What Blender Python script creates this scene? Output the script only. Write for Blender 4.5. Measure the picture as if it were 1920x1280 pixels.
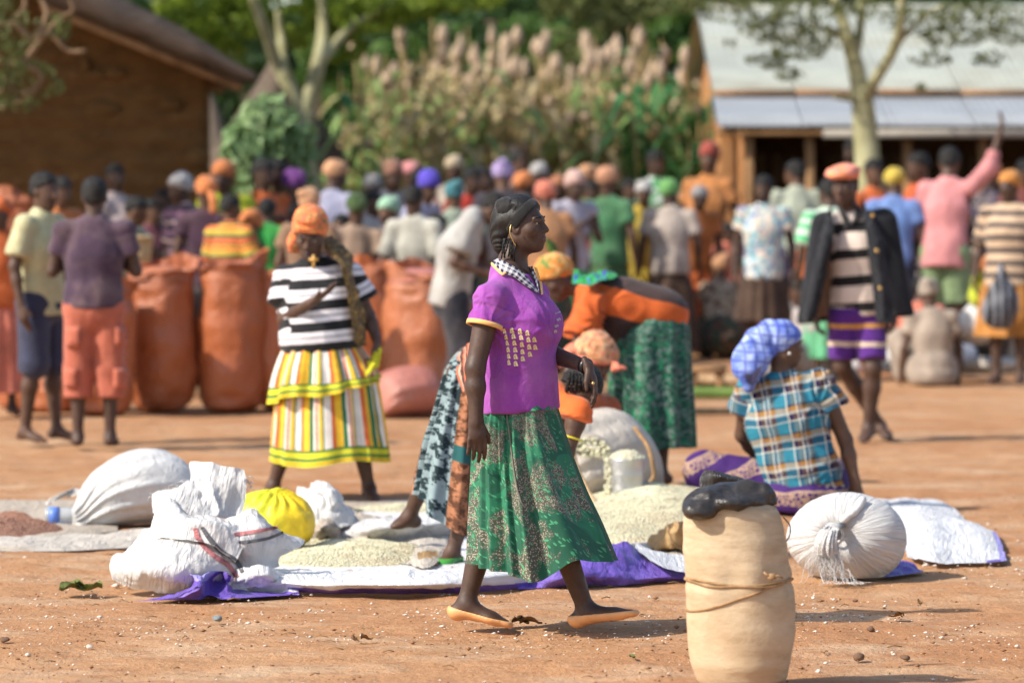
import bpy, math, random
import numpy as np
from mathutils import Vector, Matrix
from mathutils.bvhtree import BVHTree
for _o in list(bpy.data.objects):
    bpy.data.objects.remove(_o, do_unlink=True)
random.seed(7)
RNG = np.random.default_rng(11)
scene = bpy.context.scene
COL = scene.collection
# ---------------------------------------------------------------- camera, sky, sun, exposure
FPX, CAMH, HY = 7200.0, 1.64, 338.0          # 135 mm lens on a 1920 px wide frame, eye height, horizon row
cam_d = bpy.data.cameras.new('camera')
cam = bpy.data.objects.new('camera', cam_d); COL.objects.link(cam)
cam.location = (0, 0, CAMH); cam.rotation_euler = (math.radians(90), 0, 0)
cam_d.lens = 135; cam_d.sensor_width = 36; cam_d.sensor_fit = 'HORIZONTAL'
cam_d.shift_y = -(640 - HY) / 1920.0
cam_d.clip_start = 0.5; cam_d.clip_end = 2000
cam_d.dof.use_dof = True; cam_d.dof.focus_distance = 14.0; cam_d.dof.aperture_fstop = 2.6
scene.camera = cam
SUN_AZ = math.radians(246)                    # compass direction the light comes from (clockwise from +Y)
SUN_EL = math.radians(40)
wd = bpy.data.worlds.new('World'); scene.world = wd; wd.use_nodes = True
wn = wd.node_tree; wn.nodes.clear()
w_sky = wn.nodes.new('ShaderNodeTexSky'); w_sky.sky_type = 'NISHITA'; w_sky.sun_disc = False
w_sky.sun_elevation = SUN_EL; w_sky.sun_rotation = SUN_AZ; w_sky.dust_density = 1.5
w_bg = wn.nodes.new('ShaderNodeBackground'); w_bg.inputs['Strength'].default_value = 0.145
w_out = wn.nodes.new('ShaderNodeOutputWorld')
wn.links.new(w_sky.outputs[0], w_bg.inputs[0]); wn.links.new(w_bg.outputs[0], w_out.inputs[0])
sun_d = bpy.data.lights.new('sun', 'SUN'); sun_d.energy = 4.3; sun_d.angle = math.radians(0.8)
sun_d.color = (1.0, 0.93, 0.82)
sun = bpy.data.objects.new('sun', sun_d); COL.objects.link(sun)
SUN_DIR = Vector((math.sin(SUN_AZ) * math.cos(SUN_EL), math.cos(SUN_AZ) * math.cos(SUN_EL), math.sin(SUN_EL)))
sun.rotation_euler = SUN_DIR.to_track_quat('Z', 'Y').to_euler(); sun.location = (-20, -10, 30)
scene.view_settings.view_transform = 'Standard'; scene.view_settings.look = 'None'
scene.view_settings.exposure = 0.55; scene.view_settings.gamma = 1.0
scene.view_settings.use_curve_mapping = False
scene.cycles.max_bounces = 6; scene.cycles.transparent_max_bounces = 6
scene.cycles.use_denoising = True
# ---------------------------------------------------------------- coordinates
A = lambda *v: np.array(v, dtype=float)
def nrm(v): v = np.asarray(v, float); return v / (np.linalg.norm(v) + 1e-12)
def PX(px, py, D):                            # the point D metres away that is seen at a photograph pixel
    return A((px - 960) * D / FPX, D, CAMH - (py - HY) * D / FPX)
def G(px, py, h=0.0):                         # the point at height h above the ground seen at that pixel
    D = FPX * (CAMH - h) / (py - HY)
    return A((px - 960) * D / FPX, D, h)
def GD(py): return FPX * CAMH / (py - HY)
# ---------------------------------------------------------------- noise
def _hash(i, j, k, s):
    n = (i * 374761393 + j * 668265263 + k * 1274126177 + s * 974711) & 0x7fffffff
    n = ((n ^ (n >> 13)) * 1274126177) & 0x7fffffff
    return ((n ^ (n >> 16)) & 0xffff) / 32767.5 - 1.0
def vn(P, scale=1.0, seed=0):                 # value noise in [-1, 1] at points (n, 3)
    P = np.asarray(P, float) * scale
    I = np.floor(P).astype(np.int64); f = P - I; f = f * f * (3 - 2 * f)
    i, j, k = I[:, 0], I[:, 1], I[:, 2]
    r = 0
    for a in (0, 1):
        wa = f[:, 0] if a else 1 - f[:, 0]
        for b in (0, 1):
            wb = f[:, 1] if b else 1 - f[:, 1]
            for c in (0, 1):
                wc = f[:, 2] if c else 1 - f[:, 2]
                r = r + wa * wb * wc * _hash(i + a, j + b, k + c, seed)
    return r
def fbm(P, scale=1.0, seed=0, octs=3):
    r = 0; a = 1.0
    for o in range(octs):
        r = r + a * vn(P, scale * 2 ** o, seed + o * 17); a *= 0.5
    return r
# ---------------------------------------------------------------- mesh objects
def raw_mesh(name, V, Q, mats, pc=None, smooth=True, midx=None):
    V = np.ascontiguousarray(V, dtype=np.float32)
    me = bpy.data.meshes.new(name)
    me.vertices.add(len(V)); me.vertices.foreach_set('co', V.ravel())
    if isinstance(Q, np.ndarray):
        w = Q.shape[1]; flat = Q.ravel().astype(np.int32); starts = np.arange(0, len(flat), w, dtype=np.int32)
    else:
        flat = np.array([i for q in Q for i in q], dtype=np.int32)
        starts = np.cumsum([0] + [len(q) for q in Q[:-1]]).astype(np.int32)
    me.loops.add(len(flat)); me.loops.foreach_set('vertex_index', flat)
    me.polygons.add(len(starts)); me.polygons.foreach_set('loop_start', starts)
    me.update(calc_edges=True)
    for m in (mats if isinstance(mats, (list, tuple)) else [mats]): me.materials.append(m)
    if midx is not None: me.polygons.foreach_set('material_index', np.asarray(midx, dtype=np.int32))
    if smooth: me.polygons.foreach_set('use_smooth', np.ones(len(starts), dtype=bool))
    if pc is not None:
        at = me.attributes.new('pc', 'FLOAT_VECTOR', 'POINT')
        at.data.foreach_set('vector', np.ascontiguousarray(pc, dtype=np.float32).ravel())
    me.validate(); return me
def tag(o, label=None, cat=None, group=None, kind=None):
    if label: o['label'] = label
    if cat: o['category'] = cat
    if group: o['group'] = group
    if kind: o['kind'] = kind
    return o
def root_of(o):
    b = A(0, 0, 0)
    while o is not None: b = b + A(*o.location); o = o.parent
    return b
def mk(name, V, Q, mats, parent=None, pc=None, smooth=True, midx=None):   # V in world coordinates
    V = np.asarray(V, float)
    base = root_of(parent) if parent is not None else A(V[:, 0].mean(), V[:, 1].mean(), V[:, 2].min())
    o = bpy.data.objects.new(name, raw_mesh(name, V - base, Q, mats, pc, smooth, midx))
    COL.objects.link(o)
    if parent is not None: o.parent = parent
    else: o.location = base
    return o
def thing(name, label, cat, loc, group=None):
    o = bpy.data.objects.new(name, None); COL.objects.link(o)
    o.location = tuple(float(x) for x in loc); o.empty_display_size = 0.1
    return tag(o, label, cat, group)
class MB:                                     # collects shapes for ONE mesh
    def __init__(s): s.V = []; s.Q = []; s.n = 0; s.M = []; s.C = []
    def add(s, V, Q, m=0, pc=None):
        V = np.asarray(V, float); s.V.append(V)
        s.Q += [tuple(int(i) + s.n for i in q) for q in Q]; s.M += [m] * len(Q); s.n += len(V)
        s.C.append(V * 0 if pc is None else np.asarray(pc, float)); return s
    def box(s, c, size, R=None, m=0):
        h = np.asarray(size, float) / 2
        V = np.array([[x, y, z] for z in (-1, 1) for y in (-1, 1) for x in (-1, 1)]) * h
        if R is not None: V = V @ np.asarray(R).T
        Q = [(0, 2, 3, 1), (4, 5, 7, 6), (0, 1, 5, 4), (2, 6, 7, 3), (0, 4, 6, 2), (1, 3, 7, 5)]
        return s.add(V + np.asarray(c, float), Q, m)
    def tube(s, pts, rad, n=8, m=0): V, Q = tube(pts, rad, n); return s.add(V, Q, m)
    def build(s, name, mats, parent=None, smooth=True):
        return mk(name, np.concatenate(s.V), s.Q, mats, parent, np.concatenate(s.C), smooth, s.M)
def tube(pts, rad, n=8, closed=False):
    pts = np.asarray(pts, float); m = len(pts)
    rad = np.full(m, rad) if np.isscalar(rad) else np.asarray(rad, float)
    T = np.gradient(pts, axis=0); T /= (np.linalg.norm(T, axis=1)[:, None] + 1e-9)
    up = A(0, 0, 1) if abs(T[0][2]) < 0.9 else A(0, 1, 0)
    V = []; a = nrm(np.cross(T[0], up))
    th = np.arange(n) * 2 * math.pi / n
    for i in range(m):
        a = nrm(a - T[i] * np.dot(a, T[i])); b = np.cross(T[i], a)
        V.append(pts[i] + rad[i] * (np.cos(th)[:, None] * a + np.sin(th)[:, None] * b))
    V = np.concatenate(V)
    Q = [(i * n + j, i * n + (j + 1) % n, (i + 1) * n + (j + 1) % n, (i + 1) * n + j) for i in range(m - 1) for j in range(n)]
    if closed: Q += [((m - 1) * n + j, (m - 1) * n + (j + 1) % n, (j + 1) % n, j) for j in range(n)]
    else: Q += [tuple(range(n - 1, -1, -1)), tuple(range((m - 1) * n, m * n))]
    return V, Q
def spline(P, n):                             # Catmull-Rom through control points
    P = np.asarray(P, float); m = len(P)
    E = np.concatenate([[2 * P[0] - P[1]], P, [2 * P[-1] - P[-2]]])
    t = np.linspace(0, m - 1 - 1e-9, n); i = np.floor(t).astype(int); f = (t - i)
    sh = (-1,) + (1,) * (P.ndim - 1); f = f.reshape(sh)
    p0, p1, p2, p3 = E[i], E[i + 1], E[i + 2], E[i + 3]
    return 0.5 * (2 * p1 + (p2 - p0) * f + (2 * p0 - 5 * p1 + 4 * p2 - p3) * f ** 2 + (3 * p1 - p0 - 3 * p2 + p3) * f ** 3)
def gridq(nu, nv, wrap=False):                # quads of a grid with nv rows of nu points
    i, j = np.meshgrid(np.arange(nu if wrap else nu - 1), np.arange(nv - 1)); i = i.ravel(); j = j.ravel(); k = (i + 1) % nu
    return np.stack([j * nu + i, j * nu + k, (j + 1) * nu + k, (j + 1) * nu + i], 1)
def vnormals(V, Q):
    n = np.zeros_like(V); a = V[Q]
    fn = np.cross(a[:, 2] - a[:, 0], a[:, 3] - a[:, 1])
    for c in range(4): np.add.at(n, Q[:, c], fn)
    return n / (np.linalg.norm(n, axis=1)[:, None] + 1e-12)
def cloth(name, rows, mats, parent=None, nu=90, nv=60, amp=0.01, sc=6.0, seed=0, stretch=(1, 1, 1), midf=None, zmin=0.004, fine=0.0):
    """A draped sheet through a grid of control points (rows of world points)."""
    C = np.asarray(rows, float)
    R = spline(C, nv); R = np.swapaxes(spline(np.swapaxes(R, 0, 1), nu), 0, 1)
    V = R.reshape(-1, 3); Q = gridq(nu, nv)
    N = vnormals(V, Q); uu, vv = np.meshgrid(np.linspace(0, 1, nu), np.linspace(0, 1, nv))
    lu = np.linalg.norm(np.diff(C, axis=1), axis=2).sum(1).mean(); lv = np.linalg.norm(np.diff(C, axis=0), axis=2).sum(0).mean()
    pc = np.stack([uu.ravel() * lu, vv.ravel() * lv, uu.ravel()], 1)
    W = V * np.asarray(stretch)
    d = 1 - np.abs(fbm(W, sc, seed, 3)) * 1.6
    V = V + N * ((d * amp)[:, None]) + N * (vn(V, 60, seed + 3) * fine)[:, None]
    V[:, 2] = np.maximum(V[:, 2], zmin)
    mid = None
    if midf is not None: mid = [midf(*c) for c in zip((uu.ravel()[Q].mean(1)), (vv.ravel()[Q].mean(1)))]
    return mk(name, V, Q, mats, parent, pc, True, mid)
def loft(rings, nth, disp=None, cap=True):
    """rings: (centre, a, b) with two semi-axis vectors; disp(theta, t, P, N) adds along the normal."""
    C = np.array([r[0] for r in rings]); a = np.array([r[1] for r in rings]); b = np.array([r[2] for r in rings])
    th = np.linspace(0, 2 * math.pi, nth, endpoint=False); m = len(C)
    V = (C[:, None] + np.cos(th)[None, :, None] * a[:, None] + np.sin(th)[None, :, None] * b[:, None])
    tt, TH = np.meshgrid(np.linspace(0, 1, m), th, indexing='ij')
    V = V.reshape(-1, 3); Q = gridq(nth, m, True)
    if disp is not None:
        ctr = np.repeat(C, nth, 0); N = V - ctr; N /= (np.linalg.norm(N, axis=1)[:, None] + 1e-9)
        V = V + N * disp(TH.ravel(), tt.ravel(), V)[:, None]
    return V, Q, TH.ravel(), tt.ravel()
# ---------------------------------------------------------------- implicit surfaces (bodies, clothes)
def c_(a, b, ra, rb, k=0.03, flat=None, fe=False, sub=False, tg=0):
    return dict(t='c', a=np.asarray(a, float), b=np.asarray(b, float), ra=ra, rb=rb, k=k, flat=flat, fe=fe, sub=sub, tg=tg)
def e_(c, ax, rad, k=0.03, sub=False, tg=0):
    return dict(t='e', c=np.asarray(c, float), ax=np.asarray(ax, float), r=np.asarray(rad, float), k=k, sub=sub, tg=tg)
def pdist(p, P):
    if p['t'] == 'e':
        q = (P - p['c']) @ p['ax'].T
        k0 = np.sqrt(((q / p['r']) ** 2).sum(-1)); k1 = np.sqrt(((q / p['r'] ** 2) ** 2).sum(-1)) + 1e-9
        return k0 * (k0 - 1) / k1
    a, b = p['a'], p['b']; d = b - a; L = np.linalg.norm(d) + 1e-9; d = d / L
    w = P - a; t = (w @ d) / L; tc = np.clip(t, 0, 1)
    q = w - (tc * L)[..., None] * d if not p['fe'] else w - (np.maximum(t, 0) * L)[..., None] * d
    if p['flat'] is not None:
        v, s = p['flat']; q = q + (q @ v)[..., None] * v * (s - 1)
    r = np.sqrt((q ** 2).sum(-1)) - (p['ra'] + (p['rb'] - p['ra']) * tc)
    if p['fe']: r = np.maximum(r, (t - 1) * L)
    return r
def surfnet(Fd, lo, vox):
    S = Fd < 0; offs = [(0, 0, 0), (1, 0, 0), (0, 1, 0), (1, 1, 0), (0, 0, 1), (1, 0, 1), (0, 1, 1), (1, 1, 1)]
    sh = tuple(x - 1 for x in S.shape)
    cnt = np.zeros(sh, np.int8)
    for o in offs: cnt += S[o[0]:o[0] + sh[0], o[1]:o[1] + sh[1], o[2]:o[2] + sh[2]]
    act = (cnt > 0) & (cnt < 8); idx = np.argwhere(act); m = len(idx)
    vid = np.full(sh, -1, np.int64); vid[act] = np.arange(m)
    vals = np.stack([Fd[idx[:, 0] + o[0], idx[:, 1] + o[1], idx[:, 2] + o[2]] for o in offs], 1)
    pos = np.zeros((m, 3)); n = np.zeros(m); O = np.array(offs, float)
    for a, b in [(0, 1), (2, 3), (4, 5), (6, 7), (0, 2), (1, 3), (4, 6), (5, 7), (0, 4), (1, 5), (2, 6), (3, 7)]:
        va, vb = vals[:, a], vals[:, b]; c = (va < 0) != (vb < 0); t = va[c] / (va[c] - vb[c])
        pos[c] += O[a] + (O[b] - O[a]) * t[:, None]; n[c] += 1
    V = lo + (idx + pos / n[:, None]) * vox
    qs = []
    for ax in range(3):
        s0 = np.moveaxis(S, ax, 0); v0 = np.moveaxis(vid, ax, 0)
        e = s0[:-1, 1:-1, 1:-1] != s0[1:, 1:-1, 1:-1]; w = np.argwhere(e)
        i, j, k = w[:, 0], w[:, 1] + 1, w[:, 2] + 1
        q = np.stack([v0[i, j - 1, k - 1], v0[i, j, k - 1], v0[i, j, k], v0[i, j - 1, k]], 1)
        flip = s0[i, j, k] == (ax == 1)      # moveaxis of axis 1 leaves the other two in (x, z) order
        q[flip] = q[flip][:, ::-1]; qs.append(q)
    return V, np.concatenate(qs)
def lap(V, Q, it=1, f=0.5):
    for _ in range(it):
        s = np.zeros_like(V); n = np.zeros(len(V))
        for a, b in ((0, 1), (1, 2), (2, 3), (3, 0)):
            np.add.at(s, Q[:, a], V[Q[:, b]]); np.add.at(s, Q[:, b], V[Q[:, a]])
            np.add.at(n, Q[:, a], 1); np.add.at(n, Q[:, b], 1)
        V = V * (1 - f) + f * s / np.maximum(n, 1)[:, None]
    return V
def solid(prims, vox, cuts=(), smooth=1):
    """Mesh of the smooth union of the primitives, cut by half spaces (point, normal of the side taken away)."""
    los, his = [], []
    for p in prims:
        if p['t'] == 'e': R = max(p['r']); l, h = p['c'] - R, p['c'] + R
        else:
            R = max(p['ra'], p['rb']); l, h = np.minimum(p['a'], p['b']) - R, np.maximum(p['a'], p['b']) + R
        los.append(l); his.append(h)
    pos = [i for i, p in enumerate(prims) if not p['sub']]
    lo = np.min([los[i] for i in pos], 0) - 3 * vox; hi = np.max([his[i] for i in pos], 0) + 3 * vox
    n = np.ceil((hi - lo) / vox).astype(int) + 1
    Fd = np.full(n, 1.0, np.float32)
    for p, l, h in zip(prims, los, his):
        m = p['k'] + 3 * vox
        i0 = np.clip(np.floor((l - m - lo) / vox).astype(int), 0, n); i1 = np.clip(np.ceil((h + m - lo) / vox).astype(int) + 1, 0, n)
        if (i1 <= i0).any(): continue
        ax = [lo[c] + np.arange(i0[c], i1[c]) * vox for c in range(3)]
        P = np.stack(np.meshgrid(*ax, indexing='ij'), -1)
        d = pdist(p, P).astype(np.float32); k = max(p['k'], 1e-4)
        sub = Fd[i0[0]:i1[0], i0[1]:i1[1], i0[2]:i1[2]]
        if p['sub']:
            d = -d; hh = np.clip(0.5 - 0.5 * (sub - d) / k, 0, 1); sub[...] = sub * (1 - hh) + d * hh + k * hh * (1 - hh)
        else:
            hh = np.clip(0.5 + 0.5 * (sub - d) / k, 0, 1); sub[...] = sub * (1 - hh) + d * hh - k * hh * (1 - hh)
    if cuts:
        ax = [lo[c] + np.arange(n[c]) * vox for c in range(3)]
        for q, nn in cuts:
            w = (ax[0][:, None, None] - q[0]) * nn[0] + (ax[1][None, :, None] - q[1]) * nn[1] + (ax[2][None, None, :] - q[2]) * nn[2]
            Fd = np.maximum(Fd, w.astype(np.float32))
    Fd[0] = Fd[-1] = 1; Fd[:, 0] = Fd[:, -1] = 1; Fd[:, :, 0] = Fd[:, :, -1] = 1
    V, Q = surfnet(Fd, lo, vox)
    if smooth: V = lap(V, Q, smooth)
    return V, Q
# ---------------------------------------------------------------- materials
class NB:
    def __init__(s, name):
        s.m = bpy.data.materials.new(name); s.m.use_nodes = True; s.t = s.m.node_tree; s.t.nodes.clear()
        s.out = s.n('ShaderNodeOutputMaterial'); s.b = s.n('ShaderNodeBsdfPrincipled')
        s.t.links.new(s.b.outputs[0], s.out.inputs[0])
    def n(s, t, **kw):
        n = s.t.nodes.new(t)
        for k, v in kw.items(): setattr(n, k, v)
        return n
    def put(s, sock, v):
        if hasattr(v, 'is_output') or isinstance(v, bpy.types.NodeSocket): s.t.links.new(v, sock)
        else:
            if sock.type == 'RGBA' and len(v) == 3: v = (*v, 1)
            sock.default_value = v
    def math(s, op, a, b=0.0, c=0.0, clamp=False):
        n = s.n('ShaderNodeMath', operation=op); n.use_clamp = clamp
        for i, v in enumerate((a, b, c)): s.put(n.inputs[i], v)
        return n.outputs[0]
    def pc(s): return s.n('ShaderNodeAttribute', attribute_name='pc').outputs['Vector']
    def obj(s): return s.n('ShaderNodeTexCoord').outputs['Object']
    def xyz(s, v):
        n = s.n('ShaderNodeSeparateXYZ'); s.put(n.inputs[0], v); return n.outputs
    def scale(s, v, sc):
        n = s.n('ShaderNodeVectorMath', operation='MULTIPLY'); s.put(n.inputs[0], v); n.inputs[1].default_value = sc; return n.outputs[0]
    def noise(s, v, sc, det=3.0, rough=0.5, dist=0.0, col=False):
        n = s.n('ShaderNodeTexNoise'); s.put(n.inputs['Vector'], v); n.inputs['Scale'].default_value = sc
        n.inputs['Detail'].default_value = det; n.inputs['Roughness'].default_value = rough; n.inputs['Distortion'].default_value = dist
        return n.outputs[1 if col else 0]
    def voro(s, v, sc, feat='F1', out='Distance', rnd=1.0):
        n = s.n('ShaderNodeTexVoronoi', feature=feat); s.put(n.inputs['Vector'], v); n.inputs['Scale'].default_value = sc
        n.inputs['Randomness'].default_value = rnd; return n.outputs[out]
    def ramp(s, f, stops, const=False):
        n = s.n('ShaderNodeValToRGB'); r = n.color_ramp; r.interpolation = 'CONSTANT' if const else 'LINEAR'
        while len(r.elements) < len(stops): r.elements.new(0.5)
        for e, (p, c) in zip(r.elements, stops): e.position = p; e.color = (*(c if hasattr(c, '__len__') else (c, c, c)), 1)
        s.put(n.inputs[0], f); return n.outputs[0]
    def mix(s, f, a, b, mode='MIX'):
        n = s.n('ShaderNodeMix', data_type='RGBA', blend_type=mode)
        s.put(n.inputs[0], f); s.put(n.inputs[6], a); s.put(n.inputs[7], b); return n.outputs[2]
    def var(s, col, v, sc=6.0, lo=0.8, hi=1.15):
        f = s.ramp(s.noise(v, sc, 4, 0.6), [(0.3, lo), (0.7, hi)]); return s.mix(1.0, col, f, 'MULTIPLY')
    def fin(s, col, rough=0.8, bump=None, bs=0.3, bd=0.01, spec=0.5, sheen=0.0, alpha=None, metal=0.0, trans=0.0):
        s.put(s.b.inputs['Base Color'], col); s.put(s.b.inputs['Roughness'], rough)
        s.b.inputs['Specular IOR Level'].default_value = spec; s.b.inputs['Metallic'].default_value = metal
        if sheen: s.b.inputs['Sheen Weight'].default_value = sheen
        if trans: s.b.inputs['Transmission Weight'].default_value = trans
        if bump is not None:
            n = s.n('ShaderNodeBump'); n.inputs['Strength'].default_value = bs; n.inputs['Distance'].default_value = bd
            s.put(n.inputs['Height'], bump); s.t.links.new(n.outputs[0], s.b.inputs['Normal'])
        return s.m
    def wrinkle(s, v, sc=9.0, st=(1, 1, 0.45)):
        a = s.noise(s.scale(v, st), sc, 3, 0.55, 0.6); w = s.noise(v, 420, 1, 0.5)
        return s.math('ADD', a, s.math('MULTIPLY', w, 0.12))
_mc = {}
def plain(col, rough=0.85, var=0.16, sc=7.0, bs=0.35, spec=0.3, dust=0.0):
    key = (col, rough, var, sc, bs, spec, dust)
    if key not in _mc:
        b = NB('cloth_plain'); v = b.pc()
        c = b.var(col, v, sc, 1 - var, 1 + var)
        if dust: c = b.mix(b.math('MULTIPLY', b.ramp(b.noise(v, 4.5, 5, 0.65), [(0.45, 0), (0.75, 1)]), dust), c, (0.42, 0.3, 0.22))
        _mc[key] = b.fin(c, rough, b.wrinkle(v), bs, 0.03, spec, 0.15)
    return _mc[key]
def solidcol(name, col, rough=0.6, spec=0.4, var=0.12, sc=8.0, metal=0.0, bump=0.0, bsc=30.0):
    b = NB(name); v = b.obj()
    return b.fin(b.var(col, v, sc, 1 - var, 1 + var), rough, b.noise(v, bsc, 4) if bump else None, bump, 0.02, spec, metal=metal)
def banded(name, axis, period, stops, rough=0.85, wob=0.012, extra=None, off=0.0):
    """Stripes along one pattern axis; extra(b, col, xyz) may add trim."""
    b = NB(name); v = b.pc(); X = b.xyz(v)
    w = b.math('MULTIPLY', b.math('SUBTRACT', b.noise(v, 7, 2), 0.5), wob * 2)
    f = b.math('FRACT', b.math('DIVIDE', b.math('ADD', b.math('ADD', X[axis], w), 40 * period + off), period))
    c = b.ramp(f, stops, True)
    if extra: c = extra(b, c, X)
    return b.fin(b.var(c, v, 9, 0.86, 1.1), rough, b.wrinkle(v), 0.35, 0.03, 0.25, 0.15)
def printed(name, base, cols, sc=14, th=0.5, rough=0.85):
    """Cloth print: blotches of several colours over a ground colour."""
    b = NB(name); v = b.pc(); c = base
    for i, cc in enumerate(cols):
        w = b.scale(v, (1 + 0.13 * i, 1 - 0.11 * i, 1))
        f = b.ramp(b.noise(w, sc * (1 + 0.35 * i), 3, 0.6, 1.2), [(th, 0), (th + 0.03, 1)]); c = b.mix(f, c, cc)
    return b.fin(b.var(c, v, 9), rough, b.wrinkle(v), 0.35, 0.03, 0.25, 0.1)
def skin_mat(name, col):
    b = NB(name); v = b.obj()
    c = b.var(col, v, 14, 0.74, 1.26); c = b.mix(b.math('MULTIPLY', b.ramp(b.noise(v, 40, 4, .7), [(.55, 0), (.75, 1)]), .25), c, (0.20, 0.13, 0.095))
    return b.fin(c, b.ramp(b.noise(v, 30, 3), [(0.3, 0.46), (0.7, 0.66)]), b.noise(v, 160, 4, .7), 0.25, 0.004, 0.4)
SKIN = [skin_mat('skin_deep', (0.070, 0.038, 0.026)), skin_mat('skin_brown', (0.085, 0.044, 0.028)), skin_mat('skin_warm', (0.11, 0.055, 0.032))]
HAIR = (lambda b: b.fin(b.var((0.010, 0.009, 0.008), b.obj(), 30, 0.6, 1.6), 0.6, b.voro(b.obj(), 110), 0.8, 0.008, 0.35))(NB('hair_black'))
EYE_W = solidcol('eye_white', (0.34, 0.28, 0.24), 0.25, 0.5, 0.02); EYE_D = solidcol('eye_iris', (0.008, 0.005, 0.004), 0.15, 0.5, 0.0)
LIP = solidcol('lip_brown', (0.075, 0.03, 0.025), 0.45, 0.5, 0.1, 60)
# ---------------------------------------------------------------- people
def hand_prims(W, d, n, t, s=1.0, curl=(0.35, 0.5, 0.4), fine=True, spread=0.06, thumb=0.0):
    d = nrm(d); n = nrm(n - d * np.dot(n, d)); t = nrm(t - d * np.dot(t, d) - n * np.dot(t, n)); P = []
    q = s * 0.98
    P.append(c_(W - d * 0.02 * q, W + d * 0.043 * q, 0.027 * q, 0.037 * q, 0.015, (n, 2.0)))
    if not fine:
        P.append(c_(W + d * 0.08 * q, W + (d + n * 0.3) * 0.15 * q, 0.036 * q, 0.024 * q, 0.015, (n, 2.0)))
        P.append(c_(W + d * 0.03 * q + t * 0.03 * q, W + d * 0.085 * q + t * 0.06 * q + n * 0.015, 0.013 * q, 0.010 * q, 0.01)); return P
    L = [0.080, 0.090, 0.084, 0.066]
    for i in range(4):
        b = W + d * (0.070 - 0.004 * abs(i - 1)) * q + t * (0.030 - 0.0205 * i) * q; ang = 0.0; lat = spread * (1.5 - i)
        p = b
        for j, (fr, cu) in enumerate(zip((0.45, 0.32, 0.25), curl)):
            ang += cu * (1 + 0.10 * i)
            e = p + (d * math.cos(ang) + n * math.sin(ang) + t * lat * math.cos(ang)) * L[i] * fr * q
            P.append(c_(p, e, (0.0096 - 0.0007 * j) * q, (0.0091 - 0.0008 * j) * q, 0.004)); p = e
    b = W + d * 0.022 * q + t * 0.026 * q + n * 0.004
    e1 = b + nrm(d * 0.75 + t * (0.62 - thumb) + n * (0.25 + thumb)) * 0.042 * q; e2 = e1 + nrm(d * 0.9 + t * (0.25 - thumb) + n * 0.3) * 0.030 * q
    P += [c_(b, e1, 0.0135 * q, 0.0105 * q, 0.008), c_(e1, e2, 0.0105 * q, 0.008 * q, 0.004)]
    return P
def head_prims(C, f, u, r, q=1.0, fine=True, nose=1.0):
    ax = np.array([r, f, u]); E = lambda x, y, z, rx, ry, rz, k=0.02, sub=False: e_(C + (r * x + f * y + u * z) * q, ax, A(rx, ry, rz) * q, k * q, sub)
    K = lambda a, b, ra, rb, k=0.015: c_(C + (r * a[0] + f * a[1] + u * a[2]) * q, C + (r * b[0] + f * b[1] + u * b[2]) * q, ra * q, rb * q, k * q)
    P = [E(0, -0.014, 0.034, 0.074, 0.092, 0.080, 0.03), E(0, 0.024, -0.032, 0.061, 0.070, 0.082, 0.03)]
    if not fine:
        P += [K((0, 0.088, 0.005), (0, 0.104, -0.028), 0.010, 0.016), K((0, 0.05, -0.085), (0, 0.066, -0.098), 0.03, 0.022, 0.03)]
        P += [E(s * 0.074, -0.006, -0.012, 0.010, 0.018, 0.03, 0.008) for s in (-1, 1)]
        return P
    P += [K((0, 0.035, -0.082), (0, 0.072, -0.098), 0.034, 0.017, 0.03)]
    for s in (-1, 1):
        P += [E(s * 0.043, 0.052, -0.022, 0.024, 0.026, 0.024, 0.025), K((s * 0.05, -0.005, -0.055), (s * 0.02, 0.058, -0.09), 0.016, 0.016, 0.03)]
        P += [E(s * 0.032, 0.094, 0.006, 0.017, 0.016, 0.011, 0.012, True)]
        P += [K((s * 0.014, 0.086, 0.024), (s * 0.046, 0.072, 0.024), 0.010, 0.008, 0.014)]
        P += [E(s * 0.032, 0.0785, 0.0135, 0.0165, 0.0140, 0.0085, 0.004), E(s * 0.032, 0.078, -0.0030, 0.0155, 0.0125, 0.0055, 0.004)]
    P += [K((0, 0.086, 0.014), (0, 0.108 * nose, -0.026), 0.0075, 0.0120, 0.012)]
    for s in (-1, 1): P += [E(s * 0.0125, 0.097, -0.031, 0.0095, 0.012, 0.0085, 0.008)]
    P += [E(0, 0.082, -0.062, 0.030, 0.016, 0.022, 0.016)]
    P += [E(0, 0.0925, -0.0555, 0.0235, 0.0115, 0.0070, 0.004), E(0, 0.0905, -0.0695, 0.0205, 0.0120, 0.0082, 0.004)]
    for s in (-1, 1):
        P += [E(s * 0.073, -0.004, -0.010, 0.008, 0.019, 0.031, 0.006), E(s * 0.079, 0.002, -0.009, 0.007, 0.0105, 0.018, 0.004, True)]
    return P
def eyes(C, f, u, r, parent, q=1.0, out=0.0752):
    for s in (-1, 1):
        c = C + (r * s * 0.032 + f * out + u * 0.0048) * q; m = MB()
        for cc, rad, mi in ((c, 0.0122 * q, 0), (c + f * 0.0050 * q, 0.0082 * q, 1)):
            V, Q = uvsphere(cc, rad, 10, 7); m.add(V, Q, mi)
        m.build('eye', [EYE_W, EYE_D], parent)
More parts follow.
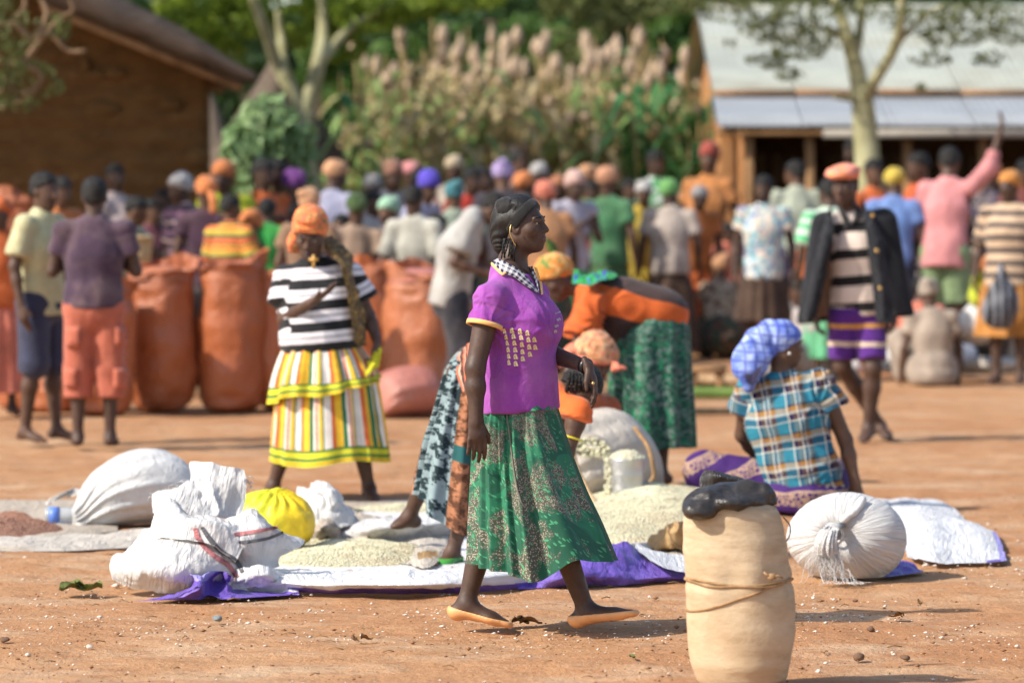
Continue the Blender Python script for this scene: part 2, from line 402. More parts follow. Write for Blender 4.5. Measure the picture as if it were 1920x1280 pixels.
def face_parts(C, f, u, r, parent, q=1.0):     # eyes, brows and lips of the middle-distance faces
    eyes(C, f, u, r, parent, q, 0.0795); L = lambda x, y, z: C + (r * x + f * y + u * z) * q
    for pts in ([(-.019, .0955, -.0562), (0, .1035, -.0545), (.019, .0955, -.0562)], [(-.017, .0935, -.0695), (0, .1010, -.0715), (.017, .0935, -.0695)]):
        V, Q = tube(spline([L(*a) for a in pts], 9), np.array([.004, .006, .007, .0075, .008, .0075, .007, .006, .004]) * q, 7); mk('lip', V, Q, LIP, parent)
    for g in (-1, 1):
        V, Q = tube([L(g * .014, .0975, .026), L(g * .030, .0945, .032), L(g * .050, .0790, .028)], [.0036 * q, .004 * q, .0025 * q], 6); mk('eyebrow', V, Q, HAIR, parent)
def uvsphere(c, r, nu=12, nv=8, sc=(1, 1, 1), ax=None):
    th = np.linspace(0, 2 * math.pi, nu, endpoint=False); ph = np.linspace(0.0, math.pi, nv)
    V = np.array([[math.sin(p) * math.cos(t), math.sin(p) * math.sin(t), math.cos(p)] for p in ph for t in th]) * np.asarray(sc) * r
    if ax is not None: V = V @ np.asarray(ax)
    Q = [(j * nu + i, (j + 1) * nu + i, (j + 1) * nu + (i + 1) % nu, j * nu + (i + 1) % nu) for j in range(nv - 1) for i in range(nu)]
    return V + np.asarray(c, float), Q
def foot_prims(an, toe, s=1.0, up=None):
    d = nrm(toe - an); d2 = nrm(A(d[0], d[1], d[2])); side = nrm(np.cross(d2, A(0, 0, 1))); heel = an - nrm(A(d[0], d[1], 0)) * 0.035 * s - A(0, 0, 0.030 * s)
    ball = an * 0.35 + toe * 0.65 + A(0, 0, -0.006 * s); up = np.cross(side, d2)
    return [c_(an, heel, 0.033 * s, 0.028 * s, 0.03), c_(heel, ball, 0.027 * s, 0.034 * s, 0.03, (up, 1.6)),
            c_(an + d * 0.02, ball, 0.033 * s, 0.028 * s, 0.03, (up, 1.3)), c_(ball, toe, 0.036 * s, 0.026 * s, 0.02, (up, 1.9))]
def body_prims(J, s, f, r, hf, hu, fine, hands=None, hq=None, nose=1.0, feet=True, thin=1.0):
    u = nrm(J['nk'] - J['pv']); P = []
    P.append(c_(J['pv'], J['ch'], 0.135 * s * thin, 0.15 * s * thin, 0.06, (f, 1.45)))
    P.append(c_(J['ch'], J['nk'] - u * 0.05 * s, 0.15 * s * thin, 0.08 * s, 0.05, (f, 1.4)))
    P.append(c_(J['nk'] - u * 0.05 * s, J['hd'] - hf * 0.02 * s - hu * 0.03 * s, 0.056 * s, 0.049 * s, 0.03))
    hr = np.cross(hf, hu)
    P += head_prims(J['hd'], hf, hu, hr, hq or s, fine, nose)
    for S in 'RL':
        P.append(c_(J['nk'] - u * 0.06 * s, J['sh' + S], 0.042 * s, 0.042 * s, 0.04))
        sh, el, wr = J['sh' + S], J['el' + S], J['wr' + S]
        P.append(c_(sh, sh * .75 + el * .25, 0.043 * s, 0.048 * s, 0.03)); P.append(c_(sh * .75 + el * .25, el, 0.048 * s, 0.037 * s, 0.02)); P.append(c_(el, el * 0.65 + wr * 0.35, 0.036 * s, 0.036 * s, 0.02)); P.append(c_(el * 0.65 + wr * 0.35, wr, 0.036 * s, 0.0245 * s, 0.02))
        h = (hands or {}).get(S)
        if h is None:
            d = nrm(wr - el); sg = 1 if S == 'R' else -1; h = (d, -r * sg, f, 0.35)
        P += hand_prims(wr, h[0], h[1], h[2], s, curl=(h[3], h[3] * 1.3, h[3] * 1.1), fine=fine, thumb=(h[4] if len(h) > 4 else 0.0), spread=(h[5] if len(h) > 5 else 0.06))
        hi, kn, an = J['hi' + S], J['kn' + S], J['an' + S]
        P.append(c_(J['pv'], hi, 0.105 * s * thin, 0.08 * s * thin, 0.03, (f, 1.35)))
        P.append(c_(hi, kn, 0.078 * s * thin, 0.053 * s, 0.02)); m = kn * 0.68 + an * 0.32
        back = -f * 0.012 * s
        P.append(c_(kn, m + back, 0.050 * s, 0.052 * s, 0.025)); P.append(c_(m + back, an, 0.052 * s, 0.031 * s, 0.025))
        if feet: P += foot_prims(an, J['to' + S], s)
    return P
def fr_pc(V, J, f, r, u, s, tags=None):
    q = V - J['pv']; pc = np.stack([q @ r, q @ f, q @ u], 1)
    for S in 'RL':                            # sleeves: stripes run around the arm
        a, b = J['sh' + S], J['el' + S]; d = b - a; L = np.linalg.norm(d); d = d / L
        w = V - a; t = w @ d; rad = np.linalg.norm(w - t[:, None] * d, axis=1); sd = 1 if S == 'R' else -1
        far = (q @ r) * sd > np.dot(a - J['pv'], r) * sd - 0.055 * s
        m = (t > 0.03) & (rad < 0.10 * s) & far & (t < L * 1.4)
        pc[m, 2] = np.dot(a - J['pv'], u) - t[m]; pc[m, 0] = (w @ f)[m] + 1.0
    return pc
def folds(V, Q, pc, amp, sc=9.0, st=(1, 1, 0.35), seed=0):
    N = vnormals(V, Q); p = pc * np.asarray(st)
    d = 1 - 2.0 * np.abs(vn(p, sc, seed)); d2 = vn(p, sc * 2.3, seed + 5)
    return V + N * ((d * 0.7 + d2 * 0.4) * amp)[:, None]
def top(par, J, s, f, r, mats, vox, sleeve=0.55, inf=0.012, hem=0.06, bust=0.0, belly=0.0, amp=0.006, name='shirt', seed=0, wide=1.0, flare=0.0, long=0.0, extra=(), cuts=(), sw=0.0, smooth=1, tail=.16, stars=()):
    u = nrm(J['nk'] - J['pv']); k = 0.045; P = []
    P.append(c_(J['pv'] - u * (tail + long) * s, J['pv'], (0.145 + flare) * s * wide + inf, 0.142 * s * wide + inf, k, (f, 1.30)))
    P.append(c_(J['pv'], J['ch'], 0.142 * s * wide + inf, 0.160 * s * wide + inf, k, (f, 1.36)))
    P.append(c_(J['ch'], J['nk'] - u * 0.055 * s, 0.160 * s * wide + inf, 0.085 * s + inf, k, (f, 1.3)))
    ax = np.array([r, f, u])
    if bust:
        for g in (-1, 1): P.append(e_(J['ch'] + r * g * 0.068 * s + f * (0.070 + bust * 0.4) * s - u * 0.02 * s, ax, A(0.070, 0.06 + bust, 0.085) * s, 0.09))
    if belly: P.append(e_(J['pv'] * 0.7 + J['ch'] * 0.3 + f * belly * 0.6, ax, A(0.15 * s * wide, 0.09 * s + belly * 0.6, 0.16 * s), 0.08))
    for S in 'RL':
        sh, el, wr = J['sh' + S], J['el' + S], J['wr' + S]
        P.append(c_(J['nk'] - u * 0.070 * s, sh, 0.046 * s + inf * 0.8, 0.046 * s + inf, 0.04))
        if sleeve > 0:
            P.append(c_(sh, sh + (el - sh) * min(sleeve, 1.0), 0.046 * s + inf, (0.050 + sw) * s + inf * 1.2, 0.03, fe=sleeve <= 1.0))
            if sleeve > 1: P.append(c_(el, el + (wr - el) * (sleeve - 1), 0.045 * s + inf, 0.036 * s + inf, 0.03, fe=True))
    P += list(extra)
    V, Q = solid(P, vox, [(J['pv'] - u * hem * s, -u)] + list(cuts), smooth)
    pc = fr_pc(V, J, f, r, u, s)
    if amp: V = folds(V, Q, pc, amp, 9.0, (1, 1, 0.4), seed)
    for c0, e1, e2, n, am, R, ph in stars:    # folds that fan out from a pull point
        d = V - c0; x = d @ e1; y = d @ e2; rr = np.linalg.norm(d, axis=1); an = np.arctan2(y, x) + 1.5 * vn(V, 5, seed)
        V = V + vnormals(V, Q) * (am * (1 - 2 * np.abs(np.cos(an * n / 2 + ph))) * np.exp(-(rr / R) ** 2) * np.clip(rr / .03, 0, 1))[:, None]
    return mk(name, V, Q, mats, par, pc)
def trousers(par, J, s, f, r, mats, vox, frac=0.5, inf=0.02, amp=0.006, name='trousers', flare=0.012, rise=0.1, seed=0):
    u = nrm(J['nk'] - J['pv']); P = []; P.append(c_(J['pv'] + u * rise * s, J['pv'] - A(0, 0, 0.05), 0.108 * s + inf, 0.128 * s + inf, 0.04, (f, 1.25)))
    for S in 'RL':
        hi, kn, an = J['hi' + S], J['kn' + S], J['an' + S]
        P.append(c_(J['pv'] - A(0, 0, 0.09 * s), hi - A(0, 0, .02), 0.10 * s + inf, 0.085 * s + inf, 0.04))
        if frac <= 1: P.append(c_(hi, hi + (kn - hi) * frac, 0.082 * s + inf, (0.068 + flare) * s + inf, 0.02, fe=True))
        else:
            P.append(c_(hi, kn, 0.082 * s + inf, (0.062 + flare) * s + inf, 0.02)); P.append(c_(kn, kn + (an - kn) * (frac - 1), (0.062 + flare) * s + inf, (0.055 + flare) * s + inf, 0.02, fe=True))
    V, Q = solid(P, vox, [(J['pv'] + u * rise * s, u)], 1); q = V - J['pv']; pc = np.stack([q @ r, q @ f, q[:, 2]], 1)
    V = folds(V, Q, pc, amp, 10, (1, 1, 0.6), seed); return mk(name, V, Q, mats, par, pc)
def skirt(par, rings, mats, nth=120, nt=48, pleat=(14, 0.004, 0.022), seed=0, hemf=None, name='skirt', wob=0.8, fine=0.0, sharp=0.0):
    """rings: list of (centre, a vector, b vector) from waist to hem."""
    C = spline([q[0] for q in rings], nt); a = spline([q[1] for q in rings], nt); b = spline([q[2] for q in rings], nt)
    n, a0, a1 = pleat; rg = np.random.default_rng(seed); ph = rg.uniform(0, 6.28, 4)
    def disp(th, t, P):
        w = th + 0.22 * wob * np.sin(2 * th + ph[0]) + 0.13 * wob * np.sin(3 * th + ph[1] + t * 0.8)
        x = np.cos(n * w + ph[2]); x = np.sign(x) * np.abs(x) ** (1 - sharp * 0.5)
        return (a0 + (a1 - a0) * t) * (x + 0.55 * np.cos((n * 0.5) * w * 1.0 + ph[3] + 1.1 * t) + fine * np.cos(2.5 * n * w + 3 * ph[0]) * (1 - 0.7 * t))
    V, Q, TH, T = loft(list(zip(C, a, b)), nth, disp)
    L = np.linalg.norm(np.diff(C, axis=0), axis=1).sum(); R = np.linalg.norm(a, axis=1).mean()
    if hemf is not None: V[:, 2] += hemf(TH) * T ** 3
    pc = np.stack([TH * R, (1 - T) * L, T], 1)
    V = np.concatenate([V, [C[0]]]); pc = np.concatenate([pc, [pc[0]]]); k = len(V) - 1; nq = [tuple(q) for q in Q] + [(k, (i + 1) % nth, i) for i in range(nth)]
    # inner layer so the cloth has a thickness at the hem
    return mk(name, V, nq, mats, par, pc)
def cap_cut(C, f, u, q, fy=0.075, fz=0.045, by=-0.095, bz=-0.055):
    v = nrm(f * (fy - by) + u * (fz - bz)); n = -(u - v * np.dot(u, v)); return (C + (f * fy + u * fz) * q, nrm(n))
def headscarf(par, C, f, u, mats, vox, q=1.0, style='wrap', inf=0.014, tail=None, seed=0, name='headscarf', bulge=None, amp=0.005, cut=None, vol=None):
    r = np.cross(f, u); ax = np.array([r, f, u]); P = []
    E = lambda x, y, z, rx, ry, rz, k=0.02: P.append(e_(C + (r * x + f * y + u * z) * q, ax, A(rx, ry, rz) * q, k))
    E(0, -0.014, 0.036, 0.076 + inf, 0.094 + inf, 0.082 + inf)
    if style == 'wrap':
        E(0, -0.02, 0.075, 0.066 + inf, 0.08 + inf, 0.06 + inf); E(0, -0.07, 0.03, 0.06, 0.05 + inf, 0.06)
    if style == 'beret': E(0, 0.0, 0.095, 0.105, 0.125, 0.04); E(0, 0.03, 0.085, 0.1, 0.11, 0.035)
    if style == 'cap': E(0, 0.095, 0.045, 0.06, 0.05, 0.01, 0.01)
    for b in (bulge or []): E(*b)
    if vol: P += vol
    if tail is not None:
        pts = [C + (r * t[0] + f * t[1] + u * t[2]) * q for t in tail]
        P2 = [c_(a, b, 0.026 * q, 0.034 * q, 0.02) for a, b in zip(pts, pts[1:])]
    V, Q = solid(P, vox, [cut or cap_cut(C, f, u, q)], 1)
    d = V - C; pc = np.stack([d @ r, d @ f, d @ u], 1)
    V = folds(V, Q, pc, amp * q, 20, (0.5, 1, 1.5), seed); o = mk(name, V, Q, mats, par, pc)
    if tail is not None:
        V, Q = solid(P2, vox, (), 1); d = V - C; pc = np.stack([d @ r, d @ f, d @ u], 1); V = folds(V, Q, pc, amp * q, 24, (1, 1, 0.6), seed + 1)
        mk('scarf_tail', V, Q, mats, o, pc)
    return o
def short_hair(par, C, f, u, vox, q=1.0, inf=0.010, name='hair', cut=None):
    r = np.cross(f, u); ax = np.array([r, f, u])
    V, Q = solid([e_(C + (-f * 0.014 + u * 0.034) * q, ax, A(0.075 + inf, 0.092 + inf, 0.081 + inf) * q, 0.02), e_(C + (-f * 0.05 - u * 0.02) * q, ax, A(0.066, 0.05, 0.05) * q, 0.03)],
                 vox, [cut or cap_cut(C, f, u, q, 0.07, 0.058, -0.085, -0.06)], 1)
    d = V - C; pc = np.stack([d @ r, d @ f, d @ u], 1); N = vnormals(V, Q); V = V + N * (vn(V, 90, 3) * 0.004 * q)[:, None]
    return mk(name, V, Q, HAIR, par, pc)
# ---------------------------------------------------------------- the setting: ground
def ground_mat():
    b = NB('red_soil'); v = b.obj(); c1, c2, c3 = (0.40, 0.188, 0.083), (0.475, 0.26, 0.130), (0.56, 0.40, 0.26)
    st = b.scale(v, (0.55, 1.0, 1.0))
    c = b.mix(b.ramp(b.noise(st, 0.55, 5, 0.6), [(0.35, 0), (0.65, 1)]), c1, c2)
    c = b.mix(b.math('MULTIPLY', b.ramp(b.noise(st, 2.6, 6, 0.65), [(0.48, 0), (0.72, 1)]), 0.85), c, c3)
    c = b.mix(b.math('MULTIPLY', b.ramp(b.noise(b.scale(v, (0.6, 1, 1)), 14, 5, 0.7), [(0.52, 0), (0.68, 1)]), 0.55), c, (0.25, 0.105, 0.05))
    c = b.mix(b.math('MULTIPLY', b.ramp(b.noise(v, 60, 3, 0.7), [(0.55, 0), (0.75, 1)]), 0.5), c, (0.62, 0.47, 0.34))
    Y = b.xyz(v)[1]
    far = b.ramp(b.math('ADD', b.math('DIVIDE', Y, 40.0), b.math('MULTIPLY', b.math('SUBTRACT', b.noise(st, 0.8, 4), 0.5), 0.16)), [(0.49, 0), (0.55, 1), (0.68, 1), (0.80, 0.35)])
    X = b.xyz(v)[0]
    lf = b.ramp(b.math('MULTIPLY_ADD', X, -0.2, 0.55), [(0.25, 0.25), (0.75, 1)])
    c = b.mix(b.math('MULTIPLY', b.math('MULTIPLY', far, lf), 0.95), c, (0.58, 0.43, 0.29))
    h = b.math('ADD', b.math('MULTIPLY', b.noise(v, 5, 6, 0.68), 1.0), b.math('MULTIPLY', b.noise(v, 38, 5, 0.75), 0.36))
    return b.fin(c, 0.95, h, 0.75, 0.05, 0.15)
def build_ground():
    # fine sheet where the photograph looks, one coarse skirt out to the horizon in the same mesh
    ys = np.concatenate([np.linspace(-60, 9.5, 6), np.linspace(10.2, 22, 330), np.geomspace(22.1, 60, 110), np.array([80, 120, 250, 600])])
    xs0 = np.concatenate([[-1.0], np.linspace(-0.155, 0.155, 260), [1.0]])
    V = []
    for y in ys:
        w = max(y, 12.0)
        x = xs0 * w; x[0] = -max(60, w * 1.5); x[-1] = max(60, w * 1.5)
        V.append(np.stack([x, np.full_like(x, y), np.zeros_like(x)], 1))
    V = np.concatenate(V); m = (V[:, 1] > 10) & (V[:, 1] < 45) & (np.abs(V[:, 0]) < 8)
    z = np.zeros(len(V)); p = V.copy(); p[:, 0] *= 0.6
    z[m] = 0.012 * fbm(p[m], 1.6, 1, 3) + 0.0062 * fbm(p[m], 8, 4, 3) + 0.006 * np.maximum(vn(p[m], 14, 9) - 0.35, 0)
    z[m] -= 0.010
    V[:, 2] = z
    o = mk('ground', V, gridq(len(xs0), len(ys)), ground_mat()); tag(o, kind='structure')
build_ground()
# ---------------------------------------------------------------- leaves, trees
def leaf_mat(name, cols, rough=0.6, tr=0.25):
    b = NB(name); v = b.obj(); c = b.ramp(b.noise(v, 2.1, 3, 0.6), [(0.28, cols[0]), (0.5, cols[1]), (0.72, cols[2])])
    c = b.mix(b.ramp(b.noise(v, 37, 1), [(0.5, 0), (0.7, 0.6)]), c, cols[2])
    b.fin(c, rough, None, spec=0.35)
    tn = b.n('ShaderNodeBsdfTranslucent'); b.put(tn.inputs[0], c); mx = b.n('ShaderNodeMixShader'); mx.inputs[0].default_value = tr
    b.t.links.new(b.b.outputs[0], mx.inputs[1]); b.t.links.new(tn.outputs[0], mx.inputs[2]); b.t.links.new(mx.outputs[0], b.out.inputs[0]); return b.m
L_DARK = leaf_mat('leaf_dark', [(0.012, 0.035, 0.010), (0.025, 0.065, 0.014), (0.05, 0.10, 0.02)])
L_MID = leaf_mat('leaf_mid', [(0.03, 0.08, 0.014), (0.06, 0.13, 0.02), (0.11, 0.18, 0.03)])
L_LIME = leaf_mat('leaf_lime', [(0.10, 0.16, 0.015), (0.19, 0.27, 0.025), (0.28, 0.36, 0.045)], tr=0.42)
L_OLIVE = leaf_mat('leaf_olive', [(0.06, 0.075, 0.022), (0.11, 0.13, 0.035), (0.17, 0.18, 0.06)], tr=0.3)
L_PALE = leaf_mat('leaf_pale', [(0.10, 0.19, 0.07), (0.20, 0.32, 0.13), (0.36, 0.48, 0.25)])
def leaves(name, clumps, n, size, mat, parent, seed=0, droop=0.0):
    rg = np.random.default_rng(seed); cs = np.array([c[0] for c in clumps]); rs = np.array([c[1] for c in clumps], float)
    w = np.prod(rs, 1) ** 0.66; k = rg.choice(len(clumps), n, p=w / w.sum())
    d = rg.normal(size=(n, 3)); d /= np.linalg.norm(d, axis=1)[:, None]; rr = rg.uniform(0.35, 1.0, n) ** 0.5
    P = cs[k] + d * rr[:, None] * rs[k]
    g = vn(P, 1.7 / max(rs.mean(), 0.2), seed + 2) > -0.28; P = P[g]; d = d[g]; n = len(P)
    a = rg.normal(size=(n, 3)); a[:, 2] -= droop; a /= np.linalg.norm(a, axis=1)[:, None]
    nn = d * 0.7 + rg.normal(size=(n, 3)) * 0.7; b = np.cross(nn, a); b /= np.linalg.norm(b, axis=1)[:, None] + 1e-9
    s = size * rg.uniform(0.6, 1.35, n)[:, None]; c = np.cross(a, b) * s * 0.18
    V = np.stack([P - a * s, P + b * s * 0.45 + c, P + a * s, P - b * s * 0.45 + c], 1).reshape(-1, 3)
    return tag(mk(name, V, np.arange(n * 4).reshape(-1, 4), mat, parent, None, False), kind='stuff')
def bark(name, a, b_):
    b = NB(name); v = b.obj(); c = b.mix(b.ramp(b.noise(b.scale(v, (1, 1, 0.3)), 6, 4, 0.6), [(0.35, 0), (0.65, 1)]), a, b_)
    return b.fin(c, 0.85, b.noise(b.scale(v, (1, 1, 0.25)), 25, 4, 0.7), 0.6, 0.03, 0.2)
BARK_P = bark('bark_yellow_green', (0.27, 0.25, 0.12), (0.42, 0.40, 0.24)); BARK_B = bark('bark_brown', (0.16, 0.10, 0.055), (0.30, 0.20, 0.12))
BARK_D = bark('bark_dark', (0.06, 0.045, 0.03), (0.12, 0.09, 0.06))
def limbs(par, D, lines, mat, name='trunk'):
    m = MB()
    for pts in lines:                         # (px, py, radius in m, depth offset)
        P = spline([PX(p[0], p[1], D + (p[3] if len(p) > 3 else 0)) for p in pts], 6 * len(pts)); R = spline([[p[2]] for p in pts], 6 * len(pts))[:, 0]
        P = P + np.stack([vn(P, 2, 5), vn(P, 2, 6), vn(P, 2, 7)], 1) * R[:, None] * 0.5
        m.tube(P, np.maximum(R, 0.004), 10)
    return m.build(name, mat, par)
def clump_px(D, lst): return [(PX(x, y, D + dd), A(rx, ry, rz)) for x, y, dd, rx, ry, rz in lst]
def tree(label, D, base_px, lines, clumps, n, size, lm, bm, seed, group=None, droop=0.2, name='tree'):
    t = thing(name, label, 'tree', (PX(base_px, 400, D)[0], D, 0), group)
    limbs(t, D, lines, bm); leaves('crown', clump_px(D, clumps), n, size, lm, t, seed, droop); return t
def gy(D): return HY + FPX * CAMH / D
# fork tree with pale bark, left of centre
D = 40.0
tree('pale barked tree forking into a V behind the crowd beside the thatched hut', D, 575, [
    [(578, gy(D), .16), (577, 420, .14), (576, 300, .125), (574, 215, .12)],
    [(574, 225, .105), (545, 175, .085), (520, 120, .07), (497, 55, .055, -.3), (470, -10, .04, -.5)],
    [(545, 178, .06), (530, 120, .055), (524, 70, .045, .3), (520, 20, .03, .3)],
    [(574, 225, .10), (592, 165, .085), (598, 110, .075), (605, 60, .06, .2), (600, -20, .04, .3)],
    [(600, 118, .06), (632, 80, .05, .2), (668, 45, .045, .4), (720, 15, .03, .6), (760, -20, .02, .8)]], [
    (380, 15, .9, .55, .5, .3), (450, 50, 1.0, .5, .5, .28), (520, 5, .9, .6, .6, .25), (570, 60, 1.0, .45, .5, .2), (640, 20, .9, .5, .6, .22), (330, 70, .9, .4, .4, .22), (420, 95, 1.1, .35, .4, .16), 
    (690, 25, .4, .55, .6, .2), (640, 90, .6, .3, .4, .15), (350, 50, .4, .3, .4, .2), (560, -90, .8, 1.6, 1.0, .3), (760, 10, .6, .45, .6, .15), (850, -10, .8, .6, .6, .2)],
    9500, .055, L_LIME, BARK_P, 3)
# acacia in front of the tin roof
D = 36.0
tree('slender pale acacia with lacy crown in front of the tin roofed building', D, 1630, [
    [(1645, gy(D), .16), (1640, 420, .145), (1632, 300, .12), (1622, 220, .11), (1612, 170, .10)],
    [(1612, 175, .085), (1598, 110, .075), (1585, 60, .06), (1568, 0, .05, .2), (1560, -40, .04, .2)],
    [(1600, 120, .05), (1612, 60, .045, .2), (1618, -10, .035, .3)],
    [(1618, 195, .06), (1645, 150, .055, -.2), (1672, 100, .05, -.3), (1688, 50, .045, -.4), (1695, -20, .035, -.5)],
    [(1676, 90, .03, -.3), (1720, 40, .022, -.4), (1770, 10, .016, -.5)],
    [(1590, 85, .028, .1), (1555, 60, .02, 0), (1520, 45, .014, -.2)],
    [(1608, 190, .03, 0), (1585, 187, .026, -.1), (1562, 181, .018, -.2)]], [
    (1400, 20, 0, .45, .5, .16), (1460, 60, .2, .4, .4, .13), (1520, 25, -.3, .4, .5, .16), (1440, 115, .2, .22, .3, .09), (1500, 95, -.1, .28, .3, .10), (1560, 70, 0, .25, .3, .11),
    (1340, 5, .3, .4, .5, .10), (1720, 40, -.3, .4, .5, .13), (1780, 70, -.3, .34, .4, .10), (1840, 30, -.5, .45, .5, .15), (1900, 60, -.4, .35, .4, .13), (1640, 15, 0, .35, .4, .10),
    (1745, 110, -.2, .22, .3, .08), (1860, 110, -.4, .2, .3, .07), (1600, -60, 0, 1.9, 1.4, .22), (1480, 140, 0, .14, .2, .06), (1725, 165, -.2, .1, .2, .06), (1380, 80, .2, .15, .2, .06), (1250, 10, .4, .5, .5, .10)],
    7200, .034, L_OLIVE, BARK_P, 5, droop=0.4)
# twisted branches at the top left corner and the crown that shades the mud wall
D = 30.0
tree('thorny tree with twisted brown branches hanging in at the top left corner', D, -420, [
    [(-900, gy(D), .22), (-880, 420, .2), (-850, 200, .19), (-760, 60, .16), (-560, 10, .13), (-250, 40, .10), (-60, 70, .07)],
    [(-60, 70, .06), (20, 45, .032), (60, 75, .026), (85, 30, .022), (75, 0, .018)], [(-60, 70, .05), (30, 120, .03), (85, 65, .024), (125, 95, .02), (160, 95, .014)],
    [(40, 115, .022), (75, 140, .018), (60, 175, .014), (0, 205, .012)], [(85, 65, .02), (110, 35, .017), (135, 20, .014), (120, -20, .012)],
    [(-60, 70, .04), (0, 150, .026), (45, 175, .018), (80, 150, .014)], [(20, 45, .02), (45, 10, .018), (30, -30, .014)], [(-40, 190, .02), (10, 165, .016), (30, 130, .012)]], [
    (20, 60, 0, .26, .4, .18), (70, 150, .2, .2, .3, .16), (30, 190, 0, .2, .3, .09), (0, 120, -.2, .25, .3, .2), (100, 50, .1, .16, .3, .11), (-60, 20, 0, .4, .5, .3), (110, 165, .2, .05, .1, .05),
    ], 2100, .03, L_OLIVE, BARK_B, 8)
def far_tree(label, px, top, D, w, mat, seed, n=5200, size=.085, group='trees behind the market', trunk=BARK_D, depth=1.0):
    rg = random.Random(seed); cl = []; s = FPX / D; ground = gy(D); hh = (ground - top)
    for i in range(26):
        a = rg.uniform(0, 6.28); fy = rg.uniform(0.02, .78); wr = w * (0.5 + 0.5 * math.sin(min(1, fy * 1.4 + .2) * 2.4)) * rg.uniform(.3, 1)
        cl.append((px + math.cos(a) * wr * .8, top + hh * (fy * .8 + .06), math.sin(a) * wr / s * depth, *(A(1, 1, .8) * rg.uniform(.28, .55) * w / s * .75)))
    tree(label, D, px, [[(px, ground, .2), (px + 5, top + hh * .6, .15), (px - 8, top + hh * .25, .08)]], cl, n, size, mat, trunk, seed, group)
for a in [('dark broad tree rising behind the ridge of the mud building', 330, -60, 50, 150, L_DARK, 21), ('mid green tree between the hut and the sorghum', 600, 40, 47, 85, L_MID, 22), ('mid green tree behind the left part of the sorghum stand', 760, -90, 52, 150, L_MID, 23),
          ('very dark tree behind the middle of the sorghum stand', 930, -130, 58, 150, L_DARK, 24), ('olive tree over the right part of the sorghum stand', 1130, -80, 51, 175, L_OLIVE, 25), ('mid green tree next to the tin roof edge', 1290, -20, 50, 85, L_MID, 26),
          ('dark tree far left beyond the mud building', 150, -90, 60, 140, L_DARK, 27), ('dark tree low behind the hut', 470, 0, 58, 130, L_DARK, 28), ('mid green low tree far behind the sorghum at the middle', 1000, -30, 54, 170, L_MID, 29),
          ('dark tree far behind the tin roof', 1500, -60, 66, 190, L_DARK, 30), ('dark low tree behind the sorghum right of the fork tree', 680, 20, 62, 120, L_DARK, 31), ('dark tree far behind at the right end', 1800, -60, 68, 200, L_DARK, 32), ('dark low tree behind the sorghum at the right', 1190, 60, 60, 130, L_DARK, 33)]:
    far_tree(*a)
def wood_mass():
    rg = random.Random(9); cl = []
    for i in range(150):
        x = rg.uniform(-17, 17); cl.append((A(x, rg.uniform(72, 84), rg.uniform(1.0, 10.5)), A(2.3, 1.8, 1.5) * rg.uniform(.7, 1.3)))
    o = leaves('wood', cl, 42000, .30, L_DARK, None, 91, .2); tag(o, 'dark mass of woodland far behind the sorghum and the huts', 'woodland', None, 'stuff')
wood_mass()
# big crown out of frame at the left whose shade lies on the mud wall
def shade_tree():
    t = thing('tree', 'large spreading tree left of the mud building, out of the picture', 'tree', (-9.6, 33.0, 0), None)
    m = MB(); m.tube([A(-9.6, 33, 0), A(-9.5, 33, 2.5), A(-9.4, 32.8, 4.6)], [.3, .25, .15], 10); m.build('trunk', BARK_D, t)
    rg = random.Random(4); cl = []
    for i in range(40):
        a = rg.uniform(0, 6.28); r = rg.uniform(0, 1) ** .5
        cl.append((A(-9.3 + math.cos(a) * r * 2.6, 32.6 + math.sin(a) * r * 1.6, 5.2 + rg.uniform(-.9, 1.7)), A(.95, .9, .6) * rg.uniform(.8, 1.2)))
    leaves('crown', cl, 9000, .12, L_MID, t, 77, .1)
shade_tree()
# pale leaved bush in front of the hut
D = 31.7
tree('pale green leafy bush growing in front of the thatched hut', D, 505, [[(505, gy(D), .05), (500, 400, .04), (505, 280, .025)], [(503, 380, .03), (470, 300, .02), (450, 260, .012)], [(503, 360, .03), (540, 290, .02), (560, 250, .012)]],
     [(500, 240, 0, .28, .3, .22), (460, 270, -.1, .2, .3, .2), (545, 260, .1, .22, .3, .2), (505, 205, 0, .2, .25, .12), (530, 225, .1, .18, .2, .14), (450, 300, 0, .2, .2, .2), (550, 310, 0, .2, .2, .2), (500, 310, 0, .3, .3, .25), (500, 360, 0, .3, .3, .2)], 1250, .075, L_PALE, BARK_B, 41, name='bush')
# ---------------------------------------------------------------- mud building, left
def mud_mat(name, a, c_2):
    b = NB(name); v = b.obj(); c = b.mix(b.ramp(b.noise(b.scale(v, (1, 1, 2.2)), 3.2, 5, 0.65), [(0.35, 0), (0.65, 1)]), a, c_2)
    c = b.mix(b.ramp(b.noise(v, 9, 3), [(0.6, 0), (0.75, 0.3)]), c, (0.30, 0.18, 0.09))
    return b.fin(c, 0.95, b.noise(v, 14, 5, 0.7), 0.8, 0.06, 0.1)
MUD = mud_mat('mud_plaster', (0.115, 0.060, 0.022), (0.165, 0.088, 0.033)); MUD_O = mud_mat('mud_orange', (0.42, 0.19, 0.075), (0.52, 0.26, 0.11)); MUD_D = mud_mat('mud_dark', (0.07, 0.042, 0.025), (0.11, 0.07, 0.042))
THATCH = (lambda b: b.fin(b.mix(b.ramp(b.noise(b.scale(b.obj(), (1, 1, 6)), 8, 4, 0.7), [(0.3, 0), (0.7, 1)]), (0.22, 0.17, 0.13), (0.38, 0.30, 0.24)), 0.95, b.noise(b.scale(b.obj(), (14, 14, 2)), 9, 3, 0.7), 1.0, 0.06, 0.1))(NB('thatch_grey'))
WOOD = bark('pole_wood', (0.20, 0.11, 0.05), (0.34, 0.20, 0.10))
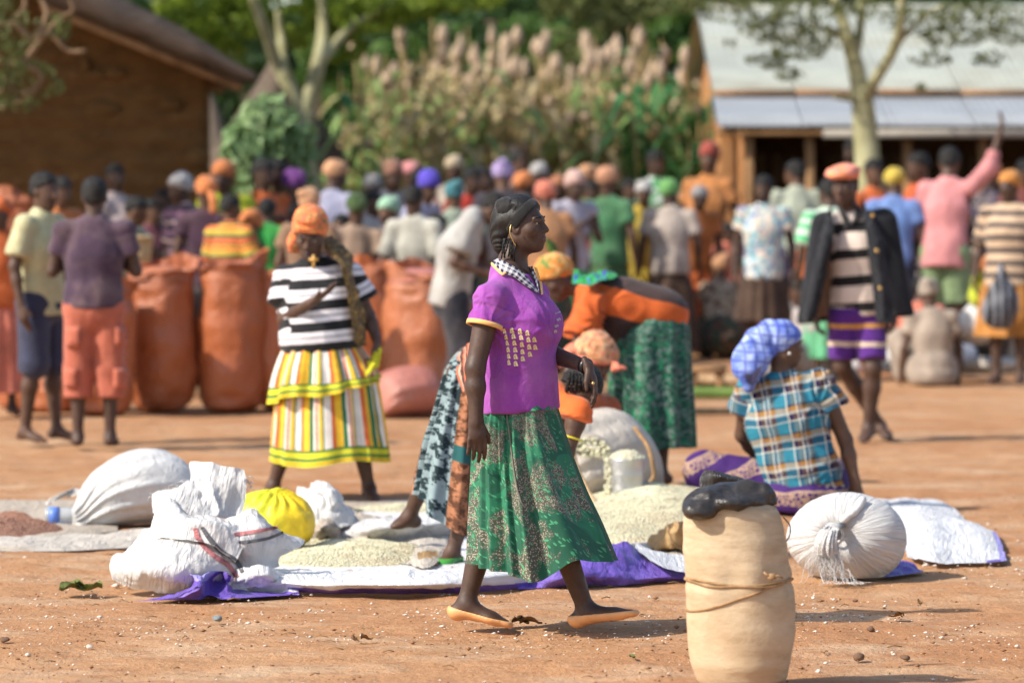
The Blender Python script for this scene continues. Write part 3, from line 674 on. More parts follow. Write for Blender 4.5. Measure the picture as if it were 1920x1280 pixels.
def mud_building():
    D = 34.0; t = thing('mud_house', 'brown mud walled building with a sloping thatched roof at the left', 'building', (PX(150, 400, D)[0], D, 0))
    xr = PX(388, 0, D)[0]; xl = PX(-700, 0, D)[0]
    zt = lambda x: CAMH + (HY - (10 + (x - 150) * 0.395)) * D / FPX       # underside of the roof over the wall, by pixel column
    cols = np.linspace(-700, 388, 60); z0 = np.array([zt(c) if c > -160 else zt(-320 - c) for c in cols])
    # front wall as a thick slab with an uneven face of courses
    nz = 70; V = []; 
    for k in range(nz):
        f = k / (nz - 1); xs = (cols - 960) * D / FPX; z = f * z0
        y = D + 0.016 * np.cos(z * 2 * math.pi / 0.19) + 0.0
        V.append(np.stack([xs, y, z], 1))
    V = np.concatenate(V); V[:, 1] += 0.025 * fbm(V, 3.0, 4, 3); n1 = len(V); Q = gridq(60, nz)
    B = V.copy(); B[:, 1] = D + 0.32; Q2 = gridq(60, nz)[:, ::-1] + n1
    side = [[k * 60 + 59, n1 + k * 60 + 59, n1 + (k + 1) * 60 + 59, (k + 1) * 60 + 59] for k in range(nz - 1)]
    topq = [[(nz - 1) * 60 + i, (nz - 1) * 60 + i + 1, n1 + (nz - 1) * 60 + i + 1, n1 + (nz - 1) * 60 + i] for i in range(59)]
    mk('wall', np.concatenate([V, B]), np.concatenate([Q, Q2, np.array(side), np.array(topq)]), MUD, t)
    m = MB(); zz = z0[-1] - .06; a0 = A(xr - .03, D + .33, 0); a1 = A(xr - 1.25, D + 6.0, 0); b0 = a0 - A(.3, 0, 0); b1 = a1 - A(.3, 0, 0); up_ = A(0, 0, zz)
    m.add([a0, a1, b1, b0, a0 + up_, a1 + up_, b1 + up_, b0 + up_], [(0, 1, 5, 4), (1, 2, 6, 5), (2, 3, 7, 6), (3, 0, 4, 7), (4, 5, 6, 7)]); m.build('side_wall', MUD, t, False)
    for x, y, w, h in [(182, 143, .11, .05), (218, 139, .13, .05), (160, 122, .06, .08), (195, 205, .18, .09), (318, 197, .12, .06), (370, 295, .12, .09)]:
        p = PX(x, y, D); mm = MB(); V, Q = uvsphere(A(p[0], D - .005, p[2]), 1.0, 9, 6, (w, .05, h)); mm.add(V + (vn(V, 12, 3) * .02)[:, None], Q); mm.build('plaster_lump', mud_mat('mud_light', (0.13, 0.07, 0.026), (0.16, 0.09, 0.034)) if x == 182 else bpy.data.materials['mud_light'], t)
    # thatched roof: thick slab, rake edge towards the camera
    rows = []
    for y in (D - 0.75, D + 6.3):
        for c, th in zip(np.linspace(-160, 492, 50), np.linspace(0.30, 0.05, 50)):
            x = (c - 960) * D / FPX - (1.45 if y > D else 0); z = CAMH + (HY - (12 + (c - 150) * 0.40 + max(0, c - 380) * 0.05)) * D / FPX - 0.02
            rows.append([x, y, z]); rows.append([x, y, z + th + (0.10 if c < 330 else 0.10 * (492 - c) / 162)])
    R = np.array(rows).reshape(2, 50, 2, 3); V = R.reshape(-1, 3); I = np.arange(200).reshape(2, 50, 2); Q = []
    for i in range(49):
        Q += [(I[0, i, 0], I[0, i + 1, 0], I[0, i + 1, 1], I[0, i, 1]), (I[0, i, 1], I[0, i + 1, 1], I[1, i + 1, 1], I[1, i, 1]), (I[0, i, 0], I[1, i, 0], I[1, i + 1, 0], I[0, i + 1, 0]), (I[1, i, 0], I[1, i, 1], I[1, i + 1, 1], I[1, i + 1, 0])]
    Q.append((I[0, 49, 0], I[1, 49, 0], I[1, 49, 1], I[0, 49, 1]))
    V = V + np.stack([0 * V[:, 0], vn(V, 4, 2) * .05, vn(V, 5, 1) * .025], 1); mk('roof', V, Q, THATCH, t, None, False)
    V2 = V.copy(); xm = -320  # far slope of the gable
    V2[:, 0] = 2 * ((-160 - 960) * D / FPX) - V2[:, 0]; mk('roof', V2, [q[::-1] for q in Q], THATCH, t, None, False)
    for k, y in enumerate(np.linspace(D - .55, D + 5.5, 6)):   # rafter poles under the eave
        mm = MB(); a = PX(200, 0, D)[0]; zz = lambda c: CAMH + (HY - (18 + (c - 150) * 0.40)) * D / FPX - 0.09
        xo = -1.45 * (y - D + .75) / 7.05; mm.tube([A((100 - 960) * D / FPX + xo, y, zz(100)), A((470 - 960) * D / FPX + xo, y, zz(470) - .02)], .035, 8); mm.build('rafter', WOOD, t)
mud_building()
def hut(label, apex, left, right, basey, D, seed):
    t = thing('thatched_hut', label, 'hut', (PX(apex[0], 0, D)[0], D, 0), 'thatched huts behind the market')
    za = CAMH + (HY - apex[1]) * D / FPX; zb = CAMH + (HY - basey) * D / FPX; R = (right - left) / 2 * D / FPX; c = PX(apex[0], 0, D)[0]
    prof = [(0.03, za + .05), (0.06, za), (R * .35, za - (za - zb) * .36), (R * .7, za - (za - zb) * .71), (R, zb), (R - .05, zb - .1), (R - .35, zb - .06)]
    rings = [(A(c, D, z), A(r, 0, 0), A(0, r, 0)) for r, z in prof]; V, Q, _, _ = loft(rings, 48, lambda th, tt, P: 0.05 * vn(P, 4, seed) * (tt > .1)); mk('roof', V, Q, THATCH, t)
    rings = [(A(c, D, z), A(R - .35, 0, 0), A(0, R - .35, 0)) for z in (0, zb * .5, zb)]; V, Q, _, _ = loft(rings, 40, lambda th, tt, P: 0.02 * vn(P, 4, seed)); mk('wall', V, Q, MUD, t)
hut('conical grey thatched hut with a spiky tip behind the fork tree', (520, 104), 382, 658, 308, 42.0, 3)
hut('low grey thatched hut roof close to the right corner of the mud building', (392, 185), 300, 470, 330, 47.0, 5)
# ---------------------------------------------------------------- tin roofed building, right
TIN = (lambda b: b.fin(b.mix(b.math('MULTIPLY', b.ramp(b.noise(b.scale(b.obj(), (1, 1, 3)), 1.2, 5, 0.6), [(0.5, 0), (0.75, 1)]), 0.6), b.var((0.37, 0.39, 0.34), b.obj(), 2.2, .85, 1.1), (0.26, 0.23, 0.16)), 0.6, None, spec=0.3, metal=0.0))(NB('tin_sheet'))
TIN_B = (lambda b: b.fin(b.var((0.29, 0.31, 0.33), b.obj(), 1.5, .85, 1.12), 0.55, None, spec=0.3, metal=0.0))(NB('tin_sheet_blue'))
RUST = solidcol('rust_ridge', (0.30, 0.17, 0.09), 0.85, 0.2, 0.3, 4)
def sheet(par, p00, p10, p01, p11, mat, waves=11, amp=.008):
    """Corrugated sheet between four corners (left/right bottom, left/right top)."""
    nu = waves * 6 + 1; u = np.linspace(0, 1, nu); V = []
    nn = nrm(np.cross(p10 - p00, p01 - p00))
    for th in (0, -.004):
        for f in (0, .5, 1):
            L = p00 + (p01 - p00) * f; R = p10 + (p11 - p10) * f
            V.append(L + (R - L) * u[:, None] + nn * (amp * np.cos(u * waves * 2 * math.pi) + th)[:, None])
    V = np.concatenate(V); q = gridq(nu, 3); Q = [tuple(x) for x in q] + [tuple(x[::-1] + 3 * nu) for x in q]
    Q += [(i + 1, i, 3 * nu + i, 3 * nu + i + 1) for i in range(nu - 1)]
    return mk('roof_sheet', V, Q, mat, par)
def tin_building():
    t = thing('tin_roofed_building', 'long mud building under a pale corrugated tin roof with a dark verandah at the right', 'building', (3.6, 41, 0))
    De, Dm, Dt = 38.0, 40.0, 44.5
    E = lambda px, py, D: PX(px, py, D)
    n = 9
    eL = lambda i: E(1345 + i * 95, 236, De); mL = lambda i: E(1333 + i * 95 * De / Dm + (0), 178, Dm)
    x0e = (1345 - 960) * De / FPX; x0m = (1334 - 960) * Dm / FPX; x0t = (1306 - 960) * Dt / FPX
    zE = CAMH + (HY - 236) * De / FPX; zM = CAMH + (HY - 180) * Dm / FPX; zM2 = CAMH + (HY - 172) * Dm / FPX; zT = CAMH + (HY - 20) * Dt / FPX
    w = 0.86
    for i in range(n):
        xa, xb = i * w, (i + 1) * w + .03; lift = .006 * (i % 2)
        sheet(t, A(x0e + xa, De, zE + lift), A(x0e + xb, De, zE + lift), A(x0m + xa, Dm, zM + lift), A(x0m + xb, Dm, zM + lift), TIN_B)
        for j in range(2):
            f0, f1 = j / 2, (j + 1) / 2 + (.02 if j == 0 else 0)
            B = lambda x, f, l: A(x0m + (x0t - x0m) * f + x, Dm - .1 + (Dt - Dm) * f, zM2 + (zT - zM2) * f + l)
            sheet(t, B(xa, f0, lift + .012 * (1 - j)), B(xb, f0, lift + .012 * (1 - j)), B(xa, f1, lift), B(xb, f1, lift), TIN)
        if i < n - 1 or True:
            mm = MB(); mm.tube([A(x0m + xa + .01, Dm - .13, zM2 - .012 + .005 * (i % 3)), A(x0m + xb - .04, Dm - .13, zM2 - .012 - .004 * (i % 2))], .03, 8); mm.build('eave_batten', RUST, t)
    # back slope, gable and walls
    m = MB(); zr = zT + .02; yb = Dt + 4.6
    m.add([A(x0t, Dt, zr), A(x0t + n * w, Dt, zr), A(x0m + n * w, yb, zM), A(x0m, yb, zM)], [(0, 1, 2, 3)]); m.build('back_roof', TIN, t, False)
    mm = MB(); mm.tube([A(x0t - .03, Dt, zr), A(x0t + n * w, Dt, zr)], .05, 10); mm.build('ridge_cap', TIN, t)
    yw = Dm + 1.9; zc = zE - .05
    m = MB(); xg = x0m + .25
    m.add([A(xg, De + .5, 0), A(xg, yb - .3, 0), A(xg, yb - .3, zM - .1), A(xg, Dt, zT - .15), A(xg, Dm, zM - .12), A(xg, De + .5, zE + .06)], [(5, 4, 3, 2, 1, 0)]); m.build('gable_wall', MUD_O, t, False)
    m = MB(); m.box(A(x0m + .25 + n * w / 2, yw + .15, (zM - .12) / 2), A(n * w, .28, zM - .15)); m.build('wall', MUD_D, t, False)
    # orange mud pillar at the near corner and verandah posts
    c = PX(1362, 0, De + .35); m = MB()
    V, Q, _, _ = loft([(A(c[0], De + .35, z), A(.125, 0, 0), A(0, .13, 0)) for z in np.linspace(0, zE + .02, 16)], 16, lambda th, tt, P: .03 * (np.cos(4 * th + math.pi) * .6 + vn(P, 6, 3) * .4)); m.add(V, [tuple(q) for q in Q]); m.build('mud_pillar', MUD_O, t)
    for px in (1405, 1518, 1700, 1842, 1990):
        m = MB(); x = PX(px, 0, De + .25)[0]; z1 = zE + .0
        m.tube([A(x, De + .25, 0), A(x + .02, De + .25, z1 * .5), A(x - .005, De + .25, z1)], [.055, .05, .05], 9); m.build('verandah_post', WOOD, t)
    m = MB(); m.tube([A(x0e, De + .12, zE - .055), A(x0e + n * w, De + .12, zE - .055)], .04, 8); m.build('eave_beam', WOOD, t)
    m = MB(); m.box(A((1790 - 960) * De / FPX, De + .02, zE - .075), A(2.6, .03, .085)); m.build('fascia_board', solidcol('fascia_grey', (0.33, 0.30, 0.26), 0.8), t, False)
    for px in (1450, 1620, 1790):             # doorway openings and plank doors in the dark wall
        x = PX(px, 0, yw)[0]
        for k in range(5):
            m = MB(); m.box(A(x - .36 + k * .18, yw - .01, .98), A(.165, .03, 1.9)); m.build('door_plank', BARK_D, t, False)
tin_building()
# ---------------------------------------------------------------- sorghum stand
STALK = solidcol('sorghum_stalk', (0.34, 0.24, 0.11), 0.8, 0.2, 0.25, 3); HEADS = (lambda b: b.fin(b.var((0.50, 0.37, 0.26), b.obj(), 25, .65, 1.25), .9, b.voro(b.obj(), 60), .8, .02, .1))(NB('sorghum_grain'))
S_GREEN = leaf_mat('sorghum_leaf_green', [(0.09, 0.18, 0.04), (0.20, 0.32, 0.09), (0.38, 0.48, 0.20)]); S_DRY = leaf_mat('sorghum_leaf_dry', [(0.30, 0.22, 0.10), (0.46, 0.36, 0.18), (0.60, 0.50, 0.30)])
S_DARK = leaf_mat('sorghum_leaf_deep', [(0.02, 0.09, 0.03), (0.035, 0.16, 0.045), (0.07, 0.26, 0.08)])
def sorghum_variant(seed, leafm, h):
    rg = np.random.default_rng(seed); m = MB(); lean = rg.uniform(-.12, .12, 2)
    P = np.array([[lean[0] * (z / h) ** 2, lean[1] * (z / h) ** 2, z] for z in np.linspace(0, h, 7)]); m.tube(P, np.linspace(.016, .008, 7), 6)
    sm = raw_mesh('stalk', np.concatenate(m.V), m.Q, STALK)
    V = []; Q = []; az = rg.uniform(0, 6.28)
    for i in range(13):
        z = h * (.22 + .056 * i); az += 2.4 + rg.uniform(-.5, .5); L = rg.uniform(.45, .95); d = A(math.cos(az), math.sin(az), 0); sd = A(-d[1], d[0], 0); o = A(lean[0], lean[1], 0) * (z / h) ** 2
        for j, f in enumerate(np.linspace(0, 1, 6)):
            p = o + A(0, 0, z) + d * L * f * .8 + A(0, 0, L * (.65 * f - 1.05 * f * f)); w = .05 * math.sin(math.pi * min(1, f * .85 + .15)) + .002
            V += [p - sd * w, p + A(0, 0, -.012) , p + sd * w]
            if j: b = len(V) - 6; Q += [(b, b + 1, b + 4, b + 3), (b + 1, b + 2, b + 5, b + 4)]
    lm = raw_mesh('leaf_blades', np.array(V), np.array(Q), leafm)
    r = .055 * rg.uniform(.7, 1.3); V, Q, _, _ = loft([(A(lean[0] * 1.02, lean[1], h - .05 + z * 2.3), A(r * q, 0, 0), A(0, r * q, 0)) for z, q in zip(np.linspace(0, .1, 8), (.2, .6, .9, 1, .95, .8, .5, .1))], 12, lambda th, tt, P: .015 * vn(P, 30, seed))
    hm = raw_mesh('seed_head', V, Q, HEADS); return sm, lm, hm
SORG = {k: [sorghum_variant(100 + i * 7 + q, mt, h) for i, h in enumerate((2.3, 2.55, 2.8, 3.0))] for q, (k, mt) in enumerate([('green', S_GREEN), ('dry', S_DRY), ('deep', S_DARK)])}
def sorghum():
    rg = random.Random(5); lab = {'green': 'green leaved sorghum stalk in the tall stand behind the crowd', 'dry': 'dry tan leaved sorghum stalk in the tall stand behind the crowd', 'deep': 'deep green sorghum stalk at the right end of the stand by the tin roof'}
    cat = 'sorghum plant'
    for i in range(270):
        px = rg.uniform(640, 1335); D = rg.uniform(41.5, 48.0); top = 92 + 22 * math.sin(px / 50.0) + rg.triangular(-75, 210, 30)
        if 740 < px < 1010: top -= 12
        kind = rg.choices(('green', 'dry', 'deep'), (3, 1, .6) if px < 750 else ((1.7, 3, .0) if px < 1060 else ((2, 2, 1) if px < 1190 else (1, .3, 5))))[0]
        v = rg.randrange(4); sm, lm, hm = SORG[kind][v]; hz = (CAMH + (HY - top) * D / FPX) / ((2.3, 2.55, 2.8, 3.0)[v] + .2)
        t = thing('sorghum_plant', lab[kind], cat, (PX(px, 0, D)[0], D, 0), 'sorghum stalks, ' + kind); t.rotation_euler[2] = rg.uniform(0, 6.28); t.scale = (1.05, 1.05, hz)
        for nm, me in (('stalk', sm), ('leaf_blades', lm), ('seed_head', hm)):
            if nm == 'seed_head' and rg.random() < (.6 if kind != 'dry' else .3): continue
            o = bpy.data.objects.new(nm, me); COL.objects.link(o); o.parent = t
sorghum()
# ---------------------------------------------------------------- goods: materials
def woven(name, col, rough=0.55, tint=(0.62, 0.5, 0.42), extra=None, spec=0.4, dirt=0.35, tr=0.0):
    b = NB(name); v = b.pc(); X = b.xyz(v)
    wv = b.math('MULTIPLY', b.math('SINE', b.math('MULTIPLY', X[0], 1500)), b.math('SINE', b.math('MULTIPLY', X[1], 1500)))
    c = b.var(col, v, 5, .9, 1.06)
    c = b.mix(b.math('MULTIPLY', b.ramp(b.noise(v, 3.2, 5, 0.65), [(0.48, 0), (0.75, 1)]), dirt), c, tint)
    if extra: c = extra(b, c, X)
    h = b.math('ADD', b.noise(b.scale(v, (1, .5, 1)), 14, 4, .6, .8), b.math('MULTIPLY', wv, .012))
    b.fin(c, rough, h, .7, .03, spec)
    if tr:
        tn = b.n('ShaderNodeBsdfTranslucent'); b.put(tn.inputs[0], c); mx = b.n('ShaderNodeMixShader'); mx.inputs[0].default_value = tr
        b.t.links.new(b.b.outputs[0], mx.inputs[1]); b.t.links.new(tn.outputs[0], mx.inputs[2]); b.t.links.new(mx.outputs[0], b.out.inputs[0])
    return b.m
W_WHITE = woven('woven_white', (0.70, 0.69, 0.67), tint=(0.58, 0.49, 0.42), dirt=.3, tr=.12); W_CREAM = woven('woven_cream', (0.60, 0.54, 0.46), tr=.1); W_BEIGE = woven('woven_beige', (0.48, 0.41, 0.33), .8, (0.4, .31, .23), tr=.1)
W_TARP = woven('tarp_white', (0.74, 0.74, 0.75), .5, (0.62, .56, .5), tr=.08); W_PURPLE = woven('tarp_purple', (0.15, 0.09, 0.42), .42, (0.22, .16, .45), dirt=.3)
W_LILAC = woven('tarp_lilac_hem', (0.34, 0.30, 0.66), .5, (0.4, .35, .6), dirt=.2)
def stripes_pg(b, c, X):                       # one pink and one grey stripe along the sack
    f = lambda lo, hi: b.math('MULTIPLY', b.math('GREATER_THAN', X[1], lo), b.math('LESS_THAN', X[1], hi))
    c = b.mix(f(.135, .165), c, (0.78, 0.30, 0.30)); return b.mix(f(.19, .222), c, (0.22, 0.22, 0.23))
W_STRIPE = woven('woven_white_striped', (0.70, 0.69, 0.67), extra=stripes_pg, tr=.12)
SACK_O = [woven('woven_orange_%s' % n, c, .34, t, spec=.55, dirt=.5) for n, c, t in (('rust', (0.37, 0.105, 0.036), (0.46, .18, .09)), ('brick', (0.43, 0.145, 0.062), (0.52, .24, .14)), ('pink', (0.45, 0.17, 0.13), (0.50, .26, .20)))]
HESSIAN = (lambda b: b.fin(b.mix(b.ramp(b.noise(b.scale(b.pc(), (2.5, 14, 1)), 2.4, 5, .65), [(.35, 0), (.65, 1)]), b.var((0.46, 0.33, 0.20), b.pc(), 3, .82, 1.12), (0.58, 0.45, 0.30)), .9,
    b.math('ADD', b.math('MULTIPLY', b.math('SINE', b.math('MULTIPLY', b.xyz(b.pc())[1], 2600)), .12), b.math('MULTIPLY', b.noise(b.scale(b.pc(), (1, 2, 1)), 22, 5, .65), 3.0)), .3, .006, .15))(NB('hessian'))
ROPE = solidcol('rope_brown', (0.33, 0.20, 0.10), .9, .1, .3, 40)
BLACKP = (lambda b: b.fin(b.var((0.030, 0.026, 0.023), b.pc(), 12, .6, 1.5), .36, b.noise(b.scale(b.pc(), (.6, 1, 1.6)), 13, 4, .55, 1.0), .6, .03, .5))(NB('black_plastic'))
YELLOWP = (lambda b: b.fin(b.mix(b.ramp(b.xyz(b.pc())[0], [(.20, 0), (.42, 1)]), (0.42, 0.62, 0.03), (0.80, 0.58, 0.02)), .4, b.noise(b.pc(), 14, 4, .55, .8), .6, .02, .5))(NB('yellow_plastic'))
GRAIN = (lambda b: b.fin(b.mix(b.ramp(b.noise(b.obj(), 5, 4), [(.4, 0), (.65, 1)]), b.ramp(b.voro(b.obj(), 95, out='Color'), [(.2, (0.52, 0.50, 0.34)), (.7, (0.68, 0.66, 0.49)), (.95, (0.45, 0.34, 0.22))]), (0.52, 0.43, 0.29)), .8, b.voro(b.obj(), 95), .9, .012, .2))(NB('maize_pale'))
KERN = solidcol('maize_kernel', (0.66, 0.63, 0.45), .55, .3, .25, 60); KERN_R = solidcol('red_seed', (0.36, 0.19, 0.13), .7, .2, .3, 60)
REDSEED = (lambda b: b.fin(b.ramp(b.voro(b.obj(), 140, out='Color'), [(.2, (0.25, 0.12, 0.08)), (.8, (0.42, 0.24, 0.17))]), .85, b.voro(b.obj(), 140), .9, .01, .2))(NB('red_seed_heap'))
PAPER = woven('brown_paper', (0.46, 0.29, 0.13), .75, (0.36, .2, .08)); DRYLEAF = solidcol('dry_leaf', (0.26, 0.15, 0.07), .85, .2, .3, 30); GREENLEAF = solidcol('wilted_leaf', (0.14, 0.16, 0.05), .8, .2, .3, 30)
STONE = solidcol('stone_brown', (0.17, 0.10, 0.065), .9, .2, .3, 20, bump=.6); STONE_G = solidcol('stone_grey', (0.20, 0.23, 0.23), .85, .2, .25, 20, bump=.6); PALE = solidcol('litter_pale', (0.66, 0.58, 0.50), .85, .2, .2, 30)
TINM = solidcol('can_tin', (0.55, 0.55, 0.54), .32, .5, .12, 6, .75)
# ---------------------------------------------------------------- builders
def bvh_of(*obs):
    V = []; Q = []
    for o in obs:
        b = root_of(o); n = len(V); V += [Vector(v.co) + Vector(b) for v in o.data.vertices]; Q += [[i + n for i in p.vertices] for p in o.data.polygons]
    return BVHTree.FromPolygons(V, Q)
CAMP = A(0, 0, CAMH)
def onto(bvh, px, py, off=.003, D=14.0):      # the point of a built surface that lies under a photograph pixel
    d = nrm(PX(px, py, 10.0) - CAMP); h = bvh.ray_cast(Vector(CAMP), Vector(d))
    if h[0] is None: return PX(px, py, D)
    n = A(*h[1]); n = n if np.dot(n, d) < 0 else -n
    return A(*h[0]) + n * off * .6 - d * off * .6
def strip_on(par, name, bvh, pts_a, pts_b, mat, off=.004, n=40, m=5, D=14.0, thick=.003, pcs=(60, 10)):
    """A strip of cloth lying on a built surface between two pixel polylines."""
    a = spline(np.array(pts_a, float), n); b = spline(np.array(pts_b, float), n); V = []; pc = []
    for j in range(m):
        f = j / (m - 1)
        for i in range(n):
            p = a[i] * (1 - f) + b[i] * f; V.append(onto(bvh, p[0], p[1], off + thick * math.sin(math.pi * f), D)); pc.append([i / n * pcs[0] / 100, f * pcs[1] / 100, 0])
    return mk(name, np.array(V), gridq(n, m), mat, par, np.array(pc))
def sack(label, px, py, w, h, mat, D=None, open_=True, name='sack', group=None, seed=0, lean=0.0, fill=None, tilt=None, depth=.85, cat='sack', tie=False):
    """A standing filled sack; px is its middle, py its foot row in the photograph, w and h in metres."""
    D = D or GD(py); x = PX(px, 0, D)[0]; rg = np.random.default_rng(seed); t = thing(name, label, cat, (x, D, 0), group)
    prof = [(0, .50), (.02, .72), (.07, .88), (.2, .97), (.45, 1.03), (.7, 1.0), (.86, .95), (.93, .93)] + ([(.97, .97), (1.0, 1.0)] if open_ else [(.97, .8), (1.0, .45), (1.01, .1)])
    rings = [(A(x + lean * f * h, D, f * h), A(w / 2 * r, 0, 0), A(0, w / 2 * r * depth, 0)) for f, r in prof]
    R = [spline([q[i] for q in rings], 40) for i in range(3)]
    def disp(th, tt, P):
        k = np.cos(3 * th + seed) * .012 + .038 * vn(P * A(1, 1, .6), 4.5, seed) + .026 * (1 - 2 * np.abs(vn(P * A(1, 1, 1.8), 5.5, seed + 2))) + .016 * np.cos(13 * th + 3 * vn(P, 4, seed)) * (np.exp(-((tt - .97) / .10) ** 2) + np.exp(-(tt / .10) ** 2))
        return k * w * 1.4 + (tt > .9) * (tt - .9) * 10 * (.02 * np.cos(5 * th + seed) + .03 * vn(P, 9, seed + 7))
    V, Q, TH, T = loft(list(zip(*R)), 56, disp)
    if open_: V[:, 2] += np.maximum(T - .88, 0) / .12 * (.07 * np.cos(TH + seed) + .03 * np.cos(3 * TH + 2 * seed))
    pc = np.stack([TH * w / 2, T * h, T], 1); Q = [tuple(q) for q in Q] + [tuple(range(55, -1, -1))]
    if not open_: Q.append(tuple(range(39 * 56, 40 * 56)))
    mk('sack_cloth', V, Q, mat, t, pc)
    if fill is not None:
        V, Q, TH, T = loft([(A(x + lean * h, D, h * .93 + z), A(w / 2 * r, 0, 0), A(0, w / 2 * r * depth, 0)) for r, z in ((.93, -.02), (.7, .04), (.35, .07), (.02, .075))], 32, lambda th, tt, P: .02 * vn(P, 12, seed)); mk('grain_heap', V, Q, fill, t)
    return t
def pillow(label, c0, c1, r0, prof, mat, seed=0, name='sack', group=None, cat='sack', folds_=(13, .012), zsq=.8, nth=72, end_knot=None):
    """A sack lying on the ground between two points; prof gives the radius along it."""
    c0 = A(*c0); c1 = A(*c1); d = c1 - c0; ax = nrm(A(d[0], d[1], 0)); sd = A(-ax[1], ax[0], 0)
    t = thing(name, label, cat, ((c0 + c1) / 2 * A(1, 1, 0)), group); n = 46
    P = spline([[f, r] for f, r in prof], n); rings = []
    for f, r in P: r = max(r, .004); rings.append((c0 + d * f + A(0, 0, r * zsq), sd * r, A(0, 0, r * zsq)))
    nf, am = folds_
    def disp(th, tt, Q_):
        env = np.abs(tt - .62) ** 1.1 * 1.9 + .12
        return (np.cos(nf * th + 1.5 * np.sin(3 * tt + seed)) * am + np.cos(nf * 1.7 * th + seed) * am * .6) * env + .02 * vn(Q_, 4, seed)
    V, Q, TH, T = loft(rings, nth, disp); V[:, 2] = np.maximum(V[:, 2], .004)
    pc = np.stack([TH * r0, T * np.linalg.norm(d), T], 1); Q = [tuple(q) for q in Q] + [tuple(range(nth - 1, -1, -1)), tuple(range((n - 1) * nth, n * nth))]
    mk('sack_cloth', V, Q, mat, t, pc); return t
def heap(label, pts, h, mat, kern, name='grain_heap', n=2500, seed=0, nu=90, nv=60, ks=.0034, cat='grain heap', prof=.75):
    """A low heap over an outline of ground points, with loose kernels on it."""
    pts = np.asarray(pts, float); c = pts.mean(0); E = spline(np.concatenate([pts, pts[:1]]), nu + 1)[:-1]
    V = []; 
    for f in np.linspace(1, 0, nv): V.append(c + (E - c) * f + A(0, 0, 1) * (h * (1 - f ** 1.7) ** prof))
    V = np.concatenate(V); V[:, 2] = V[:, 2] - .004 + .022 * fbm(V, 4.5, seed, 3) * np.clip(V[:, 2] / h * 2, 0, 1) + .004 * vn(V, 40, seed); V[:, 2] = np.maximum(V[:, 2], .001)
    Q = gridq(nu, nv, True); t = thing(name, label, cat, c * A(1, 1, 0)); mk('heap_body', V, Q, mat, t)
    rg = np.random.default_rng(seed); q = Q[rg.integers(0, len(Q) - nu, n)]; w = rg.dirichlet((1, 1, 1, 1), n)
    P = (V[q] * w[:, :, None]).sum(1); O = np.array([[1, 0, 0], [-1, 0, 0], [0, 1, 0], [0, -1, 0], [0, 0, 1], [0, 0, -1]], float)
    F = np.array([[0, 2, 4], [2, 1, 4], [1, 3, 4], [3, 0, 4], [2, 0, 5], [1, 2, 5], [3, 1, 5], [0, 3, 5]])
    s = ks * rg.uniform(.6, 1.3, (n, 1, 1)) * rg.uniform(.7, 1.2, (n, 6, 1)); VV = (P[:, None] + O[None] * s + A(0, 0, ks * .5)).reshape(-1, 3)
    tag(mk('kernels', VV, (F[None] + 6 * np.arange(n)[:, None, None]).reshape(-1, 3), kern, t, None, False), kind='stuff'); return t
# ---------------------------------------------------------------- the rows of orange sacks
GO = 'orange sacks standing in the market'
for a in [('orange sack at the far left behind the boy in the yellow shirt', 48, 770, .42, 1.00, 0, 3), ('orange sack seen in the gap between the two boys at the left', 108, 772, .40, .98, 1, 4), ('tall orange sack right beside the boy in coral shorts', 303, 771, .475, 1.03, 0, 5),
          ('orange sack with a flared mouth left of the woman in stripes', 432, 770, .49, 1.06, 0, 6), ('orange sack half hidden behind the woman in stripes', 535, 768, .46, .99, 0, 7), ('orange sack half hidden behind the boy in coral shorts', 196, 778, .42, .92, 0, 8)]:
    sack(a[0], a[1], a[2], a[3], a[4], SACK_O[a[5]], group=GO, seed=a[6], fill=SACK_O[1])
sack('orange sack standing in the shade just right of the woman in stripes', 700, 752, .42, 1.02, SACK_O[0], group=GO, seed=9)
sack('upright orange sack with a shiny streak between the two women in the middle', 787, 762, .49, 1.00, SACK_O[1], group=GO, seed=10, fill=SACK_O[2])
sack('rounded orange sack directly behind the purple shirt', 858, 760, .42, .78, SACK_O[1], open_=False, group=GO, seed=12)
sack('small pinkish open sack behind the upright shiny orange sack', 742, 726, .42, 1.10, SACK_O[2], group=GO, seed=13, lean=.06)
sack('pinkish sack seen between the striped woman and the shiny sack', 655, 735, .44, 1.04, SACK_O[2], group=GO, seed=17, fill=SACK_O[1])
sack('brown orange sack deep in the row right of the shiny sack', 830, 738, .44, .98, SACK_O[0], group=GO, seed=19, fill=SACK_O[2])
sack('reddish sack topped with goods at the left edge behind the boys', 25, 700, .48, 1.52, SACK_O[0], D=31.5, group=GO, seed=15)
pillow('pink sack lying on its side beside the striped skirt', PX(708, 0, 26.6) * A(1, 1, 0), PX(822, 0, 26.9) * A(1, 1, 0), .2, [(0, .06), (.1, .17), (.4, .21), (.75, .20), (.93, .13), (1, .04)], SACK_O[2], 3, zsq=.85, folds_=(7, .006))
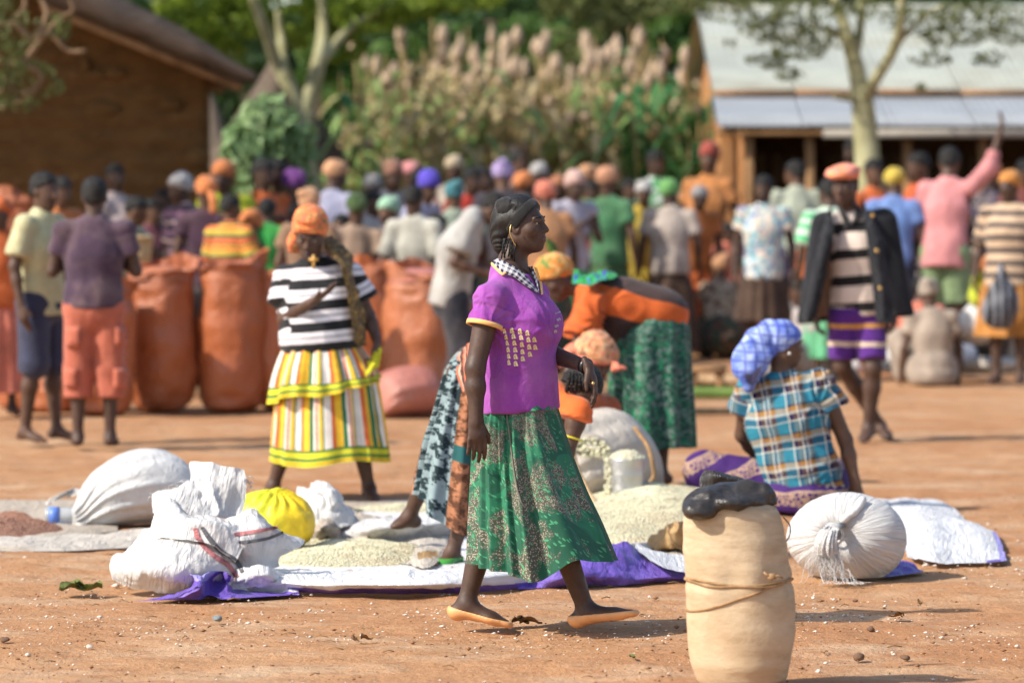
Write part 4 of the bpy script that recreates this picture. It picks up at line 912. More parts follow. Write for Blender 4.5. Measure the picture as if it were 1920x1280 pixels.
# ---------------------------------------------------------------- front right: tall hessian sack with a black bag on it
def front_sack():
    D = 12.42; k = D / FPX; rows = [(1293, 1325, 1440), (1280, 1307, 1470), (1260, 1299, 1480), (1230, 1291, 1487), (1180, 1286, 1491), (1120, 1283, 1489), (1070, 1281, 1483), (1020, 1280, 1474), (980, 1280, 1466), (955, 1282, 1458), (942, 1290, 1446), (935, 1310, 1425), (933, 1345, 1390)]
    t = thing('hessian_sack', 'tall tan hessian sack bound with rope standing in the foreground at the right', 'sack', (PX(1384, 0, D)[0], D, 0))
    rings = []
    z0 = CAMH + (HY - 1293) * k
    for y, l, r in rows:
        w = (r - l) / 2 * k; c = PX((l + r) / 2, y, D); c[2] = max(0.004, c[2] - z0 * (1 - min(1, (1293 - y) / 80)) if y > 1213 else c[2]); rings.append((c, A(w, 0, 0), A(0, w * .86, 0)))
    R = [spline([q[i] for q in rings], 70) for i in range(3)]
    ropez = lambda th: CAMH + (HY - 1085) * k + .012 * np.sin(th)
    def disp(th, tt, P):
        d = np.abs(P[:, 2] - (CAMH + (HY - 1086) * k)); d2 = np.abs(P[:, 2] - (CAMH + (HY - 1118 + 26 * np.cos(th)) * k))
        return .006 * vn(P * A(1, 1, .5), 6, 2) + .0035 * vn(P * A(.6, .6, 3), 9, 3) - .005 * np.exp(-(d / .018) ** 2) - .003 * np.exp(-(d2 / .014) ** 2) + .004 * vn(P * A(1, 1, .4), 14, 7) + .004 * np.cos(9 * th) * np.exp(-(d / .06) ** 2)
    V, Q, TH, T = loft(list(zip(*R)), 120, disp); pc = np.stack([TH * .17, T * .62, T], 1)
    Q = [tuple(q) for q in Q] + [tuple(range(119, -1, -1)), tuple(range(69 * 120, 70 * 120))]; o = mk('sack_cloth', V, Q, HESSIAN, t, pc)
    bvs = bvh_of(o)
    def around(yf, rad, off=.004, n=110):
        P = []
        for th in np.linspace(0, 2 * math.pi, n):
            z = CAMH + (HY - yf(th)) * k; ax_ = A(PX(1384, 0, D)[0], D, z); dr = A(math.cos(th), .9 * math.sin(th), 0); h = bvs.ray_cast(Vector(ax_ + dr * .5), Vector(-dr)); P.append(A(*h[0]) + nrm(dr) * off * .6 if h[0] is not None else ax_ + dr * .17)
        m = MB(); m.tube(np.array(P), rad, 8); m.build('rope', ROPE, t)
    around(lambda th: 1084 + 3 * math.cos(th + 1) + 3 * math.sin(3 * th), .0042)
    around(lambda th: 1088 - 4 * math.cos(2 * th) + 2 * math.sin(5 * th), .0038, .007)
    around(lambda th: 1112 - 28 * math.cos(th) + 4 * math.sin(2 * th), .0040, .003)
    kn = PX(1447, 1081, D - .155); m = MB(); V, Q = uvsphere(kn, .013, 10, 7, (1.2, 1, .9)); m.add(V + (vn(V, 90, 1) * .003)[:, None], Q)
    m.tube([kn, kn + A(.02, -.004, .004), kn + A(.036, .0, -.004)], [.005, .004, .003], 6); m.tube([kn, kn + A(-.015, -.008, .006), kn + A(-.026, -.008, .016)], [.005, .004, .003], 6); m.build('knot', ROPE, t)
    hs = MB(); P = spline([PX(1468, 968, D + .02), PX(1481, 985, D + .0), PX(1480, 1005, D), PX(1470, 1018, D + .02)], 20); hs.tube(P, .0022, 6); hs.build('wire_handle', solidcol('wire_dark', (.05, .045, .04), .5), t)
front_sack()
def black_bag():
    D = 12.42; t = thing('black_plastic_bag', 'shiny black plastic bag slumped over the top of the hessian sack', 'plastic bag', PX(1365, 955, D)); t_ = A(0, 0, 0)
    P = [(1300, 948, .026), (1325, 940, .043), (1360, 930, .042), (1400, 925, .038), (1432, 926, .030), (1445, 932, .022)]
    pr = [c_(PX(a[0], a[1], D - .02 - .05 * (i < 2)), PX(b[0], b[1], D - .02 - .05 * (i < 1)), a[2], b[2], .02) for i, (a, b) in enumerate(zip(P, P[1:]))]
    pr += [e_(PX(1362, 938, D - .02), np.eye(3), A(.125, .13, .034), .03), e_(PX(1312, 955, D - .11), np.eye(3), A(.050, .05, .030), .02)]
    V, Q = solid(pr, .006); d = V - PX(1365, 940, D); V = V + vnormals(V, Q) * ((1 - 2 * np.abs(vn(V * A(1, 1, 1.6), 13, 4))) * .007 + (1 - 2 * np.abs(vn(V, 34, 2))) * .003)[:, None]
    mk('bag_body', V, Q, BLACKP, t, d)
black_bag()
def black_knot():
    D = 12.75; t = thing('black_plastic_bag', 'crumpled black plastic wrap standing up behind the slumped black bag', 'plastic bag', PX(1360, 905, D))
    for i, rows in enumerate([[(1312, 905), (1340, 903), (1372, 910)], [(1316, 892), (1342, 890), (1384, 902)], [(1318, 882), (1340, 882), (1390, 900)]]): pass
    R = [[PX(x, y, D + dd) for x, y, dd in r] for r in ([(1312, 912, 0), (1345, 912, -.02), (1380, 914, .01), (1412, 916, .03)], [(1314, 895, .01), (1345, 893, -.03), (1385, 900, 0), (1414, 908, .03)], [(1321, 882, .02), (1346, 885, -.01), (1388, 897, .02), (1412, 905, .04)])]
    cloth('wrap', R, BLACKP, t, 40, 24, .006, 14, 4, zmin=.4)
black_knot()
# ---------------------------------------------------------------- white tied sack, right
def white_ball():
    D = GD(1086) + .12; k = D / FPX; t = thing('white_sack', 'bulging white woven sack tied in a frayed knot facing the camera', 'sack', (PX(1588, 0, D)[0], D, 0))
    C = PX(1588, 1008, D); pole = PX(1568, 1002, D - .22); ax = nrm(pole - C); s1 = nrm(np.cross(A(0, 0, 1), ax)); s2 = np.cross(ax, s1)
    nth, nph = 180, 60; V = []; pcs = []
    th = np.linspace(0, 2 * math.pi, nth, endpoint=False); rg = np.random.default_rng(3)
    q = th + .25 * np.sin(2 * th + 1) + .18 * np.sin(3 * th + 2)
    pat = np.cos(23 * q) * .6 + np.cos(38 * q + 1) * .35 + np.cos(13 * q + 2) * .5
    for j, ph in enumerate(np.linspace(.10, math.pi - .01, nph)):
        rx, rz, ry = 111 * k, 86 * k, .24
        env = math.exp(-((ph - .45) / .55) ** 2) + .12
        rr = 1 + .030 * pat * env * (1.0 if ph > .18 else .5)
        pinch = 1 - .22 * math.exp(-(ph / .30) ** 2)
        P = C + (np.sin(ph) * (np.cos(th)[:, None] * s1 * rx + np.sin(th)[:, None] * s2 * rz)) * rr[:, None] + ax * ry * math.cos(ph) * pinch * (.9 if ph < 1.57 else 1.0)
        V.append(P); pcs.append(np.stack([th * .2, np.full(nth, ph * .2), th], 1))
    V = np.concatenate(V); pc = np.concatenate(pcs); V = V + nrm(A(0, 0, 1)) * 0 + (.008 * vn(V, 7, 5))[:, None] * (V - C) / .2
    V[:, 2] = np.maximum(V[:, 2], .004); Q = [tuple(x[::-1]) for x in gridq(nth, nph, True)]; mk('sack_cloth', V, Q, W_WHITE, t, pc)
    kp = C + ax * .185 + A(-.005, 0, .0)      # gathered neck, folded down
    rings = []
    for f, (x, y, dd, r) in zip(np.linspace(0, 1, 6), [(1573, 985, -.17, .030), (1566, 984, -.22, .026), (1558, 990, -.265, .030), (1552, 1003, -.285, .036), (1549, 1020, -.29, .042), (1550, 1034, -.28, .046)]): rings.append((PX(x, y, D + dd), A(r, 0, 0), A(0, r * .55, r * .3)))
    R = [spline([g[i] for g in rings], 26) for i in range(3)]; V, Q, TH, T = loft(list(zip(*R)), 72, lambda a, tt, P: .0055 * np.cos(14 * a + 2 * tt) + .004 * np.cos(23 * a)); mk('gathered_neck', V, Q, W_WHITE, t, np.stack([TH * .05, T * .15, T], 1))
    m = MB(); V, Q, _, _ = loft([(PX(1566 + dx, 983, D - .215) + A(0, 0, 0), A(.003, .004, .028), A(0, .032, 0)) for dx in (0,)] * 2, 8); P = [kp + s1 * .03 * math.cos(a) + s2 * .03 * math.sin(a) + ax * .03 for a in np.linspace(0, 6.3, 24)]; m.tube(P, .006, 7); m.build('tie', W_WHITE, t)
    # second twist of cloth running up right, and loose strands hanging from the mouth
    m = MB(); P = spline([PX(1578, 978, D - .19), PX(1592, 966, D - .19), PX(1606, 955, D - .17), PX(1620, 935, D - .12)], 18); m.tube(P + np.stack([vn(P, 40, 1), vn(P, 40, 2), vn(P, 40, 3)], 1) * .004, [.012, .016, .018, .017, .016, .015] * 3, 9); m.build('twist', W_WHITE, t)
    m = MB()
    for i in range(120):
        a0 = rg.uniform(-.045, .05); x0, y0 = 1550 + a0 * 500 + rg.uniform(-4, 4), rg.uniform(1018, 1044); p0 = PX(x0, y0, D - .285); L = rg.uniform(.03, .13)
        fall = [p0]; v = A(rg.uniform(-.35, .5), rg.uniform(-.3, -.05), rg.uniform(-1, -.3))
        for q_ in range(7):
            v = nrm(v + A(rg.uniform(-.5, .55), rg.uniform(-.2, .2), -.25)); p = fall[-1] + v * L / 6; p[2] = max(p[2], .004); fall.append(p)
        m.tube(np.array(fall), .0011, 3)
    for i in range(26):
        p0 = PX(rg.uniform(1540, 1600), rg.uniform(1060, 1084), D - .30); p0[2] = max(p0[2], .004); fall = [p0]; v = A(rg.uniform(-.2, 1), rg.uniform(-.5, .1), -.4)
        for q_ in range(9):
            v = nrm(v + A(rg.uniform(-.5, .7), rg.uniform(-.45, .3), -.2)); p = fall[-1] + v * .016; p[2] = max(p[2], .005 + rg.uniform(0, .006)); fall.append(p)
        m.tube(np.array(fall), .0012, 3)
    tag(m.build('frayed_strands', W_WHITE, t), kind='stuff')
white_ball()
# ---------------------------------------------------------------- tarpaulins
hem_r = lambda u, v: 1 if v > .93 else 0
cloth('tarpaulin', [[G(1640, 935), G(1700, 934, .015), G(1752, 937), G(1795, 958), G(1822, 990)], [G(1655, 968, .03), G(1720, 960, .06), G(1762, 955, .04), G(1808, 975, .02), G(1835, 992)], [G(1690, 1010, .02), G(1740, 990, .06), G(1790, 985, .05), G(1838, 990, .05), G(1868, 994, .03)], [G(1700, 1045, .0), G(1750, 1050, .02), G(1800, 1057, .0), G(1850, 1056, .0), G(1888, 1052, .0)]], [W_TARP, W_LILAC, W_PURPLE], None, 110, 70, .012, 5, 3,
      midf=lambda u, v: 1 if (u > .93 and (v < .42 or v > .62)) else (2 if v > .965 and u > .75 else 0), fine=.0015)
tag(bpy.data.objects['tarpaulin'], 'white tarpaulin with lilac hem spread behind the white tied sack at the right', 'tarpaulin')
def mk_tarp(name, label, rows, mats, midf=None, **kw):
    o = cloth(name, rows, mats, None, midf=midf, **kw); return tag(o, label, 'tarpaulin' if name == 'tarpaulin' else 'cloth')
mk_tarp('tarpaulin', 'purple corner of tarpaulin peeping out under the white tied sack', [[G(1660, 1050, .03), G(1690, 1048, .04), G(1712, 1052, .03)], [G(1650, 1068, .02), G(1690, 1068, .012), G(1728, 1070)], [G(1660, 1084), G(1700, 1078), G(1732, 1073)]], [W_PURPLE], nu=40, nv=30, amp=.008, sc=9, seed=8)
# main tarp: floor sheet, front rolled edge, purple underside flap at the right
mk_tarp('tarpaulin', 'large white tarpaulin floor under the grain in the middle', [[G(470, 952), G(700, 950), G(950, 948), G(1150, 950), G(1300, 955)], [G(450, 1000), G(700, 1000), G(950, 1000), G(1150, 1000), G(1310, 1000)], [G(440, 1050), G(700, 1048), G(950, 1045), G(1150, 1040), G(1300, 1035)], [G(450, 1090), G(650, 1096), G(870, 1096), G(1000, 1088), G(1290, 1072)]], [W_TARP, W_PURPLE], nu=150, nv=80, amp=.008, sc=3.5, seed=2, fine=.0012)
mk_tarp('tarpaulin', 'white rolled front edge of the tarpaulin with a thin purple hem', [[G(505, 1062, .05), G(560, 1066, .05), G(650, 1068, .055), G(760, 1066, .06), G(870, 1066, .06), G(1000, 1066, .05)], [G(510, 1072, .075), G(565, 1076, .07), G(650, 1074, .075), G(760, 1072, .08), G(870, 1074, .08), G(1010, 1072, .06)], [G(515, 1090, .05), G(575, 1095, .045), G(655, 1095, .05), G(760, 1095, .055), G(880, 1092, .05), G(1020, 1084, .03)], [G(450, 1108), G(610, 1114), G(690, 1114), G(770, 1115), G(890, 1112), G(1030, 1098)]], [W_TARP, W_PURPLE, W_LILAC], midf=lambda u, v: (1 if v > .84 - .25 * max(0, u - .7) else 0) if u > .10 else 0, nu=170, nv=50, amp=.007, sc=7, seed=5, fine=.0012)
mk_tarp('tarpaulin', 'purple underside flap of the tarpaulin turned up behind the walking woman', [[G(985, 1068, .06), G(1060, 1040, .09), G(1140, 1018, .15), G(1180, 1016, .15), G(1230, 1040, .08), G(1300, 1050, .05)], [G(980, 1078, .05), G(1060, 1058, .09), G(1140, 1045, .11), G(1185, 1050, .09), G(1235, 1060, .06), G(1310, 1066, .04)], [G(975, 1090, .02), G(1060, 1082, .05), G(1140, 1078, .05), G(1190, 1080, .035), G(1240, 1080, .03), G(1310, 1080, .02)], [G(970, 1106), G(1060, 1102), G(1140, 1100), G(1190, 1096), G(1240, 1092), G(1310, 1090)]], [W_PURPLE], nu=110, nv=50, amp=.016, sc=7, seed=15, fine=.001)
mk_tarp('tarpaulin', 'white tarpaulin edge lapping over the purple flap near the hessian sack', [[G(1190, 1016, .13), G(1225, 1030, .10), G(1262, 1036, .08), G(1310, 1045, .06)], [G(1192, 1024, .12), G(1230, 1044, .09), G(1266, 1054, .065), G(1310, 1062, .05)], [G(1196, 1032, .11), G(1240, 1060, .075), G(1270, 1068, .055), G(1310, 1074, .045)]], [W_TARP], nu=50, nv=30, amp=.006, sc=8, seed=6)
mk_tarp('tarpaulin', 'purple hem of tarpaulin crumpled in front of the open white sack', [[G(330, 1076, .09), G(372, 1072, .10), G(418, 1070, .095), G(432, 1078, .085), G(462, 1098, .02), G(560, 1105, .01)], [G(352, 1092, .05), G(376, 1088, .075), G(410, 1090, .05), G(428, 1092, .05), G(462, 1104, .012), G(560, 1110, .01)], [G(325, 1112, .018), G(372, 1102, .055), G(392, 1110, .022), G(432, 1112, .02), G(470, 1112, .006), G(560, 1114, .006)], [G(250, 1128), G(330, 1126), G(390, 1125), G(432, 1124), G(490, 1120), G(560, 1116)]], [W_PURPLE, W_LILAC, W_TARP], midf=lambda u, v: 2 if (u > .62 and v < .35) else (1 if (.1 < u < .32 and v < .3) else 0), nu=100, nv=50, amp=.018, sc=8, seed=25)
# folded beige and white cloths in the middle distance
mk_tarp('cloth', 'white rolled cloth lying across the middle behind the grain', [[G(640, 975, .05), G(700, 968, .09), G(780, 968, .09), G(850, 966, .07), G(910, 966, .03)], [G(640, 990, .06), G(700, 985, .09), G(780, 983, .09), G(850, 978, .08), G(910, 975, .04)], [G(640, 1018), G(700, 1016, .01), G(790, 1010, .01), G(850, 1003), G(910, 996)]], [W_WHITE], nu=80, nv=40, amp=.014, sc=6, seed=31)
mk_tarp('cloth', 'beige cloth folded in waves right of the yellow bag', [[G(572, 975, .06), G(610, 960, .10), G(650, 955, .08), G(690, 962, .06), G(735, 968, .04)], [G(572, 1000, .04), G(612, 985, .12), G(648, 985, .06), G(690, 978, .09), G(720, 985, .06)], [G(580, 1016), G(615, 1012, .03), G(655, 1014, .01), G(690, 1016, .02), G(715, 1012)]], [W_BEIGE], nu=70, nv=45, amp=.02, sc=7, seed=34)
mk_tarp('cloth', 'cream paper sheet lying by the green shoe', [[G(705, 1025), G(755, 1018, .01), G(800, 1008, .03), G(840, 1000, .02)], [G(690, 1045), G(750, 1038, .01), G(795, 1030, .04), G(838, 1022, .02)], [G(720, 1058), G(765, 1058, .008), G(800, 1062, .03), G(835, 1045, .01)]], [W_CREAM], nu=50, nv=40, amp=.008, sc=7, seed=36)
mk_tarp('paper_wrapper', 'brown paper wrapper flap curling up beside the green shoe', [[G(782, 1035, .05), G(800, 1030, .055), G(820, 1032, .04)], [G(785, 1050, .03), G(804, 1048, .03), G(822, 1050, .02)], [G(786, 1066), G(806, 1062), G(822, 1062)]], [PAPER], nu=24, nv=20, amp=.006, sc=12, seed=38)
mk_tarp('cloth', 'thin beige sheet lying far behind the striped woman s feet', [[G(560, 940), G(700, 938), G(830, 936)], [G(570, 950), G(700, 948), G(830, 946)], [G(580, 962), G(700, 960), G(830, 958)]], [W_BEIGE], nu=50, nv=20, amp=.006, sc=4, seed=39)
# left: beige ground sheets with the red seed heap, bottle, lying sack
mk_tarp('cloth', 'beige ground sheet under the red seed heap at the left edge', [[G(-80, 937), G(60, 938), G(150, 938), G(280, 945)], [G(-80, 975, .01), G(60, 978, .01), G(150, 978, .015), G(225, 980, .01)], [G(-80, 1008), G(60, 1010, .012), G(150, 1000, .012), G(222, 996)]], [W_BEIGE], nu=90, nv=50, amp=.008, sc=4, seed=41)
mk_tarp('cloth', 'pale cloth strip with a wavy front edge running to the open white sack', [[G(-80, 1000, .012), G(80, 1002, .012), G(180, 1000, .012), G(262, 990, .02), G(310, 985, .03)], [G(-80, 1018, .03), G(40, 1016, .035), G(130, 1014, .03), G(230, 1008, .03), G(310, 1000, .03)], [G(-80, 1034), G(60, 1035), G(130, 1034), G(200, 1030), G(250, 1028)]], [W_CREAM], nu=100, nv=36, amp=.010, sc=5, seed=43)
heap('heap of small red seed on the beige sheet at the left edge', [G(-70, 985), G(0, 972), G(40, 970), G(80, 983), G(125, 998), G(80, 1004), G(0, 1012), G(-70, 1012)], .075, REDSEED, KERN_R, 'seed_heap', 1600, 5, ks=.004, cat='seed heap')
def bottle():
    D = GD(985); a = PX(84, 967, D); b = PX(160, 969, D); r = 17 * D / FPX; t = thing('water_bottle', 'clear plastic bottle with blue label and purple cap lying by the white sack', 'bottle', A((a[0] + b[0]) / 2, D, 0)); d = nrm(b - a) + A(0, .15, 0); d = nrm(d); L = .19
    a = a + A(0, 0, 0); s1 = A(-d[1], d[0], 0); s2 = np.cross(d, s1); 
    def rings(pr): return [(a + d * f * L, s1 * q * r, s2 * q * r) for f, q in pr]
    clear = NB('bottle_plastic'); clear = clear.fin((0.72, 0.75, 0.78), .12, spec=.6, trans=.55)
    for nm, pr, m in (('bottle_body', [(0, .1), (0, .85), (.04, 1), (.34, 1), (.37, .96), (.40, 1), (.47, .97), (.5, 1), (.66, 1), (.76, .85), (.85, .5), (.9, .38), (.94, .38)], clear), ('bottle_label', [(.09, .9), (.09, 1.03), (.36, 1.03), (.36, .9)], solidcol('label_blue', (.12, .22, .62), .4)), ('bottle_cap', [(.90, .1), (.90, .50), (1.0, .50), (1.0, .1)], solidcol('cap_purple', (.17, .10, .5), .4))):
        V, Q, TH, T = loft(rings(pr), 24); mk(nm, V, Q, m, t, None, nm == 'bottle_body')
bottle()
def lying_sack():
    t = pillow('fat white sack lying at the left with its tied neck to the left', G(136, 962, .06) * A(1, 1, 0), G(392, 974, 0) * A(1, 1, 0), .2, [(0, .03), (.05, .06), (.10, .11), (.18, .165), (.32, .20), (.5, .215), (.7, .205), (.86, .16), (.95, .10), (1.0, .04)], W_WHITE, 4, folds_=(13, .016), zsq=.80)
    D = GD(962); m = MB(); R = [(PX(x, y, D), A(r, 0, r * .4), A(0, r * .8, 0)) for x, y, r in ((148, 925, .05), (138, 922, .03), (130, 918, .022), (122, 922, .035), (112, 928, .045), (104, 938, .04))]
    RR = [spline([g[i] for g in R], 24) for i in range(3)]; V, Q, TH, T = loft(list(zip(*RR)), 48, lambda a, tt, P: .008 * np.cos(9 * a + 3 * tt) + .01 * vn(P, 20, 3)); mk('tied_neck', V, Q, W_WHITE, t, np.stack([TH * .05, T * .2, T], 1))
    R = [[PX(x, y, D - .05) for x, y in r] for r in ([(150, 940), (165, 950), (180, 960)], [(150, 952), (172, 962), (192, 968)], [(145, 962), (165, 974), (186, 976)])]; cloth('loose_corner', R, W_CREAM, t, 24, 20, .01, 12, 4)
lying_sack()
# ---------------------------------------------------------------- open white sack with striped band, left of centre
def open_sack():
    t = thing('open_sack', 'slumped open white woven sack with pink and grey stripes, its mouth turned up', 'sack', G(330, 1100) * A(1, 1, 0))
    H = lambda px, py, D: PX(px, py, D)
    D0 = GD(1110); D1 = GD(1085)
    # left bulge
    R = [[H(214, 1085, D0 + .05), H(250, 1098, D0 - .02), H(310, 1110, D0 - .06), H(370, 1113, D0 - .03), H(420, 1105, D0 + .05)],
         [H(209, 1066, D0 + .06), H(252, 1068, D0 - .12), H(315, 1078, D0 - .18), H(375, 1080, D0 - .14), H(432, 1085, D0)],
         [H(216, 1045, D0 + .10), H(262, 1042, D0 - .08), H(320, 1050, D0 - .16), H(385, 1052, D0 - .12), H(448, 1068, D0)],
         [H(240, 1030, D0 + .16), H(285, 1015, D0 + .02), H(335, 1022, D0 - .08), H(395, 1030, D0 - .05), H(462, 1055, D0 + .05)],
         [H(264, 1004, D0 + .26), H(300, 974, D0 + .16), H(345, 968, D0 + .12), H(405, 984, D0 + .12), H(468, 1018, D0 + .16)]]
    cloth('lower_bulge', R, W_WHITE, t, 120, 80, .013, 6, 3, (1.4, 1, 1.2), fine=.002)
    R = [[H(262, 1030, D0 + .1), H(300, 1010, D0 - .02), H(340, 1010, D0 - .08), H(390, 1020, D0 - .08), H(440, 1055, D0 - .06)],
         [H(280, 1000, D0 + .15), H(310, 980, D0 + .05), H(350, 975, D0 - .02), H(400, 985, D0 - .04), H(458, 1020, D0)],
         [H(290, 965, D0 + .22), H(318, 950, D0 + .12), H(352, 974, D0 + .02), H(405, 980, D0 + .02), H(470, 1002, D0 + .04)],
         [H(286, 935, D0 + .3), H(315, 928, D0 + .22), H(345, 965, D0 + .12), H(395, 972, D0 + .08), H(450, 985, D0 + .1)]]
    cloth('front_panel', R, W_WHITE, t, 110, 80, .013, 6.5, 6, (1.2, 1, .9), fine=.002)
    # lifted left lip and tall flap of the mouth
    R = [[H(284, 960, D0 + .25), H(310, 972, D0 + .15), H(345, 985, D0 + .12), H(400, 985, D0 + .15)], [H(286, 940, D0 + .27), H(315, 950, D0 + .18), H(352, 960, D0 + .16), H(402, 968, D0 + .2)], [H(290, 928, D0 + .3), H(322, 930, D0 + .22), H(362, 935, D0 + .22), H(406, 958, D0 + .25)], [H(298, 925, D0 + .32), H(332, 918, D0 + .28), H(365, 905, D0 + .3), H(410, 945, D0 + .3)]]
    cloth('mouth_lip', R, W_WHITE, t, 70, 50, .012, 10, 12, fine=.002)
    R = [[H(338, 935, D0 + .3), H(372, 960, D0 + .2), H(410, 972, D0 + .2), H(455, 962, D0 + .26)], [H(352, 912, D0 + .33), H(380, 930, D0 + .24), H(415, 945, D0 + .24), H(459, 940, D0 + .28)], [H(360, 888, D0 + .36), H(388, 900, D0 + .28), H(420, 905, D0 + .27), H(460, 908, D0 + .3)], [H(359, 866, D0 + .38), H(392, 868, D0 + .32), H(428, 876, D0 + .31), H(457, 882, D0 + .33)]]
    cloth('mouth_flap', R, W_WHITE, t, 100, 80, .018, 8, 15, (1, 1, .6), fine=.002)
    # right panel folding down to the grain
    R = [[H(405, 975, D0 + .12), H(440, 962, D0 + .10), H(480, 950, D0 + .12), H(520, 985, D0 + .2), H(575, 1008, D0 + .3)], [H(420, 990, D0 + .04), H(450, 990, D0 + .02), H(492, 985, D0 + .04), H(530, 1000, D0 + .12), H(572, 1018, D0 + .25)], [H(430, 1010, D0), H(460, 1010, D0 - .02), H(498, 1012, D0 + .02), H(525, 1020, D0 + .1), H(560, 1030, D0 + .2)], [H(445, 1035, D0), H(470, 1040, D0 - .02), H(495, 1045, D0), H(510, 1045, D0 + .06), H(530, 1046, D0 + .15)], [H(460, 1068, D0), H(480, 1072, D0), H(500, 1072, D0), H(512, 1066, D0 + .05), H(525, 1060, D0 + .1)]]
    cloth('side_panel', R, W_WHITE, t, 110, 80, .015, 7, 19, (1, 1, .8), fine=.002)
    R = [[H(440, 1068, D0 - .02), H(470, 1060, D0 - .08), H(498, 1062, D0 - .08), H(520, 1066, D0 - .02), H(535, 1075, D0)], [H(440, 1085, D0 - .05), H(470, 1080, D0 - .12), H(500, 1080, D0 - .12), H(522, 1082, D0 - .06), H(540, 1084, D0)], [H(420, 1100, D0 - .03), H(465, 1104, D0 - .06), H(505, 1102, D0 - .06), H(540, 1100, D0 - .02), H(575, 1098, D0)]]
    cloth('rolled_corner', R, W_TARP, t, 50, 40, .012, 10, 23)
    bv = bvh_of(*[c for c in t.children]); PK = woven('stripe_pink', (0.55, 0.20, 0.20), dirt=.2); GY = woven('stripe_grey', (0.13, 0.13, 0.14), dirt=.2)
    for m_, a_, b_ in ((PK, [(361, 990), (369, 1014), (392, 1040), (424, 1062), (440, 1082)], [(370, 989), (378, 1010), (400, 1035), (432, 1057), (449, 1080)]), (GY, [(375, 988), (388, 1010), (408, 1034), (437, 1052), (452, 1074)], [(382, 987), (396, 1006), (416, 1029), (444, 1047), (458, 1070)]),
                       (PK, [(440, 1006), (470, 1001), (500, 995), (522, 990)], [(438, 999), (470, 994), (500, 989), (520, 985)]), (GY, [(448, 1020), (475, 1017), (505, 1011), (532, 1000)], [(447, 1014), (475, 1011), (505, 1005), (530, 995)])):
        strip_on(t, 'printed_stripe', bv, a_, b_, m_, .003, 40, 4, D0, .001)
    rg = np.random.default_rng(5); m = MB()
    for i in range(70):                       # frayed threads along the mouth
        k = rg.uniform(); p = H(286 + 70 * k, 932 - 30 * k + rg.uniform(-3, 3), D0 + .3) if i < 45 else H(rg.uniform(455, 470), rg.uniform(890, 915), D0 + .32); L = rg.uniform(.01, .035); v = A(rg.uniform(-.8, .4) if i < 45 else rg.uniform(.2, 1), rg.uniform(-.4, .4), rg.uniform(-.3, .8)); m.tube([p, p + nrm(v) * L * .5, p + nrm(v + A(0, 0, -.5)) * L], .001, 3)
    tag(m.build('frayed_threads', W_WHITE, t), kind='stuff')
open_sack()
def yellow_bag():
    D = GD(1040); t = thing('yellow_bag', 'knotted yellow plastic bag behind the striped white sack', 'plastic bag', PX(520, 0, D) * A(1, 1, 0)); k = D / FPX
    C = PX(518, 975, D); V, Q = solid([e_(C, np.eye(3), A(.155, .13, .125), .04), e_(PX(552, 985, D), np.eye(3), A(.085, .10, .085), .05), e_(PX(485, 958, D), np.eye(3), A(.10, .1, .07), .05), c_(PX(520, 940, D), PX(524, 930, D), .04, .022, .03)], .009)
    d = V - C; th = np.arctan2(d[:, 1], d[:, 0]); V = V + vnormals(V, Q) * ((np.cos(15 * th + 7 * vn(V, 7, 1)) * .007 * np.clip((d[:, 2] - .02) * 12, 0, 1)) + .007 * (1 - 2 * np.abs(vn(V * A(1, 1, .6), 13, 2))) + .003 * vn(V, 30, 4))[:, None]; mk('bag_body', V, Q, YELLOWP, t, d + A(.35, 0, 0))
    R = [[PX(x, y, D + dd) for x, y, dd in r] for r in ([(508, 936, 0), (520, 938, -.03), (534, 938, 0)], [(505, 928, .02), (520, 930, -.02), (540, 930, .01)], [(502, 925, .0), (522, 921, .02), (550, 926, .0)])]; o = cloth('knot', R, solidcol('bag_orange', (.72, .34, .03), .4), t, 20, 14, .012, 30, 3)
yellow_bag()
def bundle():
    D = GD(1010); t = thing('cloth_bundle', 'crumpled off-white cloth bundle with two peaks behind the yellow bag', 'bundle', PX(600, 0, D) * A(1, 1, 0))
    V, Q = solid([e_(PX(612, 972, D + .03), np.eye(3), A(.12, .1, .075), .05)], .010); V[:, 2] = np.maximum(V[:, 2], .004); mk('cloth_core', V, Q, W_CREAM, t, V - PX(605, 950, D))
    for i, R in enumerate(([[(556, 985, -.10), (590, 990, -.16), (630, 992, -.16), (664, 985, -.1)], [(566, 955, -.06), (590, 958, -.14), (622, 962, -.14), (650, 960, -.06)], [(562, 930, .0), (586, 925, -.1), (612, 930, -.08), (632, 940, .0)], [(560, 912, .02), (578, 918, -.03), (590, 908, -.02), (600, 906, .03)]],
                           [[(590, 985, -.06), (620, 985, -.12), (655, 985, -.1), (672, 985, .0)], [(592, 950, -.04), (615, 950, -.13), (640, 955, -.1), (655, 960, .0)], [(590, 925, -.02), (606, 922, -.11), (626, 930, -.08), (640, 945, .0)], [(588, 905, .02), (600, 907, -.04), (616, 914, -.03), (630, 925, .04)]],
                           [[(570, 990, .05), (610, 992, .06), (650, 990, .06), (680, 985, .05)], [(570, 950, .08), (605, 945, .12), (640, 945, .10), (662, 955, .06)], [(566, 930, .04), (590, 922, .08), (622, 925, .07), (640, 938, .04)], [(564, 922, .02), (590, 912, .04), (616, 914, .04), (634, 932, .02)]])):
        cloth('cloth_fold', [[PX(x, y, D + dd) for x, y, dd in rr] for rr in R], W_WHITE if i < 2 else W_CREAM, t, 50, 44, .022, 9, 51 + i, (1, 1, .6), fine=.003)
bundle()
